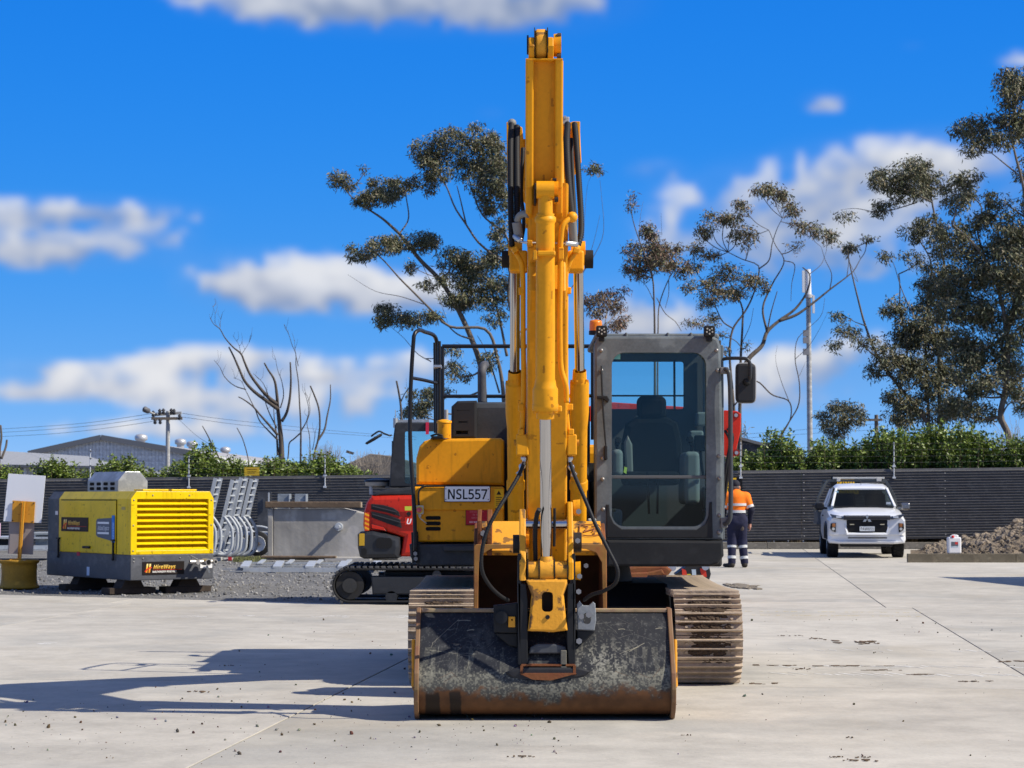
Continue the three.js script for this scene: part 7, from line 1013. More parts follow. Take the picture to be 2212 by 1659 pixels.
// ---------- galvanised ladder frames, trailer, concrete block, timbers ----------
{
  const q = (x, y) => [431.4 + x * 0.1748, 1006.6 + y * 0.1748], d = 46;
  const frames = [[195, 150, -300, 'leftmost galvanised ladder frame half hidden by the compressor'], [405, 170, -90, 'second galvanised ladder frame from the compressor'], [512, 145, 20, 'third galvanised ladder frame, topmost of the row'], [640, 160, 145, 'galvanised ladder frame nearest the concrete wall']];
  frames.forEach(([x, y, s, lb], i) => {
    const dd = d + i * 0.5, foot = P(...q(330 + s * 0.9 + 100, 1075), dd), o = thing('ladder_frame', lb, 'ladder', [foot.x, 0, -dd], 'galvanised ladder frames'), g = (a, b, z = 0) => P(...q(a, b), dd + z);
    const kx = x - 108, ky = 620;
    const rail = (ox, z) => [g(x + ox, y, z), g(kx + ox, ky, z), g(kx - 140 + ox, 1075, z)];
    for (const [ox, z] of [[0, 0], [66, 0.35]]) { const [a, b, c] = rail(ox, z); part('rail', [bar(a, b, 0.05, 0.08), bar(b, c, 0.05, 0.07)], zincPaint, o); part('bow', tube([b, g(kx + ox + 60, 700, z), g(kx + ox + 100, 780, z), g(kx + ox + 105, 950, z), g(kx + ox + 85, 1040, z), g(kx + ox + 20, 1095, z), g(kx + ox - 60, 1092, z), g(kx + ox - 130, 1060, z)], 0.035, 40, 7), zincPaint, o); }
    for (let k = 0; k < 11; k++) { const t = 0.03 + k * 0.093, yy = mix(y, 1075, t), xx = yy < ky ? mix(x, kx, (yy - y) / (ky - y)) : mix(kx, kx - 140, (yy - ky) / (1075 - ky)); part('rung', bar(g(xx, yy, 0), g(xx + 66, yy, 0.35), 0.05, 0.035), zincPaint, o); }
  });
  const b0 = thing('concrete_weight', 'small pale concrete block at the foot of the ladder frames', 'block', [P(...q(320, 1175), 47).x, 0, -46.6]); part('block', rect(...q(205, 1130), ...q(265, 1185), 46.6, 0.3, 0.02), M(0.4, 0.4, 0.38, 0.9), b0); part('block', rect(...q(285, 1140), ...q(410, 1170), 46.6, 0.3, 0.02), M(0.4, 0.4, 0.38, 0.9), b0); part('lifting_tag', rect(...q(350, 1125), ...q(395, 1165), 46.55, 0.04), M(0.5, 0.03, 0.04, 0.5), b0);
  // trailer behind
  const td = 50, t = thing('flat_trailer', 'galvanised flat trailer parked behind the ladder frames', 'trailer', [P(540, 1200, td).x, 0, -td]), tyre = blackRubber;
  part('deck', [rect(440, 1150, 578, 1158, td, 1.8, 0.01), rect(440, 1158, 578, 1164, td + 0.1, 0.06), rect(470, 1166, 560, 1190, td + 0.9, 0.1)], zincPaint, t);
  const wh = (px) => { const c = P(px, 1183, td - 0.08), w = part('wheel', lathe(new V3(c.x, 0.3, -td - 0.12), new V3(c.x, 0.3, -td + 0.08), [[0, 0.2], [0.05, 0.29], [0.2, 0.3], [0.8, 0.3], [0.95, 0.28], [1, 0.19]], 26), tyre, t); part('wheel_rim', [lathe(new V3(c.x, 0.3, -td - 0.02), new V3(c.x, 0.3, -td + 0.085), [[0, 0], [0.3, 0.1], [0.5, 0.18], [0.9, 0.2], [1, 0.19]], 22)], M(0.65, 0.66, 0.66, 0.4), w); part('hub', cyl(new V3(c.x, 0.3, -td + 0.02), new V3(c.x, 0.3, -td + 0.1), 0.05, 0.05, 12), M(0.1, 0.08, 0.07, 0.6), w); part('mudguard', tube([new V3(c.x - 0.4, 0.36, -td - 0.0), new V3(c.x - 0.3, 0.62, -td), new V3(c.x, 0.72, -td), new V3(c.x + 0.32, 0.62, -td), new V3(c.x + 0.4, 0.36, -td)], 0.03, 16, 6), zincPaint, w); };
  wh(556); wh(515);
  part('tail_board', [rect(556, 1062, 586, 1150, td + 1.4, 0.04), rect(560, 1150, 577, 1172, td + 0.4, 0.05)], M(0.07, 0.075, 0.085, 0.6, { map: dullTex }), t); part('board_frame', [rect(579, 1064, 582, 1090, td + 1.3, 0.05)], zincPaint, t);
  const lt = thing('flat_trailer', 'low galvanised trailer behind the wheel rim at far left', 'trailer', [P(90, 1180, 47).x, 0, -47]); part('deck', [rect(-30, 1160, 112, 1164, 47, 1.6), rect(-30, 1178, 112, 1186, 47, 0.08), rect(-30, 1187, 112, 1189, 46.9, 1.8)], zincPaint, lt); part('load', [rect(76, 1157, 103, 1178, 47.2, 0.5, 0.02), rect(60, 1150, 112, 1156, 47.1, 1.0, 0.02)], M(0.35, 0.38, 0.4, 0.6, { map: dullTex }), lt); part('toolbox', [rect(-30, 1164, 20, 1186, 47.3, 0.5, 0.02)], M(0.03, 0.03, 0.035, 0.5), lt); part('tail_lamp', rect(-30, 1130, 0.5, 1160, 46.6, 0.05, 0.01), M(0.6, 0.4, 0.5, 0.5), lt);
  for (const [x0, x1, lb] of [[599, 626, 'left'], [636, 662, 'right']]) { const s = thing('steel_box', `${lb} of the two upright grey steel boxes behind the concrete wall`, 'box', [P(x0, 1100, 52).x, 0, -52], 'grey boxes behind the wall'); part('shell', rect(x0, 1067, x1, 1160, 52, 0.4, 0.01), M(0.3, 0.34, 0.38, 0.5, { map: dullTex }), s); part('edge', rect(x1 - 2.5, 1068, x1, 1160, 51.96, 0.05), zincPaint, s); part('support', box(P(x1, 1100, 52).x - P(x0, 1100, 52).x, P(x0, 1160, 52).y, 0.4, (P(x0, 1, 52).x + P(x1, 1, 52).x) / 2, P(x0, 1160, 52).y / 2, -52.2), zincPaint, s); }
  // precast concrete wall unit
  const cd = 47.5, cm = M(0.42, 0.4, 0.375, 0.9, { map: tex(512, 3, (u, v) => { const n = fbm(u, v, 4, 6, 501), st = fbm(u, v * 0.15, 24, 4, 502), k = 0.8 + 0.55 * (n - 0.5) + 0.2 * (st - 0.5), w = ss(0.58, 0.72, fbm(u, v, 9, 4, 503)) * 0.25; return [k + w, k + w, k * 0.98 + w]; }), bumpMap: lumpBump, bumpScale: 0.01 });
  const cw = thing('concrete_wall_unit', 'grey precast concrete wall unit with a sloping end behind the red excavator', 'concrete block', [P(690, 1205, cd).x, 0, -cd]);
  const gy = P(0, 1207, cd).y; const bot = (x) => [x, 1207];
  part('wall', plate([[590, 1207], [590, 1099], [740, 1098], [800, 1112], [860, 1124], [860, 1207]], cd, 1.0, 0.02), cm, cw); part('end_pier', plate([[578, 1207], [578, 1098], [589, 1098], [589, 1207]], cd - 0.04, 1.0, 0.015), cm, cw); const an = P(732, 1138, cd); part('anchor', [cyl(an, an.clone().add(new V3(0, 0, 0.08)), 0.1, 0.09, 18), cyl(an.clone().add(new V3(0, 0, 0.08)), an.clone().add(new V3(0, 0, 0.3)), 0.045, 0.045, 12)], zincPaint, cw); part('plinth', rect(700, 1204, 800, 1218, cd - 0.6, 1.5, 0.02), cm, cw);
  const oldW = M(0.17, 0.12, 0.08, 0.9, { map: dullTex, bumpMap: lumpBump, bumpScale: 0.01 });
  const beam = (label, x0, y0, x1, y1, dd, depth, m = oldW) => { const b = thing('timber_beam', label, 'timber', [P((x0 + x1) / 2, y1, dd).x, P(x0, y1, dd).y, -dd]); part('beam', rect(x0, y0, x1, y1, dd, depth, 0.02), m, b); part('end_grain', rect(x1, y0 + 1, x1 + 1, y1 - 1, dd + 0.02, depth - 0.04), M(0.3, 0.24, 0.17, 0.9), b); };
  beam('long weathered timber beam lying on top of the concrete wall unit', 572, 1083.5, 779, 1097, cd - 0.1, 0.4);
  beam('weathered timber lying on the ground in front of the concrete wall unit', 562, 1201, 725, 1206.5, 46, 0.25);
  // galvanised frames lying flat
  const fd = 39.2, gf = thing('galvanised_frame', 'flat galvanised steel frame lying on the gravel left of the red excavator', 'frame', [P(640, 1235, fd).x, 0, -fd]);
  part('side_rail', rect(525, 1226, 760, 1236, fd, 0.06), zincPaint, gf); part('side_rail', rect(530, 1216.5, 800, 1219, fd + 3.5, 0.06), zincPaint, gf); for (let i = 0; i < 5; i++) { const a = P(528 + i * 70, 1229, fd), b = P(536 + i * 70, 1218, fd + 3.5); a.y = b.y = 0.1; part('cross_bar', bar(a, b, 0.16, 0.03), zincPaint, gf); }
  part('skid', [rect(480, 1228, 545, 1231, fd + 0.4, 0.05), rect(496, 1233, 540, 1236, fd - 0.1, 0.05)], M(0.3, 0.31, 0.32, 0.5), gf);
  const g2 = thing('galvanised_frame', 'narrow galvanised rail set lying behind the flat steel frame', 'frame', [P(660, 1222, 43).x, 0, -43]); part('side_rail', rect(520, 1221, 800, 1224, 42.5, 0.05), zincPaint, g2); part('side_rail', rect(545, 1214, 800, 1216, 45, 0.05), zincPaint, g2); for (let i = 0; i < 4; i++) part('cross_bar', bar(P(560 + i * 62, 1222, 42.5).setY(0.06), P(570 + i * 62, 1215, 45).setY(0.06), 0.1, 0.03), zincPaint, g2);
  // grass at the foot of the trailer
  const gl = []; for (let i = 0; i < 1400; i++) { const p = P(rr(505, 575), rr(1202, 1214), rr(45, 47.2)); p.y = 0; const a = new V3(gauss() * 0.4, 1, gauss() * 0.4).normalize(), b = unit().cross(a).normalize(), s = rr(0.6, 1.3); gl.push([p, a, b, rr(0.04, 0.12), 0.012, [0.16 * s, 0.17 * s, 0.05 * s]]); } const gm = new THREE.Mesh(leaves(gl), leafMat(0.8)); gm.name = 'grass'; gm.userData = { kind: 'stuff', label: 'patch of short dry grass beside the trailer wheel', category: 'grass' }; gm.castShadow = gm.receiveShadow = true; scene.add(gm);
}
// ---------- the white utility vehicle ----------
{
  const o = thing('utility_vehicle', 'white utility vehicle facing the camera, parked in front of the black fence', 'vehicle', [P(1871, 1203, 48.6).x, 0, -48.4], undefined, -0.095, true);
  // local: x across, y up, z forward (towards the camera), front bumper at z = 0
  const wm = new THREE.MeshPhysicalMaterial({ color: C(0.78, 0.79, 0.8), roughness: 0.3, clearcoat: 0.6, clearcoatRoughness: 0.08 }), bk = M(0.012, 0.012, 0.013, 0.35), dg = M(0.05, 0.05, 0.055, 0.5), chr = M(0.45, 0.45, 0.46, 0.2, { metalness: 0.9 });
  const ring = (z, rows) => [...rows.map(([x, y]) => [x, y, z]), ...rows.slice().reverse().map(([x, y]) => [-x, y, z])];
  // bonnet and wings, nose to windscreen foot
  const body = part('body', creased(loft([
    ring(-0.1, [[0.3, 1.0], [0.62, 0.985], [0.8, 0.93], [0.86, 0.86], [0.86, 0.62], [0.8, 0.55]]), ring(-0.22, [[0.3, 1.045], [0.66, 1.03], [0.84, 0.97], [0.895, 0.88], [0.9, 0.62], [0.88, 0.5]]),
    ring(-0.7, [[0.3, 1.13], [0.68, 1.11], [0.86, 1.03], [0.905, 0.92], [0.905, 0.7], [0.9, 0.62]]), ring(-1.25, [[0.3, 1.2], [0.7, 1.18], [0.86, 1.1], [0.9, 0.98], [0.9, 0.7], [0.88, 0.42]]),
    ring(-2.0, [[0.3, 1.21], [0.76, 1.2], [0.86, 1.12], [0.9, 0.98], [0.9, 0.6], [0.86, 0.4]]), ring(-3.35, [[0.3, 1.21], [0.78, 1.2], [0.86, 1.12], [0.9, 0.98], [0.9, 0.6], [0.86, 0.4]])]), 0.5), wm, o);
  // cabin
  const roofR = (z, y, w) => ring(z, [[0.2, y], [w - 0.1, y - 0.015], [w, y - 0.07]]), low = (z, w) => ring(z, [[0.2, 1.2], [w - 0.04, 1.2], [w, 1.19]]);
  part('roof', creased(loft([ring(-1.72, [[0.2, 1.64], [0.5, 1.635], [0.585, 1.6]]), ring(-1.85, [[0.2, 1.7], [0.54, 1.69], [0.63, 1.635]]), ring(-2.3, [[0.2, 1.76], [0.56, 1.745], [0.655, 1.68]]), ring(-3.2, [[0.2, 1.73], [0.56, 1.72], [0.65, 1.65]]), ring(-3.25, [[0.2, 1.6], [0.55, 1.6], [0.64, 1.6]])]), 0.6), wm, o);
  const pil = []; for (const s of [-1, 1]) { pil.push(bar(new V3(s * 0.74, 1.19, -1.18), new V3(s * 0.6, 1.63, -1.78), 0.06, 0.07, 0.015), bar(new V3(s * 0.8, 1.19, -2.45), new V3(s * 0.645, 1.65, -2.4), 0.1, 0.04), bar(new V3(s * 0.8, 1.19, -3.3), new V3(s * 0.64, 1.62, -3.2), 0.12, 0.05)); } part('pillar', pil, wm, o);
  const quad = (a, b, c, d) => { const g = new THREE.BufferGeometry(); g.setAttribute('position', new THREE.Float32BufferAttribute([...a, ...b, ...c, ...a, ...c, ...d], 3)); g.computeVertexNormals(); return g; };
  part('windscreen', quad([-0.73, 1.2, -1.17], [0.73, 1.2, -1.17], [0.585, 1.63, -1.75], [-0.585, 1.63, -1.75]), carGlass, o); for (const s of [-1, 1]) part('side_window', quad([s * 0.8, 1.2, -1.35], [s * 0.8, 1.2, -3.2], [s * 0.64, 1.62, -3.15], [s * 0.61, 1.62, -1.85]), carGlass, o);
  part('rear_window', quad([-0.75, 1.2, -3.3], [0.75, 1.2, -3.3], [0.6, 1.62, -3.22], [-0.6, 1.62, -3.22]), carGlass, o);
  part('dashboard', [box(1.4, 0.1, 0.4, 0, 1.15, -1.5, 0.03), box(0.5, 0.65, 0.14, -0.36, 1.2, -2.3, 0.06), box(0.5, 0.65, 0.14, 0.36, 1.2, -2.3, 0.06), box(1.4, 0.1, 1.9, 0, 0.9, -2.3)], bk, o);
  part('sticker', [box(0.11, 0.07, 0.004, 0.6, 1.27, -1.24).rotateX(0)], M(0.6, 0.65, 0.68, 0.6), o); part('sticker', [box(0.08, 0.05, 0.004, -0.6, 1.55, -1.62)], M(0.3, 0.5, 0.6, 0.6), o);
  part('wiper_panel', [box(1.44, 0.03, 0.14, 0, 1.195, -1.13, 0.01)], bk, o); part('aerial', tube([new V3(0, 1.72, -1.9), new V3(0, 1.86, -2.0)], 0.006, 4, 5), bk, o);
  // front end
  const front = extr([[-0.905, 0.42], [-0.87, 0.345], [-0.62, 0.33], [0.62, 0.33], [0.87, 0.345], [0.905, 0.42], [0.9, 0.82], [0.86, 0.93], [0.5, 0.9], [-0.5, 0.9], [-0.86, 0.93], [-0.9, 0.82]], 0.34, 0.05, [[[-0.5, 0.93 - 0.045], [-0.43, 0.6], [0.43, 0.6], [0.5, 0.93 - 0.045]].map(([x, y]) => [x, Math.min(y, 0.88)])]);
  { const p = front.attributes.position; for (let i = 0; i < p.count; i++) { const x = p.getX(i), y = p.getY(i); p.setZ(i, p.getZ(i) - 0.22 * Math.pow(Math.abs(x) / 0.9, 2.5) - 0.06 * ss(0.6, 0.9, y) + 0.02 * ss(0.62, 0.5, y)); } front.computeVertexNormals(); }
  const bump = part('bumper', front, wm, o);
  part('grille', [box(0.94, 0.32, 0.06, 0, 0.745, -0.1, 0.02)], M(0.008, 0.008, 0.009, 0.6), bump); for (let i = 0; i < 3; i++) part('grille_bar', [box(1.02 - i * 0.02, 0.018, 0.03, 0, 0.985 - i * 0.04, -0.045, 0.006)], i ? dg : chr, bump); part('grille_top', [box(1.08, 0.11, 0.1, 0, 0.945, -0.1, 0.02)], dg, bump);
  const dia = (x, y) => extr([[x, y + 0.058], [x + 0.034, y], [x, y - 0.058], [x - 0.034, y]], 0.012, 0.003); part('emblem', [dia(0, 0.965), dia(-0.034, 0.9).rotateZ(0), dia(0.034, 0.9)].map((g, i) => (i ? (() => { g.translate(i === 1 ? 0.034 : -0.034, -0.9, 0); g.rotateZ(i === 1 ? 2.094 : -2.094); return g.translate(i === 1 ? -0.05 : 0.05, 0.878, 0); })() : g)).map((g) => g.translate(0, 0, -0.02)), chr, bump);
  part('number_plate', sheet(0.36, 0.125, 0.008, [0, 0.685, -0.05]), print(0.36, 0.125, 384, (x, w, h) => { x.fillStyle = '#14161a'; x.fillRect(0, 0, w, h); x.fillStyle = '#e6eaec'; x.beginPath(); x.roundRect(8, 8, w - 16, h - 16, 10); x.fill(); x.fillStyle = '#0b0c10'; x.strokeStyle = '#0b0c10'; x.lineWidth = 4; x.textAlign = 'center'; x.textBaseline = 'middle'; x.font = `${h * 0.78}px sans-serif`; x.fillText('PAW655', w / 2, h * 0.53, w * 0.88); x.strokeText('PAW655', w / 2, h * 0.53, w * 0.88); }), bump, { keep: true });
  for (const s of [-1, 1]) {
    const hl = part('headlight', [extr([[s * 0.52, 0.96], [s * 0.56, 0.9], [s * 0.8, 0.95], [s * 0.85, 1.0], [s * 0.84, 1.03]], 0.14, 0.01).translate(0, 0, -0.045 )], new THREE.MeshPhysicalMaterial({ color: C(0.04, 0.055, 0.09), roughness: 0.15, clearcoat: 0.5 }), bump); part('lamp_reflector', [box(0.12, 0.035, 0.02, s * 0.66, 0.955, -0.04, 0.008)], M(0.6, 0.65, 0.72, 0.2), hl);
    const fl = part('fog_lamp_housing', [extr([[s * 0.72, 0.82], [s * 0.84, 0.81], [s * 0.855, 0.7], [s * 0.82, 0.64], [s * 0.73, 0.6]], 0.12, 0.006).translate(0, 0, -0.06)], bk, bump); part('indicator', [box(0.07, 0.08, 0.02, s * 0.775, 0.765, -0.055, 0.01)], M(0.35, 0.14, 0.05, 0.3), fl); part('fog_lamp', [cyl(new V3(s * 0.78, 0.68, -0.12), new V3(s * 0.78, 0.68, -0.05), 0.035, 0.035, 14)], M(0.55, 0.55, 0.52, 0.2), fl);
    part('daytime_lamp', [box(0.1, 0.018, 0.02, s * 0.35, 0.785, -0.06, 0.004)], M(0.6, 0.55, 0.4, 0.3), bump);
    const mr = part('mirror', [new RoundedBoxGeometry(0.22, 0.18, 0.13, 2, 0.05).translate(s * 1.02, 1.2, -1.5), bar(new V3(s * 0.84, 1.15, -1.5), new V3(s * 0.95, 1.17, -1.5), 0.05, 0.05)], s < 0 ? bk : M(0.25, 0.25, 0.26, 0.2, { metalness: 0.8 }), o);
    for (const z of [-0.85, -3.85]) { const w = part('wheel', lathe(new V3(s * 0.63, 0.37, z), new V3(s * 0.9, 0.37, z), [[0, 0.22], [0.03, 0.35], [0.15, 0.37], [0.85, 0.37], [0.97, 0.35], [1, 0.22]], 30), blackRubber, o); part('wheel_rim', [lathe(new V3(s * 0.7, 0.37, z), new V3(s * 0.89, 0.37, z), [[0, 0], [0.4, 0.05], [0.7, 0.18], [1, 0.22]], 20)], galv, w); const kn = []; for (let i = 0; i < 26; i++) for (const q of [0.68, 0.76, 0.85]) { const a = i / 26 * 6.283 + q; kn.push(box(0.055, 0.02, 0.05, 0, 0.372, 0).rotateX(a).translate(s * q, 0.37, z)); } part('tread', kn, blackRubber, w); }
    part('wheel_arch', [tube([new V3(s * 0.9, 0.45, -0.4), new V3(s * 0.905, 0.72, -0.55), new V3(s * 0.905, 0.82, -0.85), new V3(s * 0.905, 0.72, -1.15), new V3(s * 0.9, 0.45, -1.3)], 0.04, 20, 7)], bk, o);
    part('door_handle', [box(0.03, 0.035, 0.16, s * 0.91, 0.98, -2.2, 0.01)], bk, o);
  }
  part('lower_grille', [box(0.9, 0.03, 0.03, 0, 0.475, 0.0, 0.008)], bk, bump); part('skid_plate', [box(1.2, 0.08, 0.4, 0, 0.3, -0.4, 0.02), box(1.1, 0.14, 0.2, 0, 0.33, -0.9), box(0.14, 0.1, 0.14, 0.45, 0.25, -0.9, 0.04), cyl(new V3(-0.7, 0.37, -0.85), new V3(0.7, 0.37, -0.85), 0.05, 0.05, 10)], bk, o);
  part('inner_arch', [box(1.5, 0.4, 0.9, 0, 0.62, -0.85), box(1.4, 0.3, 2.6, 0, 0.5, -3.2)], bk, o);
  // tray with headboard rack
  const tray = part('tray', [box(1.96, 0.28, 1.75, 0, 0.92, -4.25, 0.02), box(2.0, 0.05, 1.8, 0, 0.77, -4.25)], M(0.14, 0.145, 0.15, 0.55, { map: dullTex }), o); const rk = M(0.1, 0.105, 0.1, 0.5, { metalness: 0.3 });
  part('rack', [bar(new V3(-0.98, 1.06, -3.4), new V3(-0.95, 1.4, -3.42), 0.06, 0.06), bar(new V3(-0.95, 1.4, -3.42), new V3(-0.72, 1.84, -3.45), 0.06, 0.06), bar(new V3(0.98, 1.06, -3.4), new V3(0.95, 1.4, -3.42), 0.06, 0.06), bar(new V3(0.95, 1.4, -3.42), new V3(0.72, 1.84, -3.45), 0.06, 0.06), bar(new V3(-0.72, 1.84, -3.45), new V3(0.72, 1.84, -3.45), 0.06, 0.06), bar(new V3(-0.96, 1.06, -3.45), new V3(0.96, 1.06, -3.45), 0.05, 0.05), bar(new V3(-0.98, 1.06, -5.0), new V3(-0.72, 1.84, -5.0), 0.06, 0.06), bar(new V3(0.98, 1.06, -5.0), new V3(0.72, 1.84, -5.0), 0.06, 0.06), bar(new V3(-0.72, 1.84, -3.45), new V3(-0.72, 1.84, -5.0), 0.05, 0.05), bar(new V3(0.72, 1.84, -3.45), new V3(0.72, 1.84, -5.0), 0.05, 0.05)], rk, tray);
  part('light_bar', [box(1.28, 0.05, 0.14, 0.05, 1.9, -3.45, 0.015)], M(0.45, 0.45, 0.43, 0.4), tray); part('light_bar_foot', [box(0.09, 0.09, 0.1, -0.45, 1.86, -3.4, 0.01), box(0.12, 0.09, 0.1, 0.55, 1.86, -3.4, 0.01)], M(0.5, 0.48, 0.44, 0.5), tray); part('side_step', [box(0.1, 0.08, 1.5, -0.98, 1.2, -4.1, 0.01)], blackPaint, tray);
}
// ---------- the worker ----------
function bodyMesh(bones, k, cell, pad = 0.06) {   // one skin over tapered bones [a, b, ra, rb]
  const lo = new V3(1e9, 1e9, 1e9), hi = new V3(-1e9, -1e9, -1e9); for (const [a, b, ra, rb] of bones) for (const [p, r] of [[a, ra], [b, rb]]) { lo.min(p.clone().subScalar(r + pad)); hi.max(p.clone().addScalar(r + pad)); }
  const size = Math.max(hi.x - lo.x, hi.y - lo.y, hi.z - lo.z), n = Math.ceil(size / cell), mc = new MarchingCubes(n, new THREE.MeshBasicMaterial(), false, false, 200000), c = lo.clone().add(hi).multiplyScalar(0.5), h = size / 2, p = new V3(), ab = new V3(), ap = new V3();
  mc.isolation = 0;
  for (let z = 0; z < n; z++) for (let y = 0; y < n; y++) for (let x = 0; x < n; x++) {
    p.set((x - n / 2) / (n / 2) * h + c.x, (y - n / 2) / (n / 2) * h + c.y, (z - n / 2) / (n / 2) * h + c.z); let s = 0;
    for (const [a, b, ra, rb, sx = 1] of bones) { ab.subVectors(b, a); ap.subVectors(p, a); const t = clamp(ap.dot(ab) / Math.max(1e-9, ab.lengthSq())); const q = ap.addScaledVector(ab, -t); q.x /= sx; s += Math.exp(-k * (q.length() - mix(ra, rb, t))); }
    mc.field[x + y * n + z * n * n] = Math.log(Math.max(s, 1e-30)) / k;
  }
  mc.update(); const cnt = mc.count, pos = mc.positionArray.slice(0, cnt * 3), g = new THREE.BufferGeometry(); for (let i = 0; i < pos.length; i += 3) { pos[i] = pos[i] * h + c.x; pos[i + 1] = pos[i + 1] * h + c.y; pos[i + 2] = pos[i + 2] * h + c.z; }
  g.setAttribute('position', new THREE.BufferAttribute(pos, 3)); const q = mergeVertices(g, 1e-4); q.computeVertexNormals(); return q;
}
{
  const d = 42, foot = P(1592, 1225, d), o = thing('person', 'person in an orange and navy work shirt walking away beside the cab', 'person', [foot.x, 0, -d], undefined, 0, true), v = (x, y, z) => new V3(x, y, z);
  // facing away from the camera (-z), weight on the right leg, head bent forward
  const J = { hipL: v(-0.1, 0.93, 0.02), hipR: v(0.1, 0.93, 0.02), knL: v(-0.1, 0.5, 0.0), knR: v(0.115, 0.5, -0.03), anL: v(-0.11, 0.09, 0.06), anR: v(0.15, 0.09, 0.02), sp: v(0, 1.15, 0.0), ch: v(0, 1.36, -0.02), nk: v(0, 1.52, -0.06), hd: v(-0.01, 1.62, -0.12), shL: v(-0.2, 1.43, -0.02), shR: v(0.2, 1.43, -0.02), elL: v(-0.28, 1.16, 0.0), elR: v(0.29, 1.16, 0.02), wrL: v(-0.27, 0.92, -0.06), wrR: v(0.27, 0.9, -0.04) };
  const skin = M(0.5, 0.25, 0.18, 0.6), navy = M(0.022, 0.024, 0.06, 0.85, { map: dullTex, bumpMap: lumpBump, bumpScale: 0.02 }), orange = M(0.95, 0.2, 0.012, 0.8, { bumpMap: lumpBump, bumpScale: 0.02 }), refl = M(0.55, 0.56, 0.56, 0.4);
  const fingers = []; for (const [w, s] of [[J.wrL, -1], [J.wrR, 1]]) { const palm = w.clone().add(v(0.0, -0.075, -0.01)); fingers.push([w, palm, 0.026, 0.032]); for (let i = 0; i < 4; i++) { const a = palm.clone().add(v(s * 0.004, -0.012, -0.028 + i * 0.019)), b = a.clone().add(v(-s * 0.004, -0.045, -0.004)), c = b.clone().add(v(-s * 0.016, -0.03 - 0.004 * (i === 1), -0.003)); fingers.push([a, b, 0.0095, 0.009], [b, c, 0.009, 0.008]); } const t0 = w.clone().add(v(-s * 0.01, -0.04, -0.03)), t1 = t0.clone().add(v(-s * 0.015, -0.04, -0.03)); fingers.push([t0, t1, 0.012, 0.0095], [t1, t1.clone().add(v(0, -0.025, -0.006)), 0.0095, 0.008]); }
  const core = bodyMesh([[J.hipL, J.knL, 0.085, 0.055], [J.knL, J.anL, 0.055, 0.04], [J.hipR, J.knR, 0.085, 0.055], [J.knR, J.anR, 0.055, 0.04], [v(-0.06, 0.95, 0), v(0.06, 0.95, 0), 0.11, 0.11], [J.sp, J.ch, 0.12, 0.13, 1.25], [v(0, 0.98, 0), J.sp, 0.12, 0.12, 1.2], [J.shL, J.shR, 0.06, 0.06], [J.ch, J.nk, 0.07, 0.055], [J.shL, J.elL, 0.05, 0.042], [J.elL, J.wrL, 0.042, 0.028], [J.shR, J.elR, 0.05, 0.042], [J.elR, J.wrR, 0.042, 0.028]], 60, 0.018);
  const head = bodyMesh([[J.nk, J.hd, 0.05, 0.06], [J.hd.clone().add(v(0, 0.035, 0.005)), J.hd.clone().add(v(0, 0.02, -0.03)), 0.088, 0.08], [J.hd.clone().add(v(0, -0.05, -0.06)), J.hd.clone().add(v(0, -0.065, -0.075)), 0.045, 0.04], [J.hd.clone().add(v(0, -0.01, -0.105)), J.hd.clone().add(v(0, -0.025, -0.118)), 0.012, 0.014], [J.hd.clone().add(v(-0.085, 0.0, 0)), J.hd.clone().add(v(-0.09, -0.03, 0.0)), 0.014, 0.012], [J.hd.clone().add(v(0.085, 0.0, 0)), J.hd.clone().add(v(0.09, -0.03, 0.0)), 0.014, 0.012]], 90, 0.008);
  const hands = bodyMesh(fingers.slice(0, fingers.length / 2), 260, 0.005, 0.02), hands2 = bodyMesh(fingers.slice(fingers.length / 2), 260, 0.005, 0.02);
  part('body', [core, head, hands, hands2], skin, o);
  const tro = part('trousers', bodyMesh([[v(-0.07, 0.98, 0.01), v(0.07, 0.98, 0.01), 0.145, 0.145], [J.hipL, J.knL, 0.118, 0.088], [J.knL, J.anL.clone().add(v(0, 0.02, 0)), 0.088, 0.078], [J.hipR, J.knR, 0.118, 0.088], [J.knR, J.anR.clone().add(v(0, 0.02, 0)), 0.088, 0.078], [v(-0.05, 0.9, 0.06), v(0.05, 0.9, 0.06), 0.11, 0.11]], 55, 0.017), navy, o);
  const band = (a, b, t, r, w = 0.03, m = refl, par = tro) => { const c = a.clone().lerp(b, t), dr = b.clone().sub(a).normalize(); part('reflective_band', cyl(c.clone().addScaledVector(dr, -w), c.clone().addScaledVector(dr, w), r, r, 20), m, par); };
  band(J.knL, J.anL, 0.18, 0.094, 0.028); band(J.knR, J.anR, 0.2, 0.094, 0.028); band(J.knL, J.anL, 0.72, 0.088, 0.028); band(J.knR, J.anR, 0.74, 0.088, 0.028);
  part('dirt_patch', [bodyMesh([[v(0.09, 0.93, 0.11), v(0.1, 0.78, 0.075), 0.055, 0.05, 0.9], [v(-0.09, 0.9, 0.1), v(-0.1, 0.8, 0.075), 0.05, 0.045]], 70, 0.01)], M(0.16, 0.13, 0.11, 0.9, { map: dullTex }), tro);
  const shirt = part('shirt', bodyMesh([[v(0, 1.2, 0.0), v(0, 1.4, -0.02), 0.142, 0.155, 1.28], [J.shL.clone().add(v(0.03, 0, 0)), J.shR.clone().add(v(-0.03, 0, 0)), 0.085, 0.085], [J.shL, J.shL.clone().lerp(J.elL, 0.8), 0.088, 0.072], [J.shR, J.shR.clone().lerp(J.elR, 0.8), 0.088, 0.072], [J.ch, J.nk, 0.1, 0.07]], 55, 0.017), orange, o);
  part('shirt_hem', bodyMesh([[v(0, 0.98, 0.005), v(0, 1.1, 0.0), 0.145, 0.143, 1.22]], 60, 0.017), navy, o);
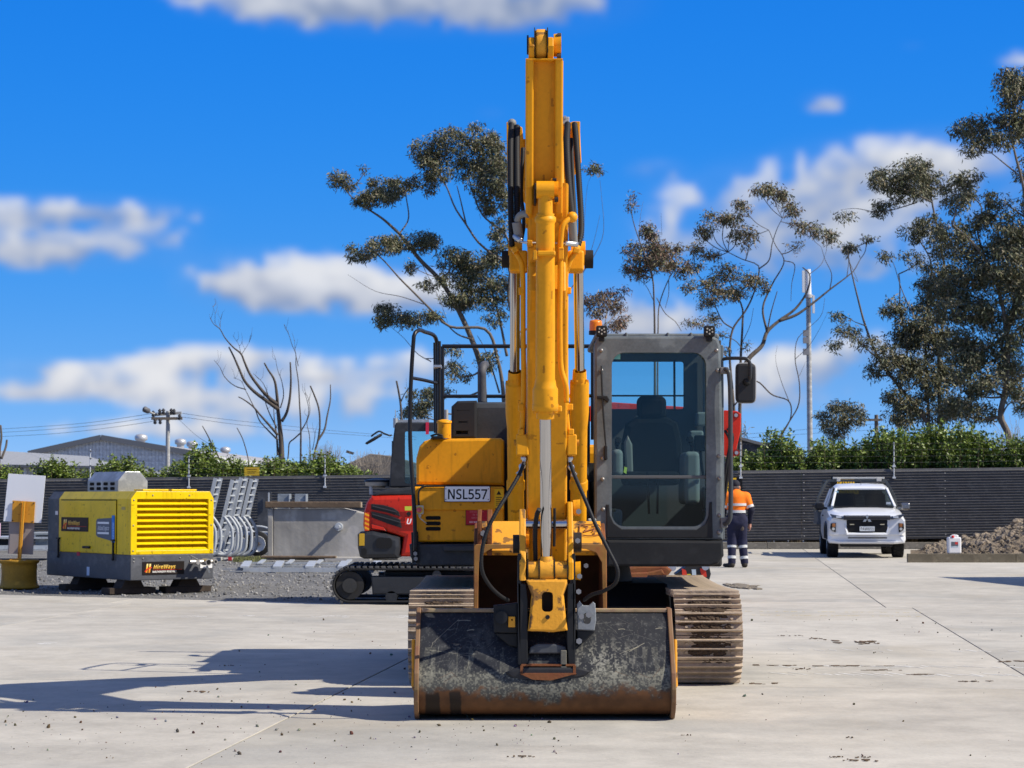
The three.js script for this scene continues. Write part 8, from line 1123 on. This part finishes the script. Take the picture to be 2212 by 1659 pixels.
  const oval = (y, r, h) => { const g = new THREE.CylinderGeometry(r, r, h, 28); g.scale(1.27, 1, 1); return g.translate(0, y, -0.006); };
  part('reflective_band', [oval(1.13, 0.156, 0.055)], refl, shirt); part('reflective_band', [oval(1.27, 0.166, 0.05)], refl, shirt);
  for (const [s, e, w] of [[J.shL, J.elL, J.wrL], [J.shR, J.elR, J.wrR]]) { band(s, e, 0.74, 0.083, 0.026, refl, shirt); part('sleeve', bodyMesh([[s.clone().lerp(e, 0.82), e, 0.068, 0.062], [e, w.clone().lerp(e, 0.06), 0.062, 0.045]], 70, 0.014), M(0.012, 0.013, 0.028, 0.85), shirt); }
  part('cap', [bodyMesh([[J.hd.clone().add(v(0, 0.06, 0.01)), J.hd.clone().add(v(0, 0.055, -0.03)), 0.093, 0.085]], 80, 0.01), box(0.15, 0.012, 0.09, J.hd.x, J.hd.y + 0.04, J.hd.z - 0.15, 0.005)], M(0.02, 0.02, 0.03, 0.8), o); part('hair', bodyMesh([[J.hd.clone().add(v(-0.03, -0.01, 0.05)), J.hd.clone().add(v(0.03, -0.01, 0.05)), 0.05, 0.05]], 80, 0.01), M(0.12, 0.1, 0.09, 0.9), o);
  for (const [a, tw] of [[J.anL, -0.25], [J.anR, 0.05]]) part('boot', bodyMesh([[a.clone().add(v(0, 0.0, 0.0)), a.clone().add(v(0, -0.035, 0.03)), 0.058, 0.05], [a.clone().add(v(0, -0.042, 0.02)), a.clone().add(v(tw * 0.5, -0.048, -0.16)), 0.045, 0.038, 1.15]], 70, 0.012), M(0.03, 0.025, 0.02, 0.7), o);
}
// ---------- jerrycan, soil heap, timber sleeper ----------
{
  const sd = 45.2, sl = thing('timber_sleeper', 'long weathered timber sleeper holding back the soil heap at right', 'timber', [P(2090, 1215, sd).x, 0, -sd]), wm = M(0.2, 0.17, 0.12, 0.9, { map: dullTex, bumpMap: lumpBump, bumpScale: 0.008 });
  const a = P(1961, 1215, sd).x; for (const [x0, x1] of [[0, 2.35], [2.36, 4.75], [4.76, 7.2]]) part('sleeper', box(x1 - x0, 0.19, 0.12, a + (x0 + x1) / 2, 0.095, -sd - 0.06, 0.008), wm, sl);
  // soil heap: a lumpy slope
  const heap = setting('soil_heap'), nx = 110, nz = 60, x0 = a - 0.1, x1 = a + 8, z0 = sd + 0.12, z1 = sd + 11, pos = [], idx = [];
  for (let j = 0; j <= nz; j++) for (let i = 0; i <= nx; i++) {
    const u = i / nx, w = j / nz, z = mix(z0, z1, w), x = mix(0.192 * z, x1, u), rise = 0.12 + 1.25 * ss(0.0, 0.85, u) * ss(0.0, 0.42, w + 0.06) * (1 - 0.25 * ss(0.6, 1, w)), n = fbm(u, w * 0.6, 10, 5, 601), n2 = fbm(u, w * 0.7, 44, 3, 602);
    const edge = ss(0, 0.1, u) * ss(1, 0.9, w); pos.push(x, Math.max(-0.05, (rise * (0.7 + 0.5 * n) + (n2 - 0.5) * 0.22 * ss(0, 0.05, w)) * edge), -z);
  }
  for (let j = 0; j < nz; j++) for (let i = 0; i < nx; i++) { const q = j * (nx + 1) + i; idx.push(q, q + 1, q + nx + 1, q + 1, q + nx + 2, q + nx + 1); }
  const g = new THREE.BufferGeometry(); g.setAttribute('position', new THREE.Float32BufferAttribute(pos, 3)); g.setIndex(idx); g.computeVertexNormals();
  const soilM = M(0.23, 0.185, 0.14, 0.95, { map: tex(512, 1.2, (u, v) => { const k = 0.55 + 0.9 * (fbm(u, v, 8, 6, 611) - 0.15); return [k, k * 0.97, k * 0.9]; }), bumpMap: tex(256, 0.5, (u, v) => fbm(u, v, 8, 5, 612), true), bumpScale: 0.06 });
  part('soil', g, soilM, heap);
  const y = (x, z) => { const u = clamp((x - 0.192 * z) / (x1 - 0.192 * z)), w = clamp((z - z0) / (z1 - z0)), i = Math.round(u * nx), j = Math.round(w * nz); return pos[(j * (nx + 1) + i) * 3 + 1]; };
  const clod = new THREE.IcosahedronGeometry(1, 1), cp = clod.attributes.position; for (let i = 0; i < cp.count; i++) { const k = 0.7 + 0.55 * hash(Math.round(cp.getX(i) * 20), Math.round(cp.getY(i) * 20 + cp.getZ(i) * 57), 8); cp.setXYZ(i, cp.getX(i) * k, cp.getY(i) * k, cp.getZ(i) * k); } clod.computeVertexNormals();
  const N = 2600, im = new THREE.InstancedMesh(clod, M(1, 1, 1, 0.95, { bumpMap: fineBump, bumpScale: 0.02 }), N), m = new THREE.Matrix4(), qq = new THREE.Quaternion();
  for (let i = 0; i < N; i++) { const z = z0 + 0.1 + (z1 - z0) * 0.8 * Math.pow(rnd(), 1.1), x = mix(0.192 * z + 0.35, x1, rnd()), top = z > z0 + 2.6, r = (top ? 0.035 : 0.02) + 0.06 * Math.pow(rnd(), top ? 1.8 : 4); qq.setFromEuler(new THREE.Euler(rr(0, 6), rr(0, 6), rr(0, 6))); m.compose(new V3(x, y(x, z) + r * 0.25, -z), qq, new V3(r * rr(0.9, 1.5), r * rr(0.7, 1.1), r)); im.setMatrixAt(i, m); const s = rr(0.7, 1.25) * (top ? 1.25 : 0.9); im.setColorAt(i, C(0.27 * s, 0.22 * s, 0.165 * s)); }
  im.name = 'soil_clods'; im.userData = { kind: 'stuff', label: 'clods of dry brown soil over the heap at right', category: 'soil' }; im.castShadow = im.receiveShadow = true; scene.add(im);
  // weeds on the heap
  const wl = []; for (let i = 0; i < 500; i++) { const x = x1 - Math.abs(gauss()) * 1.8, z = z0 + rr(0.5, 4), p = new V3(x, y(x, z), -z), up = new V3(gauss() * 0.4, 1, gauss() * 0.4).normalize(), b = unit().cross(up).normalize(), s = rr(0.6, 1.2); wl.push([p, up, b, rr(0.05, 0.16), 0.018, [0.12 * s, 0.13 * s, 0.05 * s]]); } const wmsh = new THREE.Mesh(leaves(wl), leafMat(0.8)); wmsh.name = 'weeds'; wmsh.userData = { kind: 'stuff', label: 'sparse weeds growing on the soil heap', category: 'weeds' }; wmsh.castShadow = wmsh.receiveShadow = true; scene.add(wmsh);
  // jerrycan standing on the sleeper
  const jd = sd + 0.02, base = P(2063, 1197, jd), jc = thing('jerrycan', 'white plastic jerrycan with a red cap standing at the timber sleeper', 'jerrycan', [base.x, 0.19, -jd]), white = new THREE.MeshPhysicalMaterial({ color: C(0.78, 0.77, 0.77), roughness: 0.45, transmission: 0.1, thickness: 0 });
  const cw = 0.29, chh = 0.36; part('can', [box(cw, chh, 0.2, base.x, 0.19 + chh / 2, -jd - 0.1, 0.035), box(cw * 0.6, 0.04, 0.08, base.x, 0.19 + chh + 0.015, -jd - 0.1, 0.02)], white, jc); part('cap', lathe(new V3(base.x - 0.04, 0.19 + chh - 0.005, -jd - 0.02), new V3(base.x - 0.04, 0.19 + chh + 0.04, -jd - 0.01), [[0, 0.032], [0.8, 0.03], [1, 0]], 14), M(0.6, 0.03, 0.03, 0.5), jc);
  part('label', sheet(0.155, 0.12, 0.002, [base.x - 0.005, 0.19 + 0.2, -jd + 0.002]), print(0.155, 0.12, 96, (x, w, h) => { x.fillStyle = '#5b5f66'; x.fillRect(0, 0, w, h); x.fillStyle = '#c83a34'; x.fillRect(w * 0.55, h * 0.05, w * 0.4, h * 0.42); x.fillStyle = '#9cb0bb'; x.fillRect(0, h * 0.8, w, h * 0.2); x.fillStyle = '#d8dadc'; x.fillRect(w * 0.3, h * 0.82, w * 0.5, h * 0.07); }), jc, { keep: true });
  part('handle', [tube([new V3(base.x - 0.06, 0.19 + chh, -jd - 0.1), new V3(base.x - 0.05, 0.19 + chh + 0.035, -jd - 0.1), new V3(base.x + 0.08, 0.19 + chh + 0.035, -jd - 0.1), new V3(base.x + 0.1, 0.19 + chh, -jd - 0.1)], 0.012, 14, 7)], white, jc);
}
// an unseen container, added outside the right edge to cast the shadow there
{
  const o = thing('added_container', 'dark blue container added unseen beyond the right edge to cast the shadow there', 'container', [11.75, 0, -33.4], undefined, 0.14, true), cm = M(0.05, 0.08, 0.13, 0.6, { map: dullTex });
  const rib = []; for (let i = 0; i < 21; i++) rib.push(box(0.04, 2.1, 0.12, -1.2, 1.25, -2.6 + i * 0.26)); part('wall', [box(2.4, 2.3, 5.7, 0, 1.25, 0), ...rib], cm, o); part('corner_post', [[-1.2, -2.87], [-1.2, 2.87], [1.2, -2.87], [1.2, 2.87]].map(([x, z]) => box(0.12, 2.5, 0.12, x, 1.25, z, 0.01)), cm, o); part('roof_rail', [box(2.5, 0.1, 0.1, 0, 2.45, 2.88), box(0.1, 0.1, 5.7, -1.2, 2.45, 0)], cm, o);
}
renderer.render(scene, camera);
